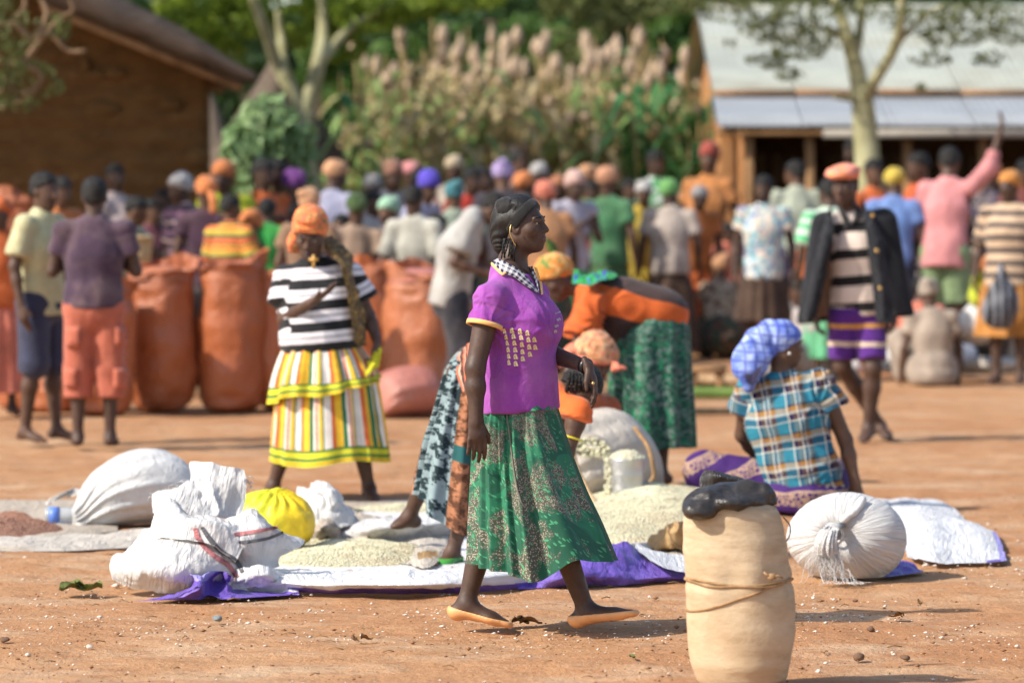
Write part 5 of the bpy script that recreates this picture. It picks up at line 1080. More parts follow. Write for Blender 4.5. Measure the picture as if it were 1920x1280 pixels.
# ---------------------------------------------------------------- grain heaps, big open sack, tin can, stick
heap('pale maize heap spread on the tarpaulin left of the walking woman', [G(468, 1034), G(540, 1016), G(640, 1010), G(760, 1012), G(830, 1030), G(800, 1058), G(660, 1066), G(540, 1066), G(482, 1056)], .055, GRAIN, KERN, n=16000, seed=2, prof=1.25)
heap('large pale maize heap between the walking woman and the hessian sack', [G(1030, 985), G(1080, 958), G(1180, 945), G(1290, 940), G(1400, 960), G(1420, 1000), G(1330, 1024), G(1230, 1024), G(1130, 1022), G(1050, 1015)], .17, GRAIN, KERN, n=17000, seed=3, prof=.6)
heap('thin spread of maize on the far beige sheet by the bent girl', [G(640, 955), G(720, 946), G(830, 945), G(930, 950), G(900, 960), G(760, 964)], .025, GRAIN, KERN, n=1400, seed=4, ks=.005)
def big_open_sack():
    t = pillow('big slumped white sack with maize spilling from a hole, behind the heap', PX(1010, 0, 18.9) * A(1, 1, 0), PX(1222, 0, 19.5) * A(1, 1, 0), .2, [(0, .08), (.12, .2), (.35, .25), (.6, .26), (.8, .22), (.94, .13), (1, .05)], W_CREAM, 7, folds_=(9, .010), zsq=.93)
    D = 18.55; k = D / FPX; C = PX(1108, 838, D + .08); ax = np.array([A(1, 0, -.15), A(0, 1, 0), A(.15, 0, 1)])
    mm = MB()
    for i, th in enumerate(np.linspace(0, 6.283, 26, endpoint=False)): pass
    V, Q, TH, T = loft([(C + A(0, y, 0), ax[0] * rx, ax[2] * rz) for y, rx, rz in ((.04, .105, .055), (-.02, .10, .052), (-.03, .088, .044), (.02, .07, .03), (.05, .03, .01))], 40, lambda th, tt, P: .012 * vn(P, 18, 2)); mk('torn_rim', V, Q, W_BEIGE, t, np.stack([TH * .1, T * .1, T], 1))
    rg = np.random.default_rng(4); O = np.array([[1, 0, 0], [-1, 0, 0], [0, 1, 0], [0, -1, 0], [0, 0, 1], [0, 0, -1]], float); F = [(0, 2, 4), (2, 1, 4), (1, 3, 4), (3, 0, 4), (2, 0, 5), (1, 2, 5), (3, 1, 5), (0, 3, 5)]; m = MB()
    for i in range(190):
        a = rg.uniform(0, 6.28); r = rg.uniform() ** .5; m.add(O * .0095 * rg.uniform(.7, 1.2) + C + ax[0] * .095 * r * math.cos(a) + ax[2] * .045 * r * math.sin(a) + A(0, -.04 + rg.uniform(-.01, .02), 0), F)
    tag(m.build('spilling_kernels', KERN, t, False), kind='stuff')
    m = MB(); P = spline([PX(1190, 800, 19.0), PX(1212, 832, 18.95), PX(1222, 862, 18.9), PX(1226, 890, 18.9), PX(1218, 905, 18.9)], 30); m.tube(P + np.stack([vn(P, 30, 1), vn(P, 30, 2), vn(P, 30, 3)], 1) * .004, .011, 7); m.build('rope_handle', ROPE, t)
big_open_sack()
def tin_can():
    D = GD(958) - .5; t = thing('tin_can', 'measuring tin can heaped with maize, standing in front of the slumped white sack', 'tin can', (PX(1176, 0, D)[0], D, 0)); k = D / FPX
    x = PX(1176, 0, D)[0]; zt = PX(0, 858, D)[2]; zb = PX(0, 936, D)[2] - .02; r = 33 * k
    V, Q, TH, T = loft([(A(x, D, zb + (zt - zb) * f), A(r * q, 0, 0), A(0, r * q, 0)) for f, q in ((0, .97), (.03, 1.02), (.06, 1.0), (.3, 1), (.32, 1.015), (.35, 1), (.62, 1), (.64, 1.015), (.67, 1), (.94, 1), (.97, 1.03), (1, 1.03), (.995, .97), (.9, .97))], 40); mk('can_wall', V, Q, TINM, t)
    V, Q, TH, T = loft([(A(x, D, zt + z), A(r * q, 0, 0), A(0, r * q, 0)) for q, z in ((1.0, -.006), (.8, .02), (.45, .034), (.05, .036))], 32, lambda th, tt, P: .010 * vn(P, 30, 2)); mk('maize_fill', V, Q, GRAIN, t)
    rg = np.random.default_rng(9); O = np.array([[1, 0, 0], [-1, 0, 0], [0, 1, 0], [0, -1, 0], [0, 0, 1], [0, 0, -1]], float); F = [(0, 2, 4), (2, 1, 4), (1, 3, 4), (3, 0, 4), (2, 0, 5), (1, 2, 5), (3, 1, 5), (0, 3, 5)]; m = MB()
    for i in range(240):
        a = rg.uniform(0, 6.28); q = rg.uniform() ** .5
        p = A(x + r * 1.02 * q * math.cos(a), D + r * q * math.sin(a), zt + .036 * (1 - q ** 2)) if i < 150 else A(x - r * rg.uniform(.95, 1.3), D - .05 + rg.uniform(-.03, .05), rg.uniform(zb, zt + .01)); m.add(O * .0075 * rg.uniform(.7, 1.2) + p, F)
    tag(m.build('loose_kernels', KERN, t, False), kind='stuff')
tin_can()
def stick():
    D = 18.3; m = MB(); P = spline([PX(1072, 842, D), PX(1082, 880, D - .03), PX(1098, 912, D - .05), PX(1116, 945, D - .1)], 24); m.tube(P + np.stack([vn(P, 20, 1), vn(P, 20, 2), vn(P, 20, 3)], 1) * .004, np.interp(np.linspace(0, 1, 24), [0, .5, 1], [.017, .013, .009]) * (1 + .25 * (np.arange(24) % 7 == 0)), 9)
    tag(m.build('walking_stick', bark('stick_wood', (0.42, 0.28, 0.15), (0.55, 0.38, 0.22))), 'pale knobbly stick leaning on the slumped white sack', 'stick')
stick()
mk_tarp('paper_wrapper', 'crumpled brown paper wrapper beside the hessian sack', [[G(1215, 1005, .05), G(1245, 985, .14), G(1270, 978, .17), G(1300, 978, .16)], [G(1212, 1018, .04), G(1245, 1005, .09), G(1272, 1000, .12), G(1300, 1000, .10)], [G(1222, 1030, .02), G(1250, 1030, .03), G(1278, 1028, .04), G(1300, 1028, .03)], [G(1215, 1036), G(1250, 1038), G(1280, 1040), G(1300, 1042)]], [PAPER], nu=50, nv=44, amp=.02, sc=9, seed=61)
mk_tarp('cloth', 'pale cloth scrap under the maize in front of the brown paper', [[G(1180, 1012, .02), G(1220, 1012, .02), G(1270, 1020, .02)], [G(1185, 1024, .02), G(1225, 1028, .02), G(1280, 1040, .015)], [G(1195, 1034, .02), G(1240, 1044, .02), G(1290, 1058, .015)]], [W_CREAM], nu=30, nv=24, amp=.006, sc=9, seed=62)
# ---------------------------------------------------------------- bench and timbers in the middle distance
def bench():
    D = 29.5; t = thing('bench', 'rough low wooden bench at the right of the green skirt', 'bench', (PX(1325, 0, D)[0], D, 0)); k = D / FPX; x = PX(1325, 0, D)[0]
    m = MB(); m.box(A(x, D, .19), A(.30, .22, .045)); m.build('seat', WOOD, t, False)
    for s in (-1, 1):
        m = MB(); m.box(A(x + s * .10, D, .09), A(.06, .18, .16)); m.build('leg', WOOD, t, False)
    m = MB(); m.box(A(x + .0, D + .02, .06), A(.36, .04, .05)); m.build('rail', WOOD, t, False)
bench()
def timber(label, px0, px1, py, h, mat):
    D = GD(py); m = MB(); a = PX(px0, 0, D)[0]; b = PX(px1, 0, D)[0]; x = np.linspace(a, b, 9); m.tube(np.stack([x, D + .03 * vn(np.stack([x] * 3, 1), 3, 2), np.full(9, h / 2 + .003)], 1), h / 2, 10); tag(m.build('timber', mat), label, 'timber')
timber('long tan log lying behind the bench', 1285, 1405, 728, .11, bark('log_tan', (0.42, 0.27, 0.14), (0.55, 0.38, 0.22)))
timber('green painted pole lying on the ground beyond the seated woman', 1290, 1420, 748, .09, solidcol('pole_green', (0.12, 0.20, 0.04), .7))
timber('dark thin pole lying in front of the green pole', 1280, 1420, 778, .05, BARK_D)
# ---------------------------------------------------------------- small things on the ground
def pebble(label, px, py, w, mat, seed, name='stone', cat='stone', sq=.6):
    p = G(px, py); V, Q = uvsphere(p + A(0, 0, w * sq * .3), w / 2, 12, 8, (1, .8, sq)); V = V + nrm(A(0, 0, 1)) * 0 + np.stack([vn(V, 2.2 / w, seed), vn(V, 2.2 / w, seed + 1), vn(V, 2.2 / w, seed + 2)], 1) * w * .14; tag(mk(name, V, Q, mat, None, None, False), label, cat)
for i, a in enumerate([('grey stone on the bare soil below the open white sack', 407, 1163, .040, STONE_G), ('brown clod at the left edge of the foreground', 8, 1201, .036, STONE), ('dark clod at the right of the hessian sack, nearest the camera', 1611, 1234, .042, STONE), ('small brown clod behind the dark clod on the right', 1633, 1181, .03, STONE), ('brown clod midway below the white tied sack', 1604, 1127, .025, STONE), ('dark clod far right in the foreground', 1697, 1235, .032, STONE), ('small dark clod near the left foreground', 665, 1198, .03, STONE), ('pale pebble in the left foreground', 168, 1214, .024, PALE)]):
    pebble(a[0], a[1], a[2], a[3], a[4], i * 3 + 2)
def litter_leaf(label, px, py, L, mat, seed, n=3):
    rg = np.random.default_rng(seed); m = MB(); p = G(px, py)
    for i in range(n):
        a = rg.uniform(0, 6.28); d = A(math.cos(a), math.sin(a) * .6, 0); s = A(-d[1], d[0], 0); q = p + A(rg.uniform(-1, 1), rg.uniform(-.5, .5), 0) * L * .5; V = []
        for f in np.linspace(-1, 1, 7):
            w = L * .28 * (1 - f * f) ** .8 + .002; z = .008 + .35 * L * (.4 + .3 * math.sin(3 * f + i)) * rg.uniform(.7, 1.2); V += [q + d * f * L * .5 - s * w + A(0, 0, z * 1.3), q + d * f * L * .5 + A(0, 0, z * .6), q + d * f * L * .5 + s * w + A(0, 0, z * 1.2)]
        m.add(V, gridq(3, 7))
    tag(m.build('dry_leaf', mat), label, 'leaf')
litter_leaf('crumpled dry leaf at the toe of the rear orange shoe', 975, 1172, .085, DRYLEAF, 3, 3); litter_leaf('wilted green leaf scrap on the soil left of the open white sack', 150, 1110, .12, GREENLEAF, 5, 5); litter_leaf('dry curled leaf in the bare foreground under the walking woman', 675, 1203, .06, DRYLEAF, 7, 2); litter_leaf('small green leaf scrap in the centre foreground', 1175, 1236, .04, GREENLEAF, 8, 1); litter_leaf('brown leaf strip right of the hessian sack', 1690, 1160, .06, DRYLEAF, 10, 2); litter_leaf('thin twig like leaf strip beside the shadow at the right', 1712, 1135, .06, DRYLEAF, 12, 1)
CRUMB = solidcol('soil_crumb', (0.24, 0.12, 0.06), .95, .1, .3, 20)
def scatter():
    rg = np.random.default_rng(8); O = np.array([[1, 0, 0], [-1, 0, 0], [0, 1, 0], [0, -1, 0], [0, 0, 1], [0, 0, -1]], float); F = np.array([[0, 2, 4], [2, 1, 4], [1, 3, 4], [3, 0, 4], [2, 0, 5], [1, 2, 5], [3, 1, 5], [0, 3, 5]])
    for nm, n, s, mat, lab in (('spilled_maize', 2600, .0042, PALE, 'spilled pale kernels and chaff strewn over the soil'), ('soil_crumbs', 2200, .0042, CRUMB, 'small brown soil crumbs strewn over the ground')):
        py = rg.uniform(930, 1290, n) if nm != 'spilled_maize' else np.clip(rg.normal(1130, 70, n), 960, 1290); px = rg.uniform(-30, 1950, n)
        D = FPX * CAMH / (py - HY); P = np.stack([(px - 960) * D / FPX, D, np.full(n, .0)], 1); g = vn(P * A(.7, 1, 1), 2.4, 5) + .7 * vn(P, 9, 3) > (-.15 if nm == 'spilled_maize' else -.3); P = P[g]; k = len(P)
        sc = s * rg.lognormal(0, .42, (k, 1, 1)) * rg.uniform(.5, 1.3, (k, 6, 1)); V = (P[:, None] + O[None] * sc * A(1.25, 1.0, .6)).reshape(-1, 3)
        o = mk(nm, V, (F[None] + 6 * np.arange(k)[:, None, None]).reshape(-1, 3), mat, None, None, False); tag(o, lab, 'litter', None, 'stuff')
    m = MB()
    for i in range(150):
        p = G(rg.uniform(0, 1920), rg.uniform(960, 1275)); a = rg.uniform(0, 6.28); L = rg.uniform(.02, .06); d = A(math.cos(a), math.sin(a), 0); m.tube([p - d * L / 2 + A(0, 0, .004), p + A(0, 0, .006 + L * .06), p + d * L / 2 + A(0, 0, .004)], rg.uniform(.0012, .0024), 5)
    tag(m.build('straw_bits', DRYLEAF), 'dry straw and twig bits strewn over the ground', 'litter', None, 'stuff')
scatter()
# ---------------------------------------------------------------- people in the foreground and middle
def JP(D0, d):
    return {k: PX(v[0], v[1], D0 + (v[2] if len(v) > 2 else 0.0)) for k, v in d.items()}
def orth(f, u): f = nrm(f); u = nrm(np.asarray(u) - f * np.dot(f, u)); return f, u, np.cross(f, u)
def torso_axes(J, f): u = nrm(J['nk'] - J['pv']); f = nrm(np.asarray(f, float) - u * np.dot(f, u)); return f, np.cross(f, u), u
def body(par, J, s, f, r, hf, hu, vox, mat, fine, name='body', **kw):
    V, Q = solid(body_prims(J, s, f, r, hf, hu, fine, **kw), vox, (), 1); return mk(name, V, Q, mat, par)
def px_rings(D, rows, k=None):                # (row, left, right, depth radius[, depth offset]) measured on the photograph
    out = []
    for q in rows:
        y, l, rr, b = q[:4]; Dd = D + (q[4] if len(q) > 4 else 0); w = (rr - l) / 2 * Dd / FPX; out.append((PX((l + rr) / 2, y, Dd), A(w, 0, 0), A(0, b, 0)))
    return out
# -- materials of the principal clothes
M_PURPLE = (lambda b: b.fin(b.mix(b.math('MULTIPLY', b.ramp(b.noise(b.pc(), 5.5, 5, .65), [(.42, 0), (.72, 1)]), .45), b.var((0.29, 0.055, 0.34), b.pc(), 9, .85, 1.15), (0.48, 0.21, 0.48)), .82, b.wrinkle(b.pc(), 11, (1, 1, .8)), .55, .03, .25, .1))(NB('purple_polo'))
def green_print():
    b = NB('green_leaf_print'); v = b.pc(); w = b.scale(v, (1, 1, 0))
    big = b.noise(w, 7.0, 3, .55, 1.4); c = b.mix(b.ramp(big, [(.46, 0), (.5, 1)]), (0.018, 0.17, 0.085), (0.012, 0.10, 0.055))
    spk = b.ramp(b.voro(w, 260), [(.30, 1), (.45, 0)]); zone = b.ramp(b.noise(b.scale(v, (1.2, .9, 0)), 8.5, 4, .65, 1.0), [(.50, 0), (.57, 1)])
    c = b.mix(zone, c, b.mix(spk, (0.075, 0.085, 0.06), (0.42, 0.36, 0.28)))
    for k, (sx, sy, sk) in enumerate(((3.2, 1.0, .6), (1.0, 3.0, -.5))):
        X = b.xyz(w); q2 = b.n('ShaderNodeCombineXYZ'); b.put(q2.inputs[0], b.math('MULTIPLY', b.math('ADD', X[0], b.math('MULTIPLY', X[1], sk)), sx)); b.put(q2.inputs[1], b.math('MULTIPLY', b.math('ADD', X[1], b.math('MULTIPLY', X[0], -sk)), sy))
        d = b.voro(q2.outputs[0], 34); m = b.math('MULTIPLY', b.ramp(d, [(.20, 1), (.30, 0)]), b.ramp(b.noise(b.scale(w, (1 + k, 1, 1)), 9.5, 2), [(.47, 0), (.52, 1)])); c = b.mix(m, c, (0.07, 0.34, 0.16))
    return b.fin(b.var(c, v, 9, .88, 1.12), .62, b.wrinkle(v), .3, .02, .4)
M_GREEN = green_print()
def gingham(name, c0, c1, per):
    b = NB(name); X = b.xyz(b.pc()); f = lambda a: b.math('GREATER_THAN', b.math('FRACT', b.math('DIVIDE', b.math('ADD', a, 10.0), per)), .5)
    m = b.math('MULTIPLY', b.math('ADD', f(X[0]), f(X[1])), .5); return b.fin(b.mix(m, c0, c1), .85, spec=.2)
M_GING = gingham('gingham_collar', (0.70, 0.68, 0.68), (0.03, 0.03, 0.07), .018)
M_TRIM = solidcol('trim_apricot', (0.80, 0.47, 0.17), .8, .2, .08); M_SHOE = solidcol('shoe_orange', (0.70, 0.35, 0.145), .45, .4, .16, 14); M_PRINT = solidcol('print_yellow', (0.85, 0.74, 0.36), .7, .2, .1, 60); M_PRINTG = solidcol('print_grey', (0.50, 0.46, 0.52), .7, .2, .1, 60)
M_BLACK = plain((0.012, 0.011, 0.011), .7, .3, 14, .6, .3); GOLD = solidcol('gold', (0.75, 0.48, 0.16), .3, .5, .05, 5, .8); WATCH = solidcol('watch_black', (0.012, .012, .013), .35, .5)
HAIR_S = (lambda b: b.fin(b.var((0.011, 0.010, 0.009), b.pc(), 20, .6, 1.7), .55, b.noise(b.scale(b.pc(), (1, 1, .25)), 150, 3, .6), .5, .004, .4))(NB('hair_smooth'))
def walking_woman():
    D = 14.0; s = .95; q = .865
    p = thing('person', 'woman in purple polo shirt and green leaf print skirt striding right in orange shoes', 'person', (PX(985, 0, D)[0], D, 0))
    J = JP(D, dict(hd=(979, 421), nk=(957, 489), ch=(968, 602), pv=(970, 745), shR=(920, 560, -.135), shL=(1000, 556, .135), elR=(891, 690, -.185), wrR=(893, 792, -.2), elL=(1000, 652, .13), wrL=(1102, 688, -.08),
                   hiR=(958, 795, -.07), hiL=(975, 795, .07), knR=(1032, 940, -.07), knL=(928, 950, .07), anR=(1100, 1146, -.04), anL=(874, 1132, .06), toR=(1181, 1148, -.09), toL=(946, 1166, .03)))
    f, r, u = torso_axes(J, A(.87, -.5, 0)); hf, hu, hr = orth(A(.94, -.34, .03), A(-.02, 0, 1))
    hands = {'R': (A(.06, -.03, -1), A(-.25, .9, 0), A(1, .15, 0), .20, .1, .01), 'L': (A(.36, -.12, -.9), A(-.85, .1, -.45), A(.1, -1, 0), .22, .15, .03)}
    bd = body(p, J, s, f, r, hf, hu, .0046, SKIN[0], True, hands=hands, hq=q, thin=.84)
    eyes(J['hd'], hf, hu, hr, p, q)
    # lips, brows
    C = J['hd']; L = lambda x, y, z: C + (hr * x + hf * y + hu * z) * q
    V, Q = solid([c_(L(-.017, .094, -.0562), L(.017, .094, -.0562), .0066 * q, .0066 * q, .004), c_(L(-.015, .092, -.0695), L(.015, .092, -.0695), .0082 * q, .0082 * q, .004), e_(L(0, .0985, -.056), np.array([hr, hf, hu]), A(.014, .006, .006) * q, .004)], .0022); mk('lips', V, Q, LIP, p)
    for g in (-1, 1):
        V, Q = tube([L(g * .016, .0935, .0265), L(g * .03, .0905, .031), L(g * .048, .0775, .027)], [.0025, .0028, .0015], 6); mk('eyebrow', V, Q, HAIR, p)
    # hair drawn back under a black band, braids behind the ear
    ax = np.array([hr, hf, hu]); E = lambda x, y, z, rx, ry, rz, k=.02: e_(L(x, y, z), ax, A(rx, ry, rz) * q, k * q)
    cut = cap_cut(C, hf, hu, q, .064, .066, -.062, -.098)
    hp = [E(0, -.014, .034, .084, .101, .090), E(0, -.070, .020, .072, .062, .080), E(0, -.090, -.035, .060, .046, .060, .03), E(0, -.088, -.080, .048, .036, .042, .03)]
    V, Q = solid(hp, .0042, [cut], 1); N = vnormals(V, Q); d = (V - C) @ ax.T; ang = np.arctan2(d[:, 0], d[:, 2] + .08)
    V = V + N * (.0022 * np.cos(ang * 22 + 1.2 * vn(V, 12, 2)) + .0040 * (1 - 2 * np.abs(vn(V * A(1, 1, .30), 13, 4))) + .0008 * vn(V, 110, 4))[:, None]; hair = mk('hair', V, Q, HAIR_S, p, d)
    nn = cut[1]; V, Q = solid([E(0, -.014, .034, .088, .105, .095)], .0042, [(cut[0] + nn * .003, nn), (cut[0] - nn * .040 * q, -nn)], 1); dd = V - C; mk('headband', V, Q, M_BLACK, p, dd @ ax.T)
    V, Q = solid([E(.035, -.055, .085, .045, .045, .03), E(.055, -.035, .065, .025, .055, .03)], .0042); V = V + vnormals(V, Q) * ((1 - 2 * np.abs(vn(V, 45, 3))) * .005)[:, None]; mk('headband_knot', V, Q, M_BLACK, p, V - C)
    rg = np.random.default_rng(2)
    for i in range(7):
        x0 = 942 + i * 3.6; P = spline([PX(x0 + 4, 448, D - .055 + .004 * i), PX(x0 + 2 + rg.uniform(-3, 3), 468, D - .07), PX(x0 + rg.uniform(-5, 5), 482 + rg.uniform(-6, 14) * (1 if i > 4 else .3), D - .06)], 16)
        V, Q = tube(P, .0042 * (1 + .25 * np.cos(np.arange(16) * 2.4)) * np.linspace(1, .7, 16), 6); mk('braid', V, Q, HAIR, p)
    V, Q = tube(spline([PX(958, 421, D - .082), PX(956, 436, D - .09), PX(961, 450, D - .088), PX(967, 461, D - .082)], 18), .0016, 6); mk('earring', V, Q, GOLD, p)
    # shirt
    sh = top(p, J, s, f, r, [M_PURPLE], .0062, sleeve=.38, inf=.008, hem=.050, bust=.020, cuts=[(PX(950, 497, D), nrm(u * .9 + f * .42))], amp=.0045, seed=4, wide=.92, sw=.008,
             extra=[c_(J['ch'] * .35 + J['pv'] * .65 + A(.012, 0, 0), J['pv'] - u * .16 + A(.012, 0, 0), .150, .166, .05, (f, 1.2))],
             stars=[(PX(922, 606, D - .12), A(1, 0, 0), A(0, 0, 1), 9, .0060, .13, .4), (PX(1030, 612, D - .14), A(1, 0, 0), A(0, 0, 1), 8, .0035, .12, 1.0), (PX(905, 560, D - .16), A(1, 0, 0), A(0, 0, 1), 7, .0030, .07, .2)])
    V = np.array([v.co for v in sh.data.vertices]); b0 = root_of(sh)
    # sleeve band
    a, b = J['shR'], J['elR']; dd = nrm(b - a); c0 = a + (b - a) * .38; x1 = nrm(np.cross(dd, A(0, 1, 0))); x2 = np.cross(dd, x1); rad = .066
    def band(c0, dd, x1, x2, rad, nm):
        V, Q, TH, T = loft([(c0 + dd * z, x1 * rr, x2 * rr) for z, rr in ((-.008, rad - .006), (-.008, rad + .0015), (.007, rad + .002), (.009, rad - .004), (.004, rad - .008))], 48); mk(nm, V, Q, M_TRIM, sh)
    band(c0, dd, x1, x2, rad, 'sleeve_trim')
    bv = bvh_of(sh, bd)
    strip_on(p, 'collar', bv, [(931, 484), (948, 492), (972, 506), (992, 526), (1009, 549)], [(925, 494), (942, 512), (962, 520), (982, 535), (1008, 552)], M_GING, .008, 46, 6, D, .006, (17, 4.5))
    strip_on(p, 'collar_trim', bv, [(924, 493), (941, 512), (946, 511)], [(923, 497), (940, 517), (950, 513)], M_TRIM, .010, 14, 3, D)
    strip_on(p, 'collar', bv, [(998, 498), (1003, 510), (1006, 524), (1009, 545)], [(991, 503), (997, 516), (1003, 532), (1008, 549)], M_GING, .007, 30, 4, D, .004, (11, 2))
    strip_on(p, 'placket', bv, [(1001, 500), (1007, 520), (1012, 545), (1013, 554)], [(1007, 502), (1013, 522), (1016, 545), (1017, 553)], M_TRIM, .008, 24, 4, D)
    strip_on(p, 'neck_opening', bv, [(975, 500), (990, 512), (1002, 530), (1009, 546)], [(996, 500), (1001, 514), (1007, 530), (1010, 545)], SKIN[0], .004, 20, 5, D, .001)
    # printed letters on the side of the shirt
    cols = [[(612, 570), (635, 650), (650, 730), (662, 818), (670, 905), (672, 990)], [(712, 565), (733, 640), (745, 728), (755, 820), (760, 912), (762, 1005)], [(818, 575), (835, 655), (845, 748), (852, 845), (855, 938)], [(917, 597), (932, 685), (942, 780), (950, 878)], [(1010, 683), (1020, 785)]]
    def glyph(ch, bold):
        cu = bpy.data.curves.new('glyph', 'FONT'); cu.body = ch; cu.size = 1.0; cu.offset = bold; cu.align_x = 'CENTER'; cu.align_y = 'CENTER'; cu.resolution_u = 3
        o = bpy.data.objects.new('glyph', cu); COL.objects.link(o); bpy.context.view_layer.update(); me = bpy.data.meshes.new_from_object(o.evaluated_get(bpy.context.evaluated_depsgraph_get()))
        bpy.data.objects.remove(o); V = np.array([v.co for v in me.vertices]); Q = [tuple(pp.vertices) for pp in me.polygons]; V[:, :2] -= (V[:, :2].max(0) + V[:, :2].min(0)) / 2; return V, Q
    gv, gq = glyph('\u00e2', .022); bs = bvh_of(sh); h = gv[:, 1].max() - gv[:, 1].min(); wd_ = gv[:, 0].max() - gv[:, 0].min()
    def put(nm, gv, gq, cx, cy, hx, hy, rot, mat):
        c_r, s_r = math.cos(rot), math.sin(rot); V = []
        for x, y, _ in gv: X, Y = x * hx, y * hy; V.append(onto(bs, cx + X * c_r + Y * s_r, cy - (Y * c_r - X * s_r), .0022, D))
        mk(nm, np.array(V), gq, mat, sh, None, False)
    for ci, col in enumerate(cols):
        for x, y in col: put('printed_letter', gv, gq, 860 + x / 7.11, 540 + y / 7.11, 8.6 / wd_ * (.75 if ci == 0 else 1), 9.6 / h, -.08, M_PRINT)
    for ch, cx, cy, sz in (('!', 1046, 586, 15), ('s', 1047, 599, 15), ('s', 1043, 611, 15), ('e', 1041, 621, 13)):
        g2, q2 = glyph(ch, .02); put('printed_letter', g2, q2, cx, cy, sz, sz, 1.25, M_PRINTG)
    # skirt
    def hem(th): n = np.maximum(-np.sin(th), 0); return -.048 * n * np.exp(-((np.cos(th) + .08) / .35) ** 2) + .012 * np.cos(th) - .008 * np.cos(3 * th) + .02 * n * np.exp(-((np.cos(th) - .42) / .2) ** 2)
    sk = skirt(p, px_rings(D, [(723, 915, 1030, .110), (745, 904, 1038, .128), (770, 899, 1044, .145), (810, 894, 1054, .16), (860, 891, 1069, .18), (920, 889, 1092, .20), (980, 886, 1120, .22), (1052, 884, 1150, .24)]), [M_GREEN], 300, 90, (15, .0012, .0155), 5, hem, fine=.55, sharp=.45)
    wb = skirt(p, px_rings(D, [(716, 926, 1022, .092), (730, 914, 1030, .108), (748, 902, 1041, .136), (766, 898, 1046, .150)]), [M_GREEN], 120, 10, (9, .001, .002), 2, None, 'waistband')
    b2 = bvh_of(sk, wb)
    for nm, pts, rad, m in (('drawstring', [(943, 731), (950, 770), (958, 830), (966, 890), (975, 935), (984, 952)], .0032, plain((0.16, 0.15, 0.12))),):
        P = [onto(b2, x, y, .004, D) for x, y in spline(np.array(pts, float), 40)]; V, Q = tube(P, rad, 6); mk(nm, V, Q, m, p)
    strip_on(p, 'skirt_trim', b2, [(900, 764), (915, 767), (928, 769)], [(900, 768), (915, 772), (928, 773)], M_TRIM, .004, 14, 3, D)
    # watch, ring, shoes
    a, b = J['elL'], J['wrL']; dd = nrm(b - a); x1 = nrm(np.cross(dd, A(0, 1, 0))); x2 = np.cross(dd, x1)
    V, Q, TH, T = loft([(b - dd * .012 + dd * z, x1 * rr, x2 * rr) for z, rr in ((-.011, .026), (-.010, .0305), (.010, .0300), (.011, .026))], 28); mk('watch', V, Q, WATCH, p)
    V, Q = uvsphere(b + A(.018, -.07, -.055), .0062, 8, 6); mk('ring', V, Q, GOLD, p)
    for S, fx in (('R', 1), ('L', 1)):
        an, to = J['an' + S], J['to' + S]; P = foot_prims(an, to, s)[0:]; pr = [dict(q_) for q_ in P]; d = nrm(to - an)
        hz = nrm(A(d[0], d[1], 0)); sd = nrm(np.cross(d, A(0, 0, 1))); up = np.cross(sd, d); heel = an - hz * .036 - A(0, 0, .032)
        for q_ in pr: q_['ra'] += .006; q_['rb'] += .006
        tip = to + d * .012; pr.append(c_(to - d * .05, tip, .030, .018, .02, (up, 1.8)))
        ln = nrm(tip + A(0, 0, .016) - (heel + A(0, 0, .026))); nn = np.cross(ln, nrm(np.cross(ln, A(0, 0, 1)))) ; nn = nn if nn[2] > 0 else -nn
        cuts = [(heel + A(0, 0, .020) + ln * 0, nn)]
        top_ = [c_(an + up * .0 + d * .035, an + d * .105 - up * .012, .034, .030, .004, None, False, True)]
        V, Q = solid(pr + top_, .0042, cuts, 1); mk('shoe', V, Q, M_SHOE, p)
walking_woman()
# ---------------------------------------------------------------- woman in the striped polo and the striped skirt
W1, B1 = (0.72, 0.68, 0.70), (0.012, 0.012, 0.014)
M_BW = banded('stripe_black_white', 2, .108, [(0, W1), (.25, B1), (.30, W1), (.55, B1)], wob=.006)
def ethi(off): 
    wht, red, yel, grn = (0.74, 0.66, 0.58), (0.62, 0.13, 0.03), (0.80, 0.46, 0.03), (0.02, 0.14, 0.06)
    def ex(b, c, X):
        t = b.math('MULTIPLY', X[1], 1.0); band = lambda lo, hi: b.math('MULTIPLY', b.math('GREATER_THAN', t, lo), b.math('LESS_THAN', t, hi))
        c = b.mix(band(-1, .052), c, (0.62, 0.58, 0.03)); c = b.mix(band(.018, .028), c, (0.05, .16, .04)); c = b.mix(band(.046, .054), c, (0.05, 0.16, 0.04)); return b.mix(band(.006, .012), c, (0.75, 0.30, 0.02))
    return banded('stripe_skirt_%d' % off, 0, .150, [(0, wht), (.22, red), (.34, yel), (.56, grn), (.68, wht), (.76, red), (.82, wht), (.86, yel), (.95, grn)], wob=.004, extra=ex, off=off * .05)
M_ETH = ethi(0); M_ETH2 = ethi(1)
M_OSC = printed('scarf_orange', (0.74, 0.20, 0.06), [(0.80, 0.36, 0.12), (0.78, 0.16, 0.10), (0.28, 0.17, 0.06)], 22, .55)
M_LEO = printed('scarf_leopard', (0.16, 0.09, 0.03), [(0.42, 0.27, 0.07), (0.03, .02, .012)], 34, .53)
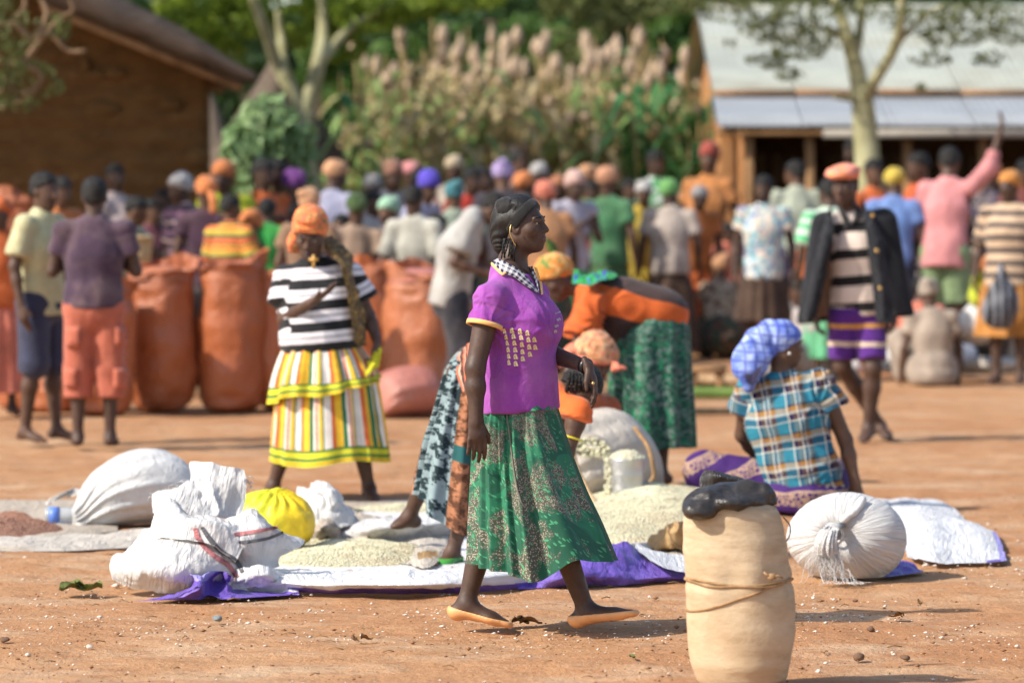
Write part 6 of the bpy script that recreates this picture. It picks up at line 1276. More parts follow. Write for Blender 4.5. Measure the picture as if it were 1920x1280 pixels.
def striped_woman():
    D = 19.75; s = .93; q = .97
    p = thing('person', 'woman in black and white striped polo and tiered rainbow striped skirt showing her palm', 'person', (PX(600, 0, D)[0], D, 0))
    J = JP(D, dict(hd=(581, 440, -.10), nk=(590, 494), ch=(597, 560), pv=(602, 640), shR=(537, 520), shL=(657, 516), elR=(533, 598, -.06), wrR=(592, 562, -.30), elL=(690, 590, .03), wrL=(707, 640, -.06),
                   hiR=(575, 690), hiL=(630, 690), knR=(545, 800, -.05), knL=(668, 800, -.05), anR=(512, 912, 0), anL=(692, 915, 0), toR=(498, 935, -.16), toL=(703, 938, -.16)))
    f, r, u = torso_axes(J, A(-.06, -1, 0)); hf, hu, hr = orth(A(-.10, -.88, -.42), A(0, -.35, 1))
    body(p, J, s, f, r, hf, hu, .0075, SKIN[1], True, hands={'R': (A(.78, -.25, .55), A(-.45, .2, .75), A(-.65, -.1, .6), .06, -.2, .05), 'L': (A(.1, -.2, -1), A(-.8, .2, 0), A(0, -1, 0), .55, 0, .02)}, hq=q)
    face_parts(J['hd'], hf, hu, hr, p, q); C = J['hd']
    top(p, J, s, f, r, [M_BW], .009, sleeve=.62, inf=.02, hem=.045, bust=.03, belly=.10, amp=.006, seed=3, wide=1.28, sw=.022, extra=[c_(J['pv'] + f * .03, J['pv'] - u * .03 + f * .03, .19, .175, .05, (f, 1.15))])
    headscarf(p, C, hf, hu, [M_OSC], .0085, q, 'wrap', .02, [(.085, -.03, -.02), (.092, -.02, -.06), (.088, -.02, -.09)], 4, bulge=[(0, .02, .075, .085, .085, .035, .01), (.0, .03, .115, .07, .075, .03, .01)], amp=.007, cut=cap_cut(C, hf, hu, q, .09, .058, -.095, -.06))
    k = D / FPX
    hm1 = lambda th: .03 * np.cos(th) + .05 * np.maximum(np.cos(th - .2), 0) ** 2 * 1.4 - .012 * np.cos(2 * th) + .01 * np.sin(5 * th)
    skirt(p, px_rings(D, [(650, 545, 660, .15), (690, 528, 700, .20), (760, 518, 716, .24), (864, 510, 731, .27)]), [M_ETH2], 220, 50, (17, .003, .013), 3, lambda th: .008 * np.sin(4 * th) - .012 * np.sin(2 * th))
    skirt(p, px_rings(D, [(628, 552, 654, .13), (652, 532, 676, .18), (695, 514, 698, .25), (738, 503, 712, .29)]), [M_ETH], 220, 40, (16, .003, .017), 8, hm1, 'overskirt')
    # gold cross, shoulder shawl, scrunched hem held in the hand
    c = PX(588, 491, D - .30); m = MB(); m.box(c, (.014, .012, .072)); m.box(c + A(0, -.001, .012), (.046, .013, .014)); m.build('cross_pendant', solidcol('cross_gold', (0.60, 0.33, 0.08), .5, .4), p, False)
    V, Q = tube(spline([PX(566, 465, D - .12), PX(574, 480, D - .22), PX(588, 484, D - .29), PX(603, 480, D - .22), PX(612, 465, D - .12)], 24), .0022, 5); mk('cord', V, Q, M_BLACK, p)
    R = [[PX(x, y, D + dd) for x, y, dd in rr] for rr in ([(612, 440, .05), (640, 452, .02), (662, 478, .0), (672, 520, -.02), (684, 575, -.03), (690, 620, -.02), (688, 645, 0)], [(608, 452, -.06), (632, 466, -.12), (650, 492, -.15), (660, 530, -.16), (668, 580, -.16), (676, 622, -.14), (675, 650, -.1)], [(604, 462, -.08), (625, 478, -.17), (640, 500, -.2), (650, 535, -.2), (658, 580, -.2), (664, 620, -.18), (664, 640, -.15)])]
    cloth('shawl', R, M_LEO, p, 60, 24, .012, 14, 3, zmin=.2)
    R = [[PX(x, y, D + dd) for x, y, dd in rr] for rr in ([(690, 672, -.1), (706, 655, -.1), (718, 650, -.08)], [(688, 690, -.13), (704, 676, -.14), (716, 672, -.1)], [(680, 706, -.16), (698, 695, -.16), (712, 688, -.12)])]
    cloth('gathered_hem', R, solidcol('trim_lime', (0.55, 0.52, 0.03), .85, .2), p, 24, 20, .012, 20, 3, zmin=.2)
    for S in 'RL':
        V, Q = solid([dict(q_, ra=q_['ra'] * 1.02, rb=q_['rb'] * 1.05) for q_ in foot_prims(J['an' + S], J['to' + S], s)[1:]], .009, [(J['to' + S] + A(0, 0, .0), A(0, 0, 1))]); mk('sandal', V, Q, plain((.10, .09, .12)), p)
striped_woman()
# ---------------------------------------------------------------- woman bending in the orange and brown top
def bend_mat():
    b = NB('panel_orange_brown'); v = b.pc(); X = b.xyz(v); br = b.math('LESS_THAN', b.math('ADD', X[1], b.math('MULTIPLY', b.noise(v, 5, 1), .05)), -.022)
    br2 = b.math('MULTIPLY', b.math('GREATER_THAN', X[1], .095), b.math('MULTIPLY', b.math('LESS_THAN', X[2], .30), b.math('LESS_THAN', X[0], .7))); c = b.mix(b.math('MAXIMUM', br, br2), (0.60, 0.115, 0.022), (0.055, 0.032, 0.028))
    sl = b.math('MULTIPLY', b.math('GREATER_THAN', X[0], .70), b.math('GREATER_THAN', X[2], .36)); c = b.mix(sl, c, (0.06, 0.036, 0.03))
    return b.fin(b.var(c, v, 9, .85, 1.12), .8, b.wrinkle(v), .35, .03, .25, .1)
M_GRN2 = printed('skirt_green_print', (0.008, 0.075, 0.045), [(0.015, 0.19, 0.085), (0.14, 0.20, 0.17), (0.01, 0.05, 0.035)], 17, .52, .5)
def bending_woman():
    D = 20.55; s = .98; q = .9
    p = thing('person', 'woman bent double in an orange and brown top and dark green print skirt', 'person', (PX(1230, 0, D)[0], D, 0))
    J = JP(D, dict(pv=(1220, 582), ch=(1160, 572), nk=(1092, 548), hd=(1043, 523), shL=(1110, 570, -.19), shR=(1105, 568, .19), elL=(1078, 670, -.24), wrL=(1052, 760, -.25), elR=(1080, 680, .2), wrR=(1058, 770, .2), hiL=(1238, 630, -.09), hiR=(1238, 630, .09), knL=(1238, 760, -.1), knR=(1222, 760, .1), anL=(1240, 888, -.1), anR=(1226, 886, .12), toL=(1200, 906, -.14), toR=(1190, 904, .1)))
    f, r, u = torso_axes(J, A(-.3, -.12, -1)); hf, hu, hr = orth(A(-.72, -.25, -.6), A(-.62, 0, .75))
    body(p, J, s, f, r, hf, hu, .010, SKIN[1], True, hq=q)
    top(p, J, s, f, r, [bend_mat()], .011, sleeve=.62, inf=.022, hem=.3, tail=.03, bust=.03, amp=.007, seed=6, wide=1.12, sw=.03, extra=[c_(PX(1140, 592, D), PX(1212, 598, D), .125, .135, .06, (r, 1.0)), c_(PX(1112, 590, D), PX(1160, 602, D), .10, .12, .06)], stars=[(PX(1120, 600, D - .2), A(1, 0, 0), A(0, 0, 1), 9, .010, .22, .3)])
    headscarf(p, J['hd'], hf, hu, [printed('scarf_orange_green', (0.62, 0.22, 0.04), [(0.10, 0.22, 0.05), (0.70, 0.36, 0.12)], 16, .52)], .010, q, 'wrap', .024, None, 3, amp=.006)
    R = [[PX(x, y, D + dd) for x, y, dd in rr] for rr in ([(1078, 500, -.1), (1100, 512, -.12), (1128, 506, -.05), (1150, 508, .0)], [(1075, 512, -.16), (1102, 520, -.2), (1130, 513, -.16), (1158, 512, -.1)], [(1070, 528, -.2), (1098, 532, -.26), (1126, 522, -.24), (1150, 520, -.2)])]
    cloth('scarf_tail', R, printed('scarf_green_blue', (0.02, 0.26, 0.06), [(0.03, .36, .10), (0.05, .06, .4)], 9, .56), p, 36, 24, .016, 14, 6, zmin=.3)
    skirt(p, px_rings(D, [(578, 1195, 1275, .14), (610, 1165, 1291, .20), (640, 1150, 1293, .215), (700, 1146, 1296, .24), (780, 1146, 1301, .26), (838, 1150, 1303, .27)]), [M_GRN2], 220, 60, (14, .003, .018), 9, lambda th: .04 * np.cos(th) - .02 * np.cos(2 * th) - .02, fine=.3)
bending_woman()
# ---------------------------------------------------------------- girl bent over behind the walking woman
M_PATCH = (lambda: None)
def patch_mat():
    b = NB('patchwork_skirt'); v = b.pc(); X = b.xyz(v); t = X[1]
    peach = b.mix(b.ramp(b.noise(v, 40, 3, .7), [(.5, 0), (.56, 1)]), (0.62, 0.30, 0.18), (0.22, .10, .06)); pale = b.mix(b.ramp(b.noise(v, 22, 4, .7), [(.48, 0), (.53, 1)]), (0.24, 0.31, 0.32), (0.015, .03, .035))
    rust = b.mix(b.ramp(b.noise(v, 30, 4, .7), [(.45, 0), (.55, 1)]), (0.40, 0.17, 0.085), (0.10, .04, .02)); teal = (0.02, 0.10, 0.10)
    pos = b.math('FRACT', b.math('ADD', b.math('DIVIDE', X[0], .62), .02)); c = b.mix(b.math('LESS_THAN', pos, .53), rust, peach)
    c = b.mix(b.math('MULTIPLY', b.math('GREATER_THAN', pos, .60), b.math('LESS_THAN', pos, .80)), c, pale)
    bd = lambda lo, hi: b.math('MULTIPLY', b.math('GREATER_THAN', t, lo), b.math('LESS_THAN', t, hi)); nb = b.math('SUBTRACT', 1.0, b.math('MULTIPLY', b.math('GREATER_THAN', pos, .60), b.math('LESS_THAN', pos, .80)))
    c = b.mix(b.math('MULTIPLY', nb, b.math('MAXIMUM', bd(.15, .20), bd(.42, .50))), c, teal); return b.fin(b.var(c, v, 9, .88, 1.1), .85, b.wrinkle(v), .35, .03, .25)
def bent_girl():
    D = 16.6; s = .88; q = .86
    p = thing('person', 'girl in orange T-shirt and patchwork skirt bent over behind the walking woman, braided hair down', 'person', (PX(870, 0, D)[0], D, 0))
    J = JP(D, dict(pv=(880, 708), ch=(962, 716), nk=(1050, 742), hd=(1088, 728), shR=(1085, 772, -.14), shL=(1062, 760, .15), elR=(1062, 850, -.16), wrR=(1020, 930, -.2), elL=(1060, 850, .15), wrL=(1030, 940, .12), hiR=(868, 740, -.08), hiL=(860, 740, .08), knR=(892, 890, -.14), knL=(812, 860, .25), anR=(848, 1036, -.12), anL=(768, 968, .35), toR=(826, 1060, -.22), toL=(740, 985, .3)))
    f, r, u = torso_axes(J, A(.1, -.2, -1)); hf, hu, hr = orth(A(.55, -.2, -.8), A(.85, -.1, .45))
    body(p, J, s, f, r, hf, hu, .008, SKIN[1], True, hq=q)
    top(p, J, s, f, r, [plain((0.68, 0.13, 0.022), .8)], .009, sleeve=.16, inf=.014, hem=-.06, tail=.0, amp=.004, seed=6, sw=.02)
    short_hair(p, J['hd'], hf, hu, .008, q, .014)
    b = bvh_of(p.children[0])
    for i in range(8):
        P = spline([PX(1068 + i * 6, 700, D - .11), PX(1066 + i * 7, 712 + i, D - .13), PX(1062 + i * 8, 735, D - .11)], 14); V, Q = tube(P, .009 * (1 + .2 * np.cos(np.arange(14) * 2.2)), 6); mk('braid', V, Q, HAIR, p)
    skirt(p, px_rings(D, [(652, 866, 918, .12), (672, 848, 918, .15), (710, 832, 915, .175), (780, 815, 912, .19), (850, 797, 912, .21), (960, 778, 908, .22)]), [patch_mat()], 220, 60, (12, .003, .018), 9, lambda th: -.085 * np.cos(th) - .05 * np.maximum(-np.sin(th), 0) * (np.cos(th) > -.6), fine=.35)
    a, b_ = J['shR'], J['elR']; dd = nrm(b_ - a); c0 = a + (b_ - a) * .62; x1 = nrm(np.cross(dd, A(0, 1, 0))); x2 = np.cross(dd, x1); P = [c0 + x1 * .0455 * math.cos(t) + x2 * .0455 * math.sin(t) for t in np.linspace(0, 6.29, 30)]; V, Q = tube(P, .004, 6); mk('bracelet', V, Q, solidcol('bracelet_yellow', (.75, .62, .03), .4), p)
    V, Q = solid([dict(q_, ra=q_['ra'] + .006, rb=q_['rb'] + .006) for q_ in foot_prims(J['anR'], J['toR'], s)], .007, [(J['toR'] + A(0, 0, .028), A(0, 0, 1))]); mk('shoe', V, Q, solidcol('shoe_green', (.06, .30, .05), .4, .5), p)
    # orange striped wrap knotted at the hip
    R = [[PX(x, y, D + dd) for x, y, dd in rr] for rr in ([(858, 665, -.1), (880, 640, -.12), (912, 650, -.1)], [(856, 700, -.17), (882, 680, -.2), (915, 690, -.17)], [(866, 735, -.2), (884, 720, -.23), (914, 728, -.2)])]
    cloth('hip_wrap', R, banded('wrap_orange_stripe', 0, .03, [(0, (.66, .16, .08)), (.45, (.70, .42, .32)), (.6, (.08, .04, .03))]), p, 30, 24, .008, 16, 5, zmin=.2)
bent_girl()
# ---------------------------------------------------------------- squatting person in the peach headscarf
def squatting():
    D = 19.95; s = .92; q = .92
    p = thing('person', 'person in a peach patterned headscarf squatting behind the slumped white sack', 'person', (PX(1110, 0, D)[0], D, 0))
    J = JP(D, dict(hd=(1117, 676), nk=(1104, 745), ch=(1090, 790), pv=(1080, 872), shR=(1060, 762, -.1), shL=(1140, 765, .1), elR=(1050, 840, -.15), wrR=(1095, 850, -.3), elL=(1160, 830, .0), wrL=(1130, 850, -.3), hiR=(1065, 880, -.05), hiL=(1098, 880, .08), knR=(1085, 830, -.35), knL=(1150, 830, -.2), anR=(1075, 900, -.15), anL=(1130, 900, -.05), toR=(1100, 912, -.3), toL=(1150, 910, -.2)))
    f, r, u = torso_axes(J, A(.6, -.8, 0)); hf, hu, hr = orth(A(.60, -.70, -.42), A(.2, -.2, 1))
    body(p, J, s, f, r, hf, hu, .0095, SKIN[2], True, hq=q)
    top(p, J, s, f, r, [plain((0.45, 0.10, 0.03))], .011, sleeve=.7, inf=.016, hem=.05, seed=4)
    trousers(p, J, s, f, r, [plain((0.10, 0.05, 0.05))], .012, 1.6, .02)
    headscarf(p, J['hd'], hf, hu, [printed('scarf_peach', (0.66, 0.30, 0.14), [(0.72, 0.46, 0.26), (0.66, 0.17, 0.11), (0.26, 0.12, 0.07)], 15, .54)], .0085, q, 'wrap', .030, None, 8, bulge=[(-.0, -.02, .06, .120, .128, .05, .03), (-.05, -.05, .09, .06, .06, .04, .02), (.05, .02, .095, .05, .06, .03, .02)], amp=.011, cut=cap_cut(J['hd'], hf, hu, q, .1, .03, -.1, -.03))
    ax = np.array([hr, hf, hu]); C = J['hd']; cut = cap_cut(C, hf, hu, q, .1, .03, -.1, -.03); nn = cut[1]; E = lambda x, y, z, rx, ry, rz, k=.02: e_(C + (hr * x + hf * y + hu * z) * q, ax, A(rx, ry, rz) * q, k * q)
    CO = plain((0.72, 0.20, 0.12), .8); V, Q = solid([E(0, -.01, .02, .118, .128, .095)], .0085, [(cut[0] + nn * .006, nn), (cut[0] - nn * .028, -nn)], 1); V = V + vnormals(V, Q) * (.004 * vn(V, 40, 3))[:, None]; mk('scarf_band', V, Q, CO, p, V - C)
    for R in ([[(1146, 676, -.1), (1160, 680, -.13), (1176, 690, -.12)], [(1146, 688, -.12), (1160, 690, -.16), (1174, 692, -.14)], [(1144, 698, -.1), (1156, 698, -.13), (1168, 695, -.12)]], [[(1048, 668, -.1), (1058, 650, -.13), (1072, 640, -.14)], [(1044, 680, -.12), (1060, 668, -.17), (1078, 655, -.17)], [(1050, 690, -.1), (1064, 682, -.15), (1084, 672, -.15)]]):
        cloth('scarf_end', [[PX(x, y, D + dd) for x, y, dd in rr] for rr in R], CO, p, 20, 16, .008, 24, 2, zmin=.2)
squatting()
# ---------------------------------------------------------------- seated woman in the plaid shirt
def plaid_mat():
    b = NB('plaid_shirt'); v = b.pc(); X = b.xyz(v); w = b.math('MULTIPLY', b.math('SUBTRACT', b.noise(v, 6, 2), .5), .03)
    def rp(a, per, off, st): return b.ramp(b.math('FRACT', b.math('DIVIDE', b.math('ADD', b.math('ADD', a, w), 10 * per + off), per)), st, True)
    tq, nv, br, wt, tn = (0.065, 0.225, 0.30), (0.014, 0.012, 0.055), (0.13, 0.075, 0.04), (0.66, 0.64, 0.56), (0.50, 0.28, 0.11)
    ca = rp(X[0], .155, .03, [(0, tq), (.20, wt), (.235, nv), (.36, br), (.52, wt), (.55, nv), (.68, wt), (.70, br), (.84, tq)])
    cb = rp(X[2], .135, .0, [(0, tq), (.24, wt), (.27, nv), (.54, wt), (.565, nv), (.60, wt), (.615, tn), (.78, nv), (.84, tq)])
    c = b.mix(.5, ca, cb); c = b.mix(b.math('MULTIPLY', rp(X[0], .155, .03, [(0, 0), (.22, 1), (.245, 0), (.52, 1), (.55, 0), (.64, 1), (.66, 0)]), .8), c, wt); c = b.mix(b.math('MULTIPLY', rp(X[2], .135, 0, [(0, 0), (.26, 1), (.285, 0), (.52, 1), (.545, 0), (.58, 1), (.6, 0)]), .7), c, wt)
    hs = b.n('ShaderNodeHueSaturation'); hs.inputs['Saturation'].default_value = 1.15; hs.inputs['Value'].default_value = .95; b.put(hs.inputs['Color'], c)
    return b.fin(b.var(hs.outputs[0], v, 9, .9, 1.08), .8, b.wrinkle(v, 9, (1, 1, .8)), .5, .03, .25)
M_LACE = printed('purple_lace', (0.055, 0.018, 0.13), [(0.04, .012, .10)], 12)
def lace_mat():
    b = NB('purple_skirt_lace'); v = b.pc(); X = b.xyz(v); f = b.math('ADD', b.math('MULTIPLY', b.xyz(v)[2], 1.0), b.math('MULTIPLY', b.noise(v, 9, 1), .03))
    z = b.math('FRACT', b.math('DIVIDE', b.math('ADD', f, 10.02), .155)); on = b.math('LESS_THAN', z, .46); pat = b.ramp(b.voro(v, 48, 'DISTANCE_TO_EDGE'), [(.10, 1), (.16, 0)])
    edge = b.math('MULTIPLY', b.math('GREATER_THAN', z, .40), on); pat = b.math('MAXIMUM', pat, edge)
    return b.fin(b.mix(b.math('MULTIPLY', on, pat), (0.05, 0.016, 0.12), (0.38, 0.25, 0.17)), .8, b.wrinkle(v), .4, .03, .25)
def blue_scarf_mat():
    b = NB('scarf_blue_check'); v = b.pc(); X = b.xyz(v); w = b.math('MULTIPLY', b.noise(v, 9, 1), .03)
    g = lambda a, per: b.ramp(b.math('FRACT', b.math('DIVIDE', b.math('ADD', b.math('ADD', a, w), 5.0), per)), [(.0, 1), (.16, .25), (.3, 0), (.85, 0), (1, 1)])
    m = b.math('MAXIMUM', g(X[1], .042), g(X[2], .046)); c = b.mix(b.ramp(b.noise(v, 16, 2), [(.4, 0), (.65, 1)]), (0.13, 0.20, 0.56), (0.36, 0.45, 0.72)); return b.fin(b.mix(b.math('MULTIPLY', m, .85), c, (0.045, 0.05, 0.34)), .7, b.wrinkle(v), .4, .02, .3)
def seated_woman():
    D = 19.0; s = 1.0; q = .93
    p = thing('person', 'seated woman seen from behind in a turquoise plaid shirt and blue checked headscarf, looking right', 'person', (PX(1490, 0, D)[0], D, 0))
    J = JP(D, dict(hd=(1469, 646), nk=(1464, 706), ch=(1476, 785), pv=(1500, 900), shR=(1537, 718, -.02), shL=(1404, 730, .02), elR=(1585, 825, 0), wrR=(1604, 908, -.03), elL=(1392, 815, .12), wrL=(1430, 870, .32), hiR=(1535, 918, .05), hiL=(1455, 915, .02), knR=(1560, 900, .42), knL=(1322, 886, .10), anR=(1470, 928, .50), anL=(1392, 935, .42), toR=(1420, 940, .52), toL=(1370, 945, .42)))
    f, r, u = torso_axes(J, A(.10, 1, 0)); hf, hu, hr = orth(A(.93, .34, -.06), A(.04, 0, 1))
    body(p, J, s, f, r, hf, hu, .0075, SKIN[2], True, hq=q, hands={'R': (A(.15, -.1, -1), A(.3, .8, -.3), A(-1, 0, 0), .1)})
    face_parts(J['hd'], hf, hu, hr, p, q); C = J['hd']
    top(p, J, s, f, r, [plaid_mat()], .009, sleeve=.45, inf=.02, hem=.09, amp=.010, seed=9, wide=1.14, sw=.02, extra=[c_(J['pv'] + u * .05, J['pv'] - u * .1, .19, .20, .05, (f, 1.2))], stars=[(PX(1530, 760, D - .1), A(1, 0, 0), A(0, 0, 1), 9, .008, .2, .3), (PX(1560, 880, D - .1), A(1, 0, 0), A(0, 0, 1), 9, .008, .2, .8)])
    u2 = A(0, 0, 1); P = [c_(J['pv'] + A(0, 0, .0), J['pv'] - A(0, 0, .05), .165, .225, .05, (A(0, 1, 0), 1.1)), c_(J['hiL'], J['knL'] + A(0, 0, .01), .125, .098, .05), c_(J['knL'], J['anL'], .095, .08, .04), c_(J['hiR'], J['knR'], .14, .11, .05), c_(J['knR'], J['anR'], .1, .08, .05)]
    V, Q = solid(P, .010, [(A(0, 0, .012), A(0, 0, -1))]); d = V - J['pv']; pc = np.stack([d[:, 0], d[:, 1], d[:, 2] + np.maximum(-d[:, 0] - .22, 0) * .55], 1); V = folds(V, Q, pc, .010, 10, (1, 1, .3), 3); V[:, 2] = np.maximum(V[:, 2], .005); mk('skirt', V, Q, lace_mat(), p, pc)
    MS = blue_scarf_mat(); headscarf(p, C, hf, hu, [MS], .0075, q, 'tight', .014, None, 5, amp=.006, cut=cap_cut(C, hf, hu, q, .088, .052, -.075, -.065))
    pts = [(1448, 622, .0, .060), (1428, 640, -.03, .075), (1410, 668, -.07, .082), (1400, 694, -.09, .066), (1402, 722, -.09, .030)]
    pr = [c_(PX(a[0], a[1], D + a[2]), PX(b[0], b[1], D + b[2]), a[3], b[3], .03, (A(.35, 1, 0) / np.linalg.norm((.35, 1, 0)), 1.35)) for a, b in zip(pts, pts[1:])]; V, Q = solid(pr, .0075); d = V - C; pc = np.stack([d @ hr, d @ hf, d @ hu], 1); V = folds(V, Q, pc, .016, 13, (1, 1, .8), 4); mk('scarf_tail', V, Q, MS, p, pc)
    R = [[PX(x, y, D + dd) for x, y, dd in rr] for rr in ([(1408, 672, -.12), (1428, 676, -.12)], [(1396, 705, -.16), (1428, 690, -.15)], [(1404, 720, -.16), (1414, 722, -.16)])]; R = [[a, (a + b) / 2, b] for a, b in R]; cloth('scarf_hem', R, plain((0.035, .03, .07)), p, 16, 16, .006, 14, 2, zmin=.2)
    V, Q = uvsphere(C + (hr * .083 + hf * .0 - hu * .042) * q, .0075, 8, 6); mk('earring', V, Q, solidcol('pearl', (.8, .78, .74), .2, .6), p)
seated_woman()
# ---------------------------------------------------------------- man with the jacket over his shoulders
def man_jacket():
    D = 24.2; s = 1.06; q = 1.0; k = D / FPX
    p = thing('person', 'barefoot man in orange beret, black jacket over his shoulders and purple striped shorts', 'person', (PX(1610, 0, D)[0], D, 0))
    J = JP(D, dict(hd=(1584, 349, -.05), nk=(1594, 398), ch=(1600, 465), pv=(1606, 560), shR=(1560, 420, -.02), shL=(1646, 416, .02), elR=(1538, 500, 0), wrR=(1532, 588, -.08), elL=(1668, 500, 0), wrL=(1676, 585, -.06), hiR=(1584, 590), hiL=(1630, 590), knR=(1579, 686, .02), knL=(1637, 690, -.10), anR=(1650, 797, .20), anL=(1628, 803, -.06), toR=(1668, 820, .05), toL=(1618, 826, -.20)))
    f, r, u = torso_axes(J, A(-.30, -.95, 0)); hf, hu, hr = orth(A(-.42, -.88, -.12), A(-.05, 0, 1))
    body(p, J, s, f, r, hf, hu, .0095, SKIN[0], True, hq=q); face_parts(J['hd'], hf, hu, hr, p, q)
    top(p, J, s, f, r, [banded('stripe_cream_black', 2, .168, [(0, (0.012, .011, .012)), (.36, (0.66, 0.55, 0.47))], wob=.008, off=.08)], .011, sleeve=.5, inf=.014, hem=.10, amp=.006, seed=5)
    trousers(p, J, s, f, r, [banded('stripe_purple', 2, .235, [(0, (0.085, 0.02, 0.20)), (.36, (0.55, 0.28, 0.05)), (.48, (0.085, 0.02, 0.20)), (.87, (0.58, 0.45, 0.33))], wob=.016, off=.03)], .011, .86, .014, flare=.006, rise=.0)
    headscarf(p, J['hd'], hf, hu, [printed('beret_orange', (0.74, 0.19, 0.09), [(0.80, 0.34, 0.12), (0.76, 0.30, 0.26)], 24, .5)], .010, q, 'beret', .012, None, 4, amp=.006, cut=cap_cut(J['hd'], hf, hu, q, .10, .062, -.10, .02))
    short_hair(p, J['hd'], hf, hu, .010, q, .008)
    # polo collar
    bv = bvh_of(*[c for c in p.children if c.name.startswith('shirt')])
    strip_on(p, 'collar', bv, [(1571, 388), (1574, 402), (1580, 416), (1588, 432)], [(1580, 384), (1586, 398), (1592, 412), (1590, 430)], plain((.02, .018, .018)), .012, 20, 4, D, .01); strip_on(p, 'collar', bv, [(1612, 384), (1618, 398), (1612, 412), (1596, 424)], [(1602, 386), (1603, 398), (1600, 410), (1592, 424)], plain((.02, .018, .018)), .012, 20, 4, D, .01)
    # jacket: hollow cape-like shell with hanging empty sleeves, open at the front
    fl = (f, 1.5); P = []
    base = PX(1604, 598, D + .03); top_ = J['nk'] - u * .06 * s + f * -.02
    P += [c_(J['nk'] - u * .06, J['shR'] + r * .03 - u * .03, .075, .060, .04), c_(J['nk'] - u * .06, J['shL'] - r * .03 - u * .03, .075, .060, .04), c_(J['ch'] - f * .02, base - f * .05, .205, .335, .06, (f, 1.75)), c_(J['nk'] - u * .12 - f * .02, J['ch'] - f * .02, .15, .205, .06, (f, 1.5))]
    P += [c_(J['shL'] - r * .04, PX(1690, 596, D), .085, .085, .04), c_(J['shR'] + r * .04, PX(1517, 600, D), .085, .07, .04)]
    P += [c_(J['ch'] + f * .02, base - u * .1 + f * .02, .170, .285, .03, (f, 1.55), False, True), c_(J['nk'] + u * .05, J['ch'], .078, .160, .03, (f, 1.3), False, True)]
    fr = nrm(f + r * .10); P += [c_(J['nk'] + f * .30 - u * .02, base + f * .42 - u * .15, .17, .30, .02, None, False, True)]
    V, Q = solid(P, .0115, [(base, -u)], 1); d = V - J['pv']; pc = np.stack([d @ r, d @ f, d @ u], 1); V = folds(V, Q, pc, .011, 7, (1, 1, .3), 3)
    mk('jacket', V, Q, plain((0.012, 0.013, 0.017), .9, .3, 9, .5, .2), p, pc)
    R = [[PX(x, y, D + dd) for x, y, dd in rr] for rr in ([(1558, 420, -.15), (1562, 422, -.13)], [(1550, 470, -.16), (1562, 470, -.06)], [(1536, 540, -.18), (1560, 540, -.05)], [(1524, 598, -.20), (1556, 592, -.06)])]; R = [[a, a * .66 + b * .34, a * .34 + b * .66, b] for a, b in R]
    cloth('jacket_lining', R, plain((0.13, 0.062, 0.025)), p, 24, 40, .012, 9, 3, zmin=.3)
    R = [[PX(x, y, D + dd) for x, y, dd in rr] for rr in ([(1612, 372, -.02), (1622, 384, -.10), (1632, 400, -.12)], [(1622, 430, -.2), (1640, 430, -.24), (1655, 440, -.2)], [(1632, 510, -.24), (1652, 510, -.30), (1668, 510, -.24)], [(1640, 600, -.26), (1660, 606, -.32), (1680, 606, -.26)])]
    cloth('jacket_front', R, plain((0.012, 0.013, 0.017), .9, .3, 9, .5, .2), p, 30, 60, .012, 8, 6, zmin=.3)
    R = [[PX(x, y, D + dd) for x, y, dd in rr] for rr in ([(1560, 386, -.05), (1552, 398, -.08), (1545, 415, -.05)], [(1562, 440, -.2), (1549, 446, -.22), (1538, 450, -.16)], [(1548, 520, -.22), (1532, 524, -.24), (1518, 524, -.18)], [(1528, 598, -.22), (1514, 604, -.24), (1500, 602, -.16)])]
    cloth('jacket_front', R, plain((0.012, 0.013, 0.017), .9, .3, 9, .5, .2), p, 30, 60, .012, 8, 7, zmin=.3)
    for i, (x, y) in enumerate([(1636, 404), (1644, 470), (1650, 540)]):
        V, Q = uvsphere(PX(x, y, D - .33 + .05 * (i == 0)), .012, 8, 6, (1, .5, 1)); mk('button', V, Q, GOLD, p)
man_jacket()
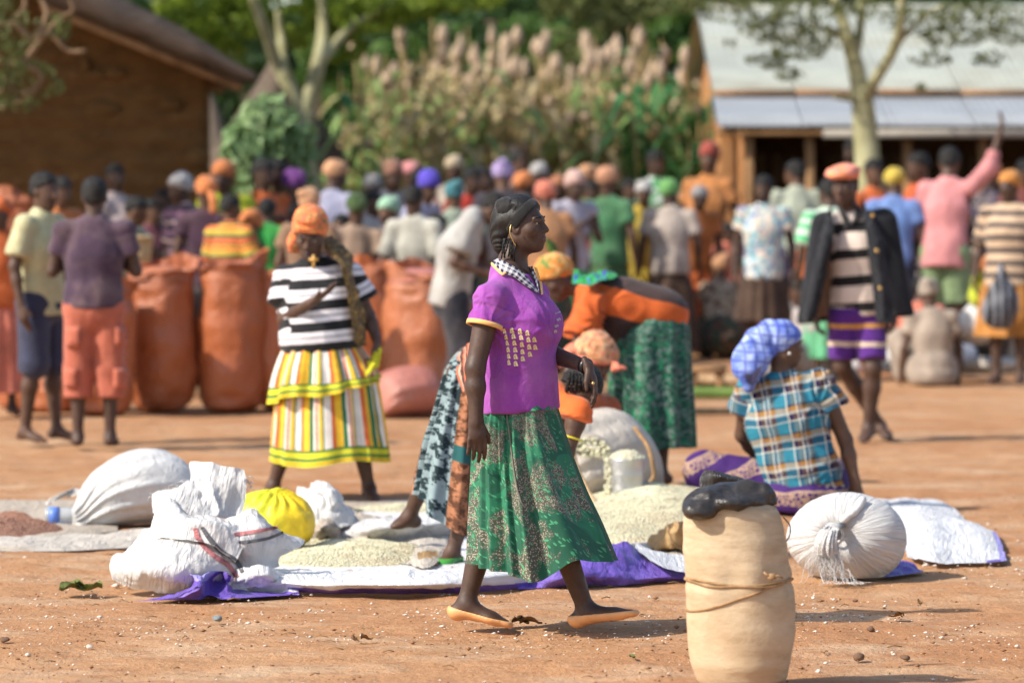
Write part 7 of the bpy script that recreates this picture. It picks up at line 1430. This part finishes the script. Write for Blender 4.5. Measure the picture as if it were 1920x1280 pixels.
# ---------------------------------------------------------------- the crowd
def crowd(label, px, top_y, D, face, tm, bot, head=('hair',), pose='stand', arms='down', h=None, vox=.019, sleeve=.55, skin=0, build=1.0, turn=0.0, seed=0, hem=.1, lean=0.0, headdown=0.0, group='people in the market crowd', belly=0, px_feet=None, tuck=0):
    a = math.radians(face); F = A(math.sin(a), -math.cos(a), 0); R = A(-math.cos(a), -math.sin(a), 0)
    ztop = CAMH + (HY - top_y) * D / FPX; extra_h = .03 if head[0] != 'hair' else .01
    if h is None: h = ztop - extra_h if pose == 'stand' else 1.6
    s = h / 1.7; x0 = PX(px, 0, D)[0]
    L = {}
    def put(n, x, y, z): L[n] = (x, y, z)
    if pose == 'stand':
        put('pv', 0, 0, .95); put('ch', 0, .01 + lean * .4, 1.22); put('nk', 0, lean, 1.445 - lean * .1); put('hd', 0, lean * 1.25 + .03, 1.583 - lean * .15)
        hips = [(.085, 0, .90), (.10, .02, .50), (.10, 0, .085), (.12, .16, .03)]; shz, shy = 1.385, lean * .9
    elif pose == 'sit':
        put('pv', 0, 0, .15); put('ch', 0, .05, .42); put('nk', 0, .10, .63); put('hd', 0, .15, .77); hips = [(.10, .08, .14), (.19, .40, .36), (.14, .46, .085), (.14, .62, .03)]; shz, shy = .575, .09
    elif pose == 'squat':
        put('pv', 0, -.1, .28); put('ch', 0, .02, .54); put('nk', 0, .10, .75); put('hd', 0, .16, .88); hips = [(.10, 0, .28), (.17, .30, .50), (.13, .06, .085), (.15, .22, .03)]; shz, shy = .69, .09
    else:                                     # bending forward
        put('pv', 0, -.06, .95); put('ch', 0, .17, 1.10); put('nk', 0, .40, 1.20); put('hd', 0, .53, 1.25); hips = [(.085, -.04, .90), (.10, 0, .50), (.10, -.05, .085), (.12, .11, .03)]; shz, shy = 1.15, .36
    for S, g in (('R', 1), ('L', -1)):
        put('sh' + S, g * .172 * build, shy, shz - .012)
        arm = arms if isinstance(arms, str) else arms[0 if S == 'R' else 1]
        e, w = {'down': ((.06, -.03, -.27), (.075, .03, -.51)), 'fwd': ((.06, .03, -.27), (-.03, .27, -.29)), 'up': ((.13, .04, .14), (.20, .08, .40)), 'hold': ((.06, .02, -.27), (-.10, .27, -.16)), 'hip': ((.16, -.06, -.23), (.0, .02, -.37)),
                'reach': ((.06, .18, -.20), (-.02, .38, -.34)), 'head': ((.18, .08, .10), (.02, .06, .30)), 'low': ((.03, .12, -.25), (-.04, .22, -.44)), 'knee': ((.06, .15, -.2), (.0, .36, -.2))}[arm]
        put('el' + S, g * (.182 * build + e[0]), shy + e[1], shz + e[2]); put('wr' + S, g * (.182 * build + w[0]), shy + w[1], shz + w[2])
        for n, q_ in zip(('hi', 'kn', 'an', 'to'), hips): put(n + S, g * q_[0], q_[1], q_[2])
    base = A(x0, D, 0); hx = L['hd']; off = R * hx[0] * s + F * hx[1] * s; base = base - A(off[0], off[1], 0)
    J = {k: base + R * v[0] * s + F * v[1] * s + A(0, 0, v[2] * s) for k, v in L.items()}
    if tuck: J['anR'] = J['anR'] - F * tuck * s; J['toR'] = J['toR'] - F * tuck * s; J['anL'] = J['anL'] + F * tuck * s; J['toL'] = J['toL'] + F * tuck * s
    p = thing('person', label, 'person', base, group)
    f, r, u = torso_axes(J, F if pose != 'bend' else F * .35 - A(0, 0, 1)); b = a + math.radians(turn); hd = headdown + (.55 if pose == 'bend' else .1)
    hf, hu, hr = orth(A(math.sin(b), -math.cos(b), -hd), A(math.sin(b) * hd, -math.cos(b) * hd, 1))
    q = s ** .5 if h < 1.5 else s
    body(p, J, s, f, r, hf, hu, vox, SKIN[skin], False, hq=q, thin=.92)
    top(p, J, s, f, r, [tm], vox * 1.05, sleeve=sleeve, inf=.014, hem=hem, amp=.010, seed=seed, wide=build * .97, sw=.006, belly=belly, extra=[c_(J['pv'], J['pv'] - u * .15 * s, .155 * s * build, .165 * s * build, .05, (f, 1.25))])
    kind, bm = bot[0], bot[1]
    if kind == 'skirt':
        if pose in ('sit', 'squat'):
            P = [c_(J['pv'], J['pv'] - A(0, 0, .05), .17 * s, .2 * s, .05)]
            for S in 'RL': P += [c_(J['hi' + S], J['kn' + S], .13 * s, .10 * s, .06), c_(J['kn' + S], J['an' + S], .10 * s, .09 * s, .06)]
            V, Q = solid(P, vox, [(A(0, 0, .015), A(0, 0, -1))]); d = V - J['pv']; pc = np.stack([d @ r, d @ F, d[:, 2]], 1); V = folds(V, Q, pc, .01, 8, (1, 1, .4), seed); V[:, 2] = np.maximum(V[:, 2], .006); mk('skirt', V, Q, bm, p, pc)
        else:
            zl = bot[2] if len(bot) > 2 else .2; zw = J['pv'][2] + .03 * s; c0 = J['pv']; c1 = (J['anR'] + J['anL']) / 2; rings = []
            for t_, w in ((0, .105), (.16, .145), (.34, .190), (.65, .208), (1, .235)):
                z = zw + (zl * s - zw) * t_; c = c0 + (c1 - c0) * t_; rings.append((A(c[0], c[1], z), R * w * s * build, F * w * .82 * s))
            skirt(p, rings, bm, 56, 20, (9, .003, .02), seed, None)
    else:
        trousers(p, J, s, f, r, [bm], vox, bot[2] if len(bot) > 2 else .9, .022, seed=seed)
    if head[0] == 'hair': short_hair(p, J['hd'], hf, hu, vox * .8, q, head[1] if len(head) > 1 else .006)
    else: headscarf(p, J['hd'], hf, hu, [head[1]], vox * .85, q, 'tight' if head[0] == 'wrap' and seed % 3 == 0 else head[0], .011, [(.0, -.1, -.02), (.01, -.13, -.10), (.0, -.12, -.18)] if len(head) > 2 else None, seed, amp=.010, bulge=[((seed * 37 % 11 - 5) * .008, -.075 - .01 * (seed % 4), (.02 + .02 * (seed % 4)), .05, .04, .035, .02)])
    return p
C = lambda *c, **k: plain(tuple(x * .80 for x in c), .85, .26, 6, .5, .25, .12, **k)
ORG, COR, BRN, WHT, CRM, NVY, LAV, LIM, GRN, YEL, RED, PNK, BLU, SAGE, GRY, DRK = C(.62, .14, .035), C(.66, .20, .13), C(.13, .065, .035), C(.50, .48, .46), C(.50, .42, .34), C(.03, .035, .07), C(.36, .37, .52), C(.48, .56, .03), C(.03, .30, .05), C(.58, .42, .06), C(.48, .05, .035), C(.70, .28, .28), C(.13, .24, .55), C(.36, .43, .33), C(.30, .29, .29), C(.035, .028, .03)
ORS, PEA, PUR, MINT, LILAC, DBR = C(.66, .22, .07), C(.64, .34, .18), C(.14, .035, .20), C(.35, .58, .40), C(.44, .34, .62), C(.075, .042, .028)
MULTI = banded('stripe_multi', 2, .155, [(0, (.62, .15, .05)), (.28, (.03, .05, .03)), (.36, (.04, .20, .07)), (.46, (.66, .40, .05)), (.66, (.62, .15, .05)), (.82, (.66, .40, .05)), (.92, (.03, .04, .03))], wob=.004)
CSTR = banded('stripe_dark_cream', 2, .15, [(0, (.05, .03, .05)), (.35, (.45, .32, .30)), (.5, (.05, .03, .06)), (.75, (.20, .10, .16))]); BSTR = banded('stripe_brown_black', 2, .10, [(0, (.05, .04, .045)), (.42, (.50, .36, .24))], wob=.006); GSTR = banded('stripe_green_white', 2, .10, [(0, (.10, .45, .20)), (.5, (.55, .68, .55))])
TQ = printed('check_turquoise', (.50, .60, .62), [(.06, .36, .40), (.10, .14, .30), (.6, .5, .4)], 8, .50); YPR = printed('print_yellow_black', (.62, .40, .05), [(.05, .03, .02), (.55, .18, .04)], 10, .54); PSK = printed('print_dark_skirt', (.06, .04, .03), [(.16, .09, .06), (.02, .06, .04)], 9, .5)
# the two boys at the left
def boys():
    k = dict(vox=.0105, group=None)
    crowd('boy in a pale yellow short sleeved shirt and long navy shorts at the left edge', 84, 320, 23.9, 62, plain((.50, .47, .27), .85, .14, 16, .35, .2, .1), ('trousers', plain((.035, .04, .075), .85, .3, 5), 1.12), ('hair', .007), sleeve=.75, skin=1, turn=-10, seed=3, hem=.14, tuck=.05, build=1.0, **k)
    crowd('boy with his back turned in dusty purple T-shirt and coral cargo shorts', 177, 330, 23.4, 182, plain((.065, .038, .065), .85, .2, 5, .5, .2, .30), ('trousers', plain((.44, .125, .075), .85, .16, 6, .5), 1.42), ('hair', .009), sleeve=.58, skin=0, seed=5, hem=.06, arms='hold', build=1.1, **k)
boys()
def cargo():
    p = [o for o in bpy.data.objects if o.get('label', '').startswith('boy with his back')][0]; D = 23.4; m = plain((.44, .125, .075), .85, .16, 6, .5); bv = bvh_of(*[c for c in p.children if c.name.startswith('trousers')])
    for x0, y0, x1, y1 in ((124, 612, 152, 652), (212, 690, 240, 730), (122, 690, 146, 728), (215, 612, 240, 648)):
        V = []; n = 10
        for dz in (.028, .0):
            for v in np.linspace(y0, y1, n):
                for w in np.linspace(x0, x1, n): e = max(abs((w - x0) / (x1 - x0) - .5), abs((v - y0) / (y1 - y0) - .5)) * 2; V.append(onto(bv, w, v, .004 + dz * (1 - e ** 6), D))
        mk('cargo_pocket', np.array(V[:n * n]), gridq(n, n), m, p, np.array(V[:n * n]) - A(*p.location))
cargo()
# people around and behind the sacks, left half
CR = [
 ('person in orange at the left edge, half out of the picture', 0, 372, 26.5, 20, ORG, ('skirt', COR), ('wrap', ORG)),
 ('person in orange brown top just behind the boy in yellow', 116, 328, 29.5, 40, ORS, ('skirt', BRN), ('hair',)),
 ('child in pinkish white shirt between the boys and the mud wall', 216, 303, 33.0, 60, C(.58, .46, .43), ('trousers', NVY), ('hair',)),
 ('person leaning over a pale bucket behind the sacks, in green and white', 256, 350, 29.0, 70, SAGE, ('skirt', PSK), ('hair',), dict(lean=.18, arms='reach', headdown=.4)),
 ('person in dark striped jersey with a white cap in front of the mud wall', 338, 325, 30.5, -50, CSTR, ('trousers', DRK), ('cap', WHT), dict(sleeve=.9)),
 ('woman in black dress with a long orange headscarf, seen from behind', 386, 332, 30.0, 165, C(.06, .025, .05), ('skirt', DRK), ('wrap', ORS, 1), dict(sleeve=.5)),
 ('person in a lime yellow top and orange headscarf below the pale bush', 418, 288, 31.0, -20, LIM, ('skirt', GRN), ('wrap', ORS)),
 ('person in a sweater striped orange, yellow and green behind the flared sack', 433, 352, 29.4, 150, MULTI, ('skirt', PSK), ('hair',), dict(sleeve=.9, arms='fwd')),
 ('person in orange top carrying a dark bundle right of the lime top', 494, 302, 31.1, 25, ORG, ('skirt', DRK), ('hair',), dict(arms='hold', sleeve=.9)),
 ('child in a bright green dress behind the orange sacks', 502, 366, 30.2, 170, GRN, ('skirt', GRN), ('hair',), dict(arms='fwd')),
 ('person with a dark purple headscarf behind the striped woman', 550, 312, 31.2, 190, DRK, ('skirt', PSK), ('wrap', PUR)),
 ('woman in a tan patterned headscarf just behind the striped woman', 581, 338, 28.5, 170, C(.30, .17, .10), ('skirt', PSK), ('wrap', PEA)),
 ('person in pale blue shirt with a tan cloth on the head', 630, 298, 33.0, 150, LAV, ('skirt', NVY), ('wrap', PEA)),
 ('person in beige shirt and green hair band, back turned, right of the striped woman', 668, 362, 29.2, 185, C(.40, .28, .20), ('skirt', BRN), ('wrap', C(.05, .10, .03)), dict(build=1.1)),
 ('person in grey white shirt with a brown headscarf left of the blue scarf', 737, 288, 34.0, 30, C(.44, .40, .42), ('skirt', PSK), ('wrap', C(.30, .15, .10)), dict(lean=.1)),
 ('person in a mint green headscarf and grey shirt among the crowd in the middle', 728, 352, 30.0, -60, C(.45, .38, .36), ('skirt', BRN), ('wrap', MINT)),
 ('child in a loose cream shirt behind the shiny sack', 776, 352, 29.0, 160, C(.50, .49, .42), ('trousers', DRK), ('hair',), dict(sleeve=.9, hem=.22)),
 ('person with a shiny blue headscarf in lavender among the crowd', 803, 312, 31.0, 60, LAV, ('skirt', PSK), ('wrap', C(.10, .07, .55)), dict(headdown=.4)),
 ('person with a pink headscarf far behind the blue scarf', 772, 292, 36.5, 10, DRK, ('skirt', BRN), ('wrap', PNK)),
 ('person with back turned in a sage green shirt and teal cap', 852, 322, 32.5, 200, SAGE, ('skirt', PSK), ('cap', C(.05, .22, .26)), dict(build=1.15)),
 ('person in red with dark hair behind the sage green shirt', 886, 312, 35.0, 15, RED, ('skirt', DRK), ('hair',)),
 ('person with a straw coloured headscarf far back at the dry sorghum', 852, 288, 38.5, 0, CRM, ('skirt', BRN), ('wrap', C(.56, .45, .30))),
 ('person in coral wrapper with a raised arm by the dry sorghum', 905, 300, 36.0, -10, COR, ('skirt', COR), ('hair',), dict(arms=('down', 'up'))),
 ('person in a lilac cap and dark top behind the walking woman', 942, 304, 34.0, 185, C(.05, .045, .06), ('skirt', PSK), ('cap', LILAC)),
 ('person in an orange headscarf behind the walking woman s forehead', 985, 322, 34.5, 150, ORS, ('skirt', BRN), ('wrap', ORS)),
 ('person with a bright coral headscarf right of the orange headscarf', 1022, 330, 32.0, 190, C(.45, .22, .10), ('skirt', PSK), ('wrap', COR)),
 ('far person with a white headscarf in front of the sorghum', 1010, 294, 39.0, 0, WHT, ('skirt', PSK), ('wrap', WHT)),
 ('person in brown behind, between coral scarf and the pale dress', 975, 290, 38.0, 0, C(.30, .15, .12), ('skirt', BRN), ('hair',)),
 ('girl in pale lavender sleeveless dress over a bright green skirt', 1078, 316, 33.5, 20, C(.50, .47, .56), ('skirt', C(.06, .46, .14), .25), ('wrap', C(.66, .42, .36)), dict(sleeve=.2, arms='hold', hem=.16)),
 ('person in green top with tan headscarf right of the pale lavender dress', 1140, 308, 35.0, 160, C(.07, .22, .10), ('skirt', C(.06, .14, .05)), ('wrap', C(.58, .28, .16)), dict(arms=('down', 'fwd'))),
 ('far person in red behind the girl in pale lavender', 1108, 326, 37.5, 0, RED, ('skirt', DRK), ('hair',)),
 ('child in mustard top and white cap left of the green headscarf', 1207, 338, 36.0, 10, YEL, ('skirt', C(.50, .36, .04)), ('cap', WHT)),
 ('person in green and white far back behind the green headscarf', 1230, 283, 39.5, 5, printed('print_green_white', (.08, .28, .12), [(.6, .62, .6)], 9, .52), ('skirt', GRN), ('hair',)),
 ('child in yellow patterned dress sitting in the crowd behind the bent back', 1160, 415, 37.0, 15, YPR, ('skirt', YPR), ('hair',), dict(h=1.16)),
 ('woman with back turned in white shirt, green headscarf and dark brown skirt', 1256, 322, 35.2, 178, C(.50, .42, .36), ('skirt', DBR, .10), ('wrap', C(.16, .42, .12)), dict(build=1.12, vox=.015, hem=.14, sleeve=.7)),
 ('woman in orange brown dress and dark red headscarf beside the mud pillar', 1330, 274, 37.0, -25, C(.50, .20, .06), ('skirt', C(.60, .20, .03), .15), ('wrap', C(.36, .07, .05))),
 ('grey haired person with orange wrap in front of the mud pillar', 1312, 340, 35.5, 20, C(.52, .17, .04), ('skirt', ORG, .2), ('cap', GRY)),
 ('small child in orange beside the pillar', 1366, 395, 36.5, 40, COR, ('skirt', ORG), ('hair',), dict(h=1.22)),
 ('girl in turquoise and white checked shirt standing by the verandah', 1432, 315, 33.0, -8, TQ, ('skirt', DBR, .45), ('hair',), dict(vox=.015, hem=.16)),
 ('boy with back turned in a pale green shirt under the verandah', 1490, 300, 36.0, 188, C(.42, .46, .36), ('trousers', C(.04, .03, .07)), ('hair',)),
 ('child in an orange top beside the man with the jacket', 1524, 388, 34.0, -5, ORG, ('skirt', C(.16, .07, .25)), ('hair',), dict(h=1.2)),
 ('person bent over in a grey white cloth left of the seated woman s scarf', 1500, 505, 31.5, -75, C(.48, .42, .40), ('skirt', GRY), ('hair',), dict(pose='sit')),
 ('person in a green and white striped dress right behind the man in the beret', 1552, 318, 31.5, 190, GSTR, ('skirt', C(.12, .42, .22)), ('hair',), dict(sleeve=.9)),
 ('person in orange collar under the pale acacia', 1638, 302, 34.5, 30, ORG, ('skirt', DRK), ('hair',)),
 ('boy in sky blue shirt and yellow cap right of the man with the jacket', 1676, 305, 33.0, 170, C(.15, .26, .56), ('trousers', NVY), ('cap', YEL)),
 ('person looking left in orange T-shirt and pale skirt under the verandah', 1722, 274, 35.0, -70, C(.62, .11, .02), ('skirt', C(.42, .38, .34)), ('hair',), dict(arms='fwd')),
 ('person far back in dark clothes in front of the verandah post', 1600, 270, 37.5, 0, DRK, ('skirt', DRK), ('hair',)),
 ('boy in a pink shirt and green shorts reaching his arm up to the eaves', 1780, 272, 33.0, 160, PNK, ('trousers', C(.26, .36, .18), .95), ('hair',), dict(arms=('up', 'down'), sleeve=1.5, vox=.015, skin=1, hem=.18)),
 ('person with orange headscarf in striped brown jumper at the right edge', 1893, 312, 30.6, -25, BSTR, ('skirt', C(.50, .22, .05), .4), ('wrap', C(.62, .26, .06)), dict(vox=.015, sleeve=.9, build=1.12, hem=.16)),
 ('seated person with a grey cap behind the jacket', 1746, 470, 34.0, -30, C(.38, .34, .30), ('skirt', PSK), ('cap', GRY), dict(pose='squat')),
 ('seated person in orange red behind the boy in green shorts', 1728, 520, 32.5, 160, COR, ('skirt', DRK), ('hair',), dict(pose='sit')),
 ('squatting person wrapped in beige cloth right of the man with the jacket', 1742, 560, 31.0, 190, C(.42, .34, .27), ('skirt', C(.38, .31, .25)), ('wrap', C(.42, .36, .30)), dict(pose='sit', skin=1)),
 ('person sitting in green and orange by the feet of the boy in green shorts', 1700, 480, 35.5, 0, C(.20, .30, .10), ('skirt', ORG), ('wrap', C(.5, .42, .36)), dict(pose='squat')),
 ('seated person in dark red left of the man with the jacket', 1395, 470, 36.0, 60, C(.30, .09, .06), ('skirt', PSK), ('hair',), dict(pose='squat')),
 ('child in grey sitting by the checked girl', 1470, 500, 34.5, -40, GRY, ('skirt', DBR), ('hair',), dict(pose='squat', h=1.3)),
 ('person in a cream wrap sitting at the far right behind the striped jumper', 1850, 520, 34.0, -60, CRM, ('skirt', C(.5, .4, .3)), ('wrap', ORS), dict(pose='squat')),
 ('person in maroon standing in the dark verandah at the right end', 1925, 290, 36.0, 0, C(.2, .06, .05), ('skirt', DRK), ('hair',)),
 ('child in pale grey standing between mint scarf and beige shirt', 700, 345, 32.0, 30, C(.45, .42, .40), ('skirt', PSK), ('hair',)),
 ('person in olive with a dark head at the hut, left of the purple scarf', 520, 296, 31.4, 10, C(.18, .2, .06), ('skirt', DRK), ('hair',)),
 ('person in dark plum behind the sacks left of the striped sweater', 285, 372, 31.5, 30, C(.14, .04, .06), ('skirt', DRK), ('hair',)),
 ('person in rust brown between white headscarf and lavender dress', 1045, 318, 36.0, 10, C(.40, .14, .06), ('skirt', DRK), ('wrap', C(.5, .2, .1))),
 ('person in teal far back at the green sorghum', 1180, 318, 39.0, 0, C(.06, .2, .16), ('skirt', DRK), ('hair',)),
]
PR = [printed('crowd_print_a', (.40, .10, .03), [(.05, .03, .02), (.48, .26, .07)], 9, .53), printed('crowd_print_b', (.06, .05, .09), [(.34, .28, .24), (.03, .02, .03)], 8, .52), printed('crowd_print_c', (.30, .24, .16), [(.10, .05, .03), (.40, .34, .26)], 10, .53), printed('crowd_print_d', (.03, .12, .06), [(.36, .26, .06), (.02, .03, .02)], 9, .53), banded('crowd_stripe', 2, .12, [(0, (.30, .10, .06)), (.5, (.36, .30, .24))])]
KD = [('child in a rust print peeping between the flared sack and the striped woman', 470, 400, 29.6), ('dark haired child low behind the beige shirt', 640, 398, 30.6), ('small child in dark print beside the cream shirt child', 820, 392, 30.0), ('child in tan print low behind the shiny sack', 748, 402, 30.4),
      ('crouched person in green print below the lavender dress girl', 1035, 420, 34.0), ('small child left of the yellow patterned child', 1118, 408, 36.5), ('child in striped top right of the yellow patterned child', 1198, 412, 36.8), ('person bending in rust print beside the white shirt woman', 1182, 380, 37.6), ('small child in dark print at the foot of the mud pillar', 1385, 420, 37.5),
      ('crouched person in tan print left of the checked girl', 1348, 500, 35.6), ('child in green print by the orange topped child', 1500, 430, 35.8), ('small child in rust print near the orange bucket', 1652, 500, 34.6), ('child in dark print between blue shirt boy and orange T-shirt', 1700, 400, 36.6), ('child in tan print under the raised pink arm', 1828, 420, 35.0), ('child in striped top at the right edge below the jumper', 1915, 470, 34.2), ('crouched child in green print at the white sack below the lime bag', 1800, 520, 33.6),
      ('head in the dark between plum top and jersey', 306, 352, 33.6), ('person in dark print behind the green dress child', 530, 340, 33.4), ('person in tan print behind the mint headscarf', 700, 310, 35.6), ('person in striped top behind the cream shirt child', 788, 318, 36.4), ('person in green print behind the lilac cap', 922, 318, 37.2), ('person in rust print left of the green top', 1100, 300, 39.6), ('person in dark print right of the green headscarf', 1288, 330, 37.4), ('person in tan print far under the verandah', 1580, 300, 38.3), ('person in dark print far under the verandah near the right end', 1860, 300, 37.6)]
for i, (lb, x, y, D_) in enumerate(KD):
    sq = 'crouched' in lb or y > 480
    pi = 0 if 'rust' in lb else 2 if 'tan' in lb else 3 if 'green print' in lb else 4 if 'striped' in lb else 1
    CR.append((lb, x, y, D_, (i * 67) % 360 - 60, PR[pi], ('skirt', (PSK, BRN, DRK)[i % 3]), ('hair',) if i % 3 else ('wrap', (ORS, PEA, GRY, COR)[i % 4]), dict(pose='squat' if sq else 'stand', arms=('down', 'fwd', 'hold', 'hip')[i % 4])))
for i, c in enumerate(CR):
    kw = dict(c[8]) if len(c) > 8 else {}
    if len(c) < 9 or 'h' not in c[8]: c = (c[0], c[1], c[2] + (i * 29 % 23) - 8) + tuple(c[3:])
    kw.setdefault('turn', ((i * 53) % 90) - 45); kw.setdefault('lean', .10 * math.sin(i * 2.3)); kw.setdefault('headdown', .25 * abs(math.sin(i * 1.7)))
    kw.setdefault('skin', (0, 1, 0, 2)[i % 4]); crowd(*c[:8], seed=i, **kw)
# man in the white shirt stooping over the sacks
def stooping_man():
    D = 27.0; s = 1.0; p = thing('person', 'man in a white shirt stooping over the orange sacks behind the walking woman', 'person', (PX(850, 0, D)[0], D, 0))
    J = JP(D, dict(pv=(846, 545), ch=(858, 470), nk=(890, 400), hd=(926, 392), shR=(882, 420, -.19), shL=(886, 420, .19), elR=(852, 492, -.24), wrR=(905, 510, -.24), elL=(870, 490, .2), wrL=(915, 505, .2), hiR=(850, 560, -.08), hiL=(850, 560, .08), knR=(870, 660, -.1), knL=(865, 660, .1), anR=(850, 748, -.1), anL=(845, 748, .1), toR=(880, 765, -.12), toL=(875, 765, .1)))
    f, r, u = torso_axes(J, A(.8, -.1, -.5)); hf, hu, hr = orth(A(.75, -.1, -.6), A(.6, 0, .75))
    body(p, J, s, f, r, hf, hu, .012, SKIN[1], False, hq=.95, thin=.9); top(p, J, s, f, r, [C(.46, .45, .42)], .012, sleeve=.72, inf=.02, hem=.12, amp=.010, seed=3, sw=.03, wide=1.05)
    trousers(p, J, s, f, r, [C(.025, .028, .04)], .013, 1.9, .022); short_hair(p, J['hd'], hf, hu, .011, .95, .008)
stooping_man()
# leaf held by someone behind the walking woman, bags and goods among the crowd
def blob_bag(name, label, cat, px, py, D, rad, mat, seed=0, tip=None, part='bag_body'):
    p = PX(px, py, D); t = thing(name, label, cat, p * A(1, 1, 0) if py > 600 else p); pr = [e_(p, np.eye(3), A(*rad), .04), e_(p - A(rad[0] * .2, 0, rad[2] * .35), np.eye(3), A(rad[0] * .95, rad[1], rad[2] * .6), .05)]
    if tip: pr.append(c_(p + A(0, 0, rad[2] * .8), p + A(0, 0, rad[2] + tip), .05, .02, .04))
    V, Q = solid(pr, .016); d = V - p; V = V + vnormals(V, Q) * ((1 - 2 * np.abs(vn(V, 9, seed))) * .014)[:, None]; V[:, 2] = np.maximum(V[:, 2], .004); mk(part, V, Q, mat, t, d); return t
blob_bag('plastic_bag', 'black plastic carrier bag with pale stripes hanging by the striped jumper', 'plastic bag', 1878, 570, 30.2, (.13, .10, .19), banded('bag_black_grey', 0, .06, [(0, (.015, .015, .018)), (.6, (.16, .17, .20))], .35), 3, .12)
blob_bag('plastic_bag', 'lime yellow plastic bag beside the black carrier bag', 'plastic bag', 1835, 545, 30.8, (.07, .06, .12), LIM, 5, .05)
blob_bag('white_bag', 'white sack on the ground below the lime bag', 'sack', 1838, 605, 31.2, (.17, .13, .16), W_WHITE, 6)
blob_bag('white_bag', 'white plastic bag sagging on the ground beside the orange bucket', 'sack', 1672, 672, 32.0, (.17, .12, .12), W_WHITE, 7)
blob_bag('white_bag', 'small pale bag on the ground at the feet of the man in purple shorts', 'sack', 1590, 690, 32.5, (.12, .10, .07), W_WHITE, 8)
blob_bag('white_bag', 'grey white bag lying flat in front of the striped jumper', 'sack', 1855, 682, 31.4, (.24, .12, .05), W_CREAM, 9)
blob_bag('cloth_bundle', 'bundle of grey and blue cloth by the seated beige figure', 'bundle', 1800, 665, 31.8, (.15, .12, .09), C(.25, .28, .36), 11, None, 'cloth_folds')
blob_bag('cloth_bundle', 'dark bundle on the ground behind the grey cloth bundle', 'bundle', 1818, 630, 33.0, (.16, .12, .10), C(.07, .07, .09), 12, None, 'cloth_folds')
blob_bag('white_bag', 'pale sack on the ground left of the checked girl', 'sack', 1405, 560, 36.5, (.20, .15, .14), W_CREAM, 13)
blob_bag('cloth_bundle', 'pale pink bundle on the ground by the dark brown skirt', 'bundle', 1345, 575, 37.5, (.20, .14, .12), C(.55, .36, .30), 14, None, 'cloth_folds')
def bucket(label, px, py, D, r, h, mat):
    z = 0 if py > 600 else PX(px, py, D)[2]; x = PX(px, 0, D)[0]; t = thing('bucket', label, 'bucket', (x, D, z)); V, Q, TH, T = loft([(A(x, D, z + h * f), A(r * q, 0, 0), A(0, r * q, 0)) for f, q in ((0, .02), (0, .78), (.5, .9), (.93, 1), (.94, 1.06), (1, 1.06), (1, .97), (.5, .87), (.05, .7), (.05, .02))], 28); mk('bucket_wall', V, Q, mat, t)
    a = np.linspace(0, math.pi, 20); V, Q = tube(np.stack([x + r * np.cos(a), np.full(20, D - .02), z + h * .95 - r * .7 * np.sin(a)], 1), .006, 5); mk('handle', V, Q, TINM, t)
bucket('orange plastic bucket on the ground behind the purple shorts', 1672, 680, 32.6, .15, .26, solidcol('bucket_orange', (.72, .14, .02), .45, .5))
bucket('beige bucket held over the orange sacks by the leaning person', 262, 498, 28.4, .10, .22, solidcol('bucket_beige', (.58, .42, .22), .5, .4))
def green_leaf():
    D = 22.0; R = [[PX(x, y, D + dd) for x, y, dd in rr] for rr in ([(1022, 450, 0), (1026, 448, -.03), (1030, 446, 0)], [(1026, 468, 0), (1034, 464, -.04), (1042, 458, 0)], [(1034, 486, 0), (1042, 482, -.03), (1048, 478, 0)], [(1046, 500, 0), (1049, 499, -.01), (1052, 498, 0)])]
    tag(cloth('leaf', R, L_MID, None, 14, 20, .004, 14, 3, zmin=.2), 'broad dark green leaf beside the chin of the walking woman', 'leaf')
green_leaf()
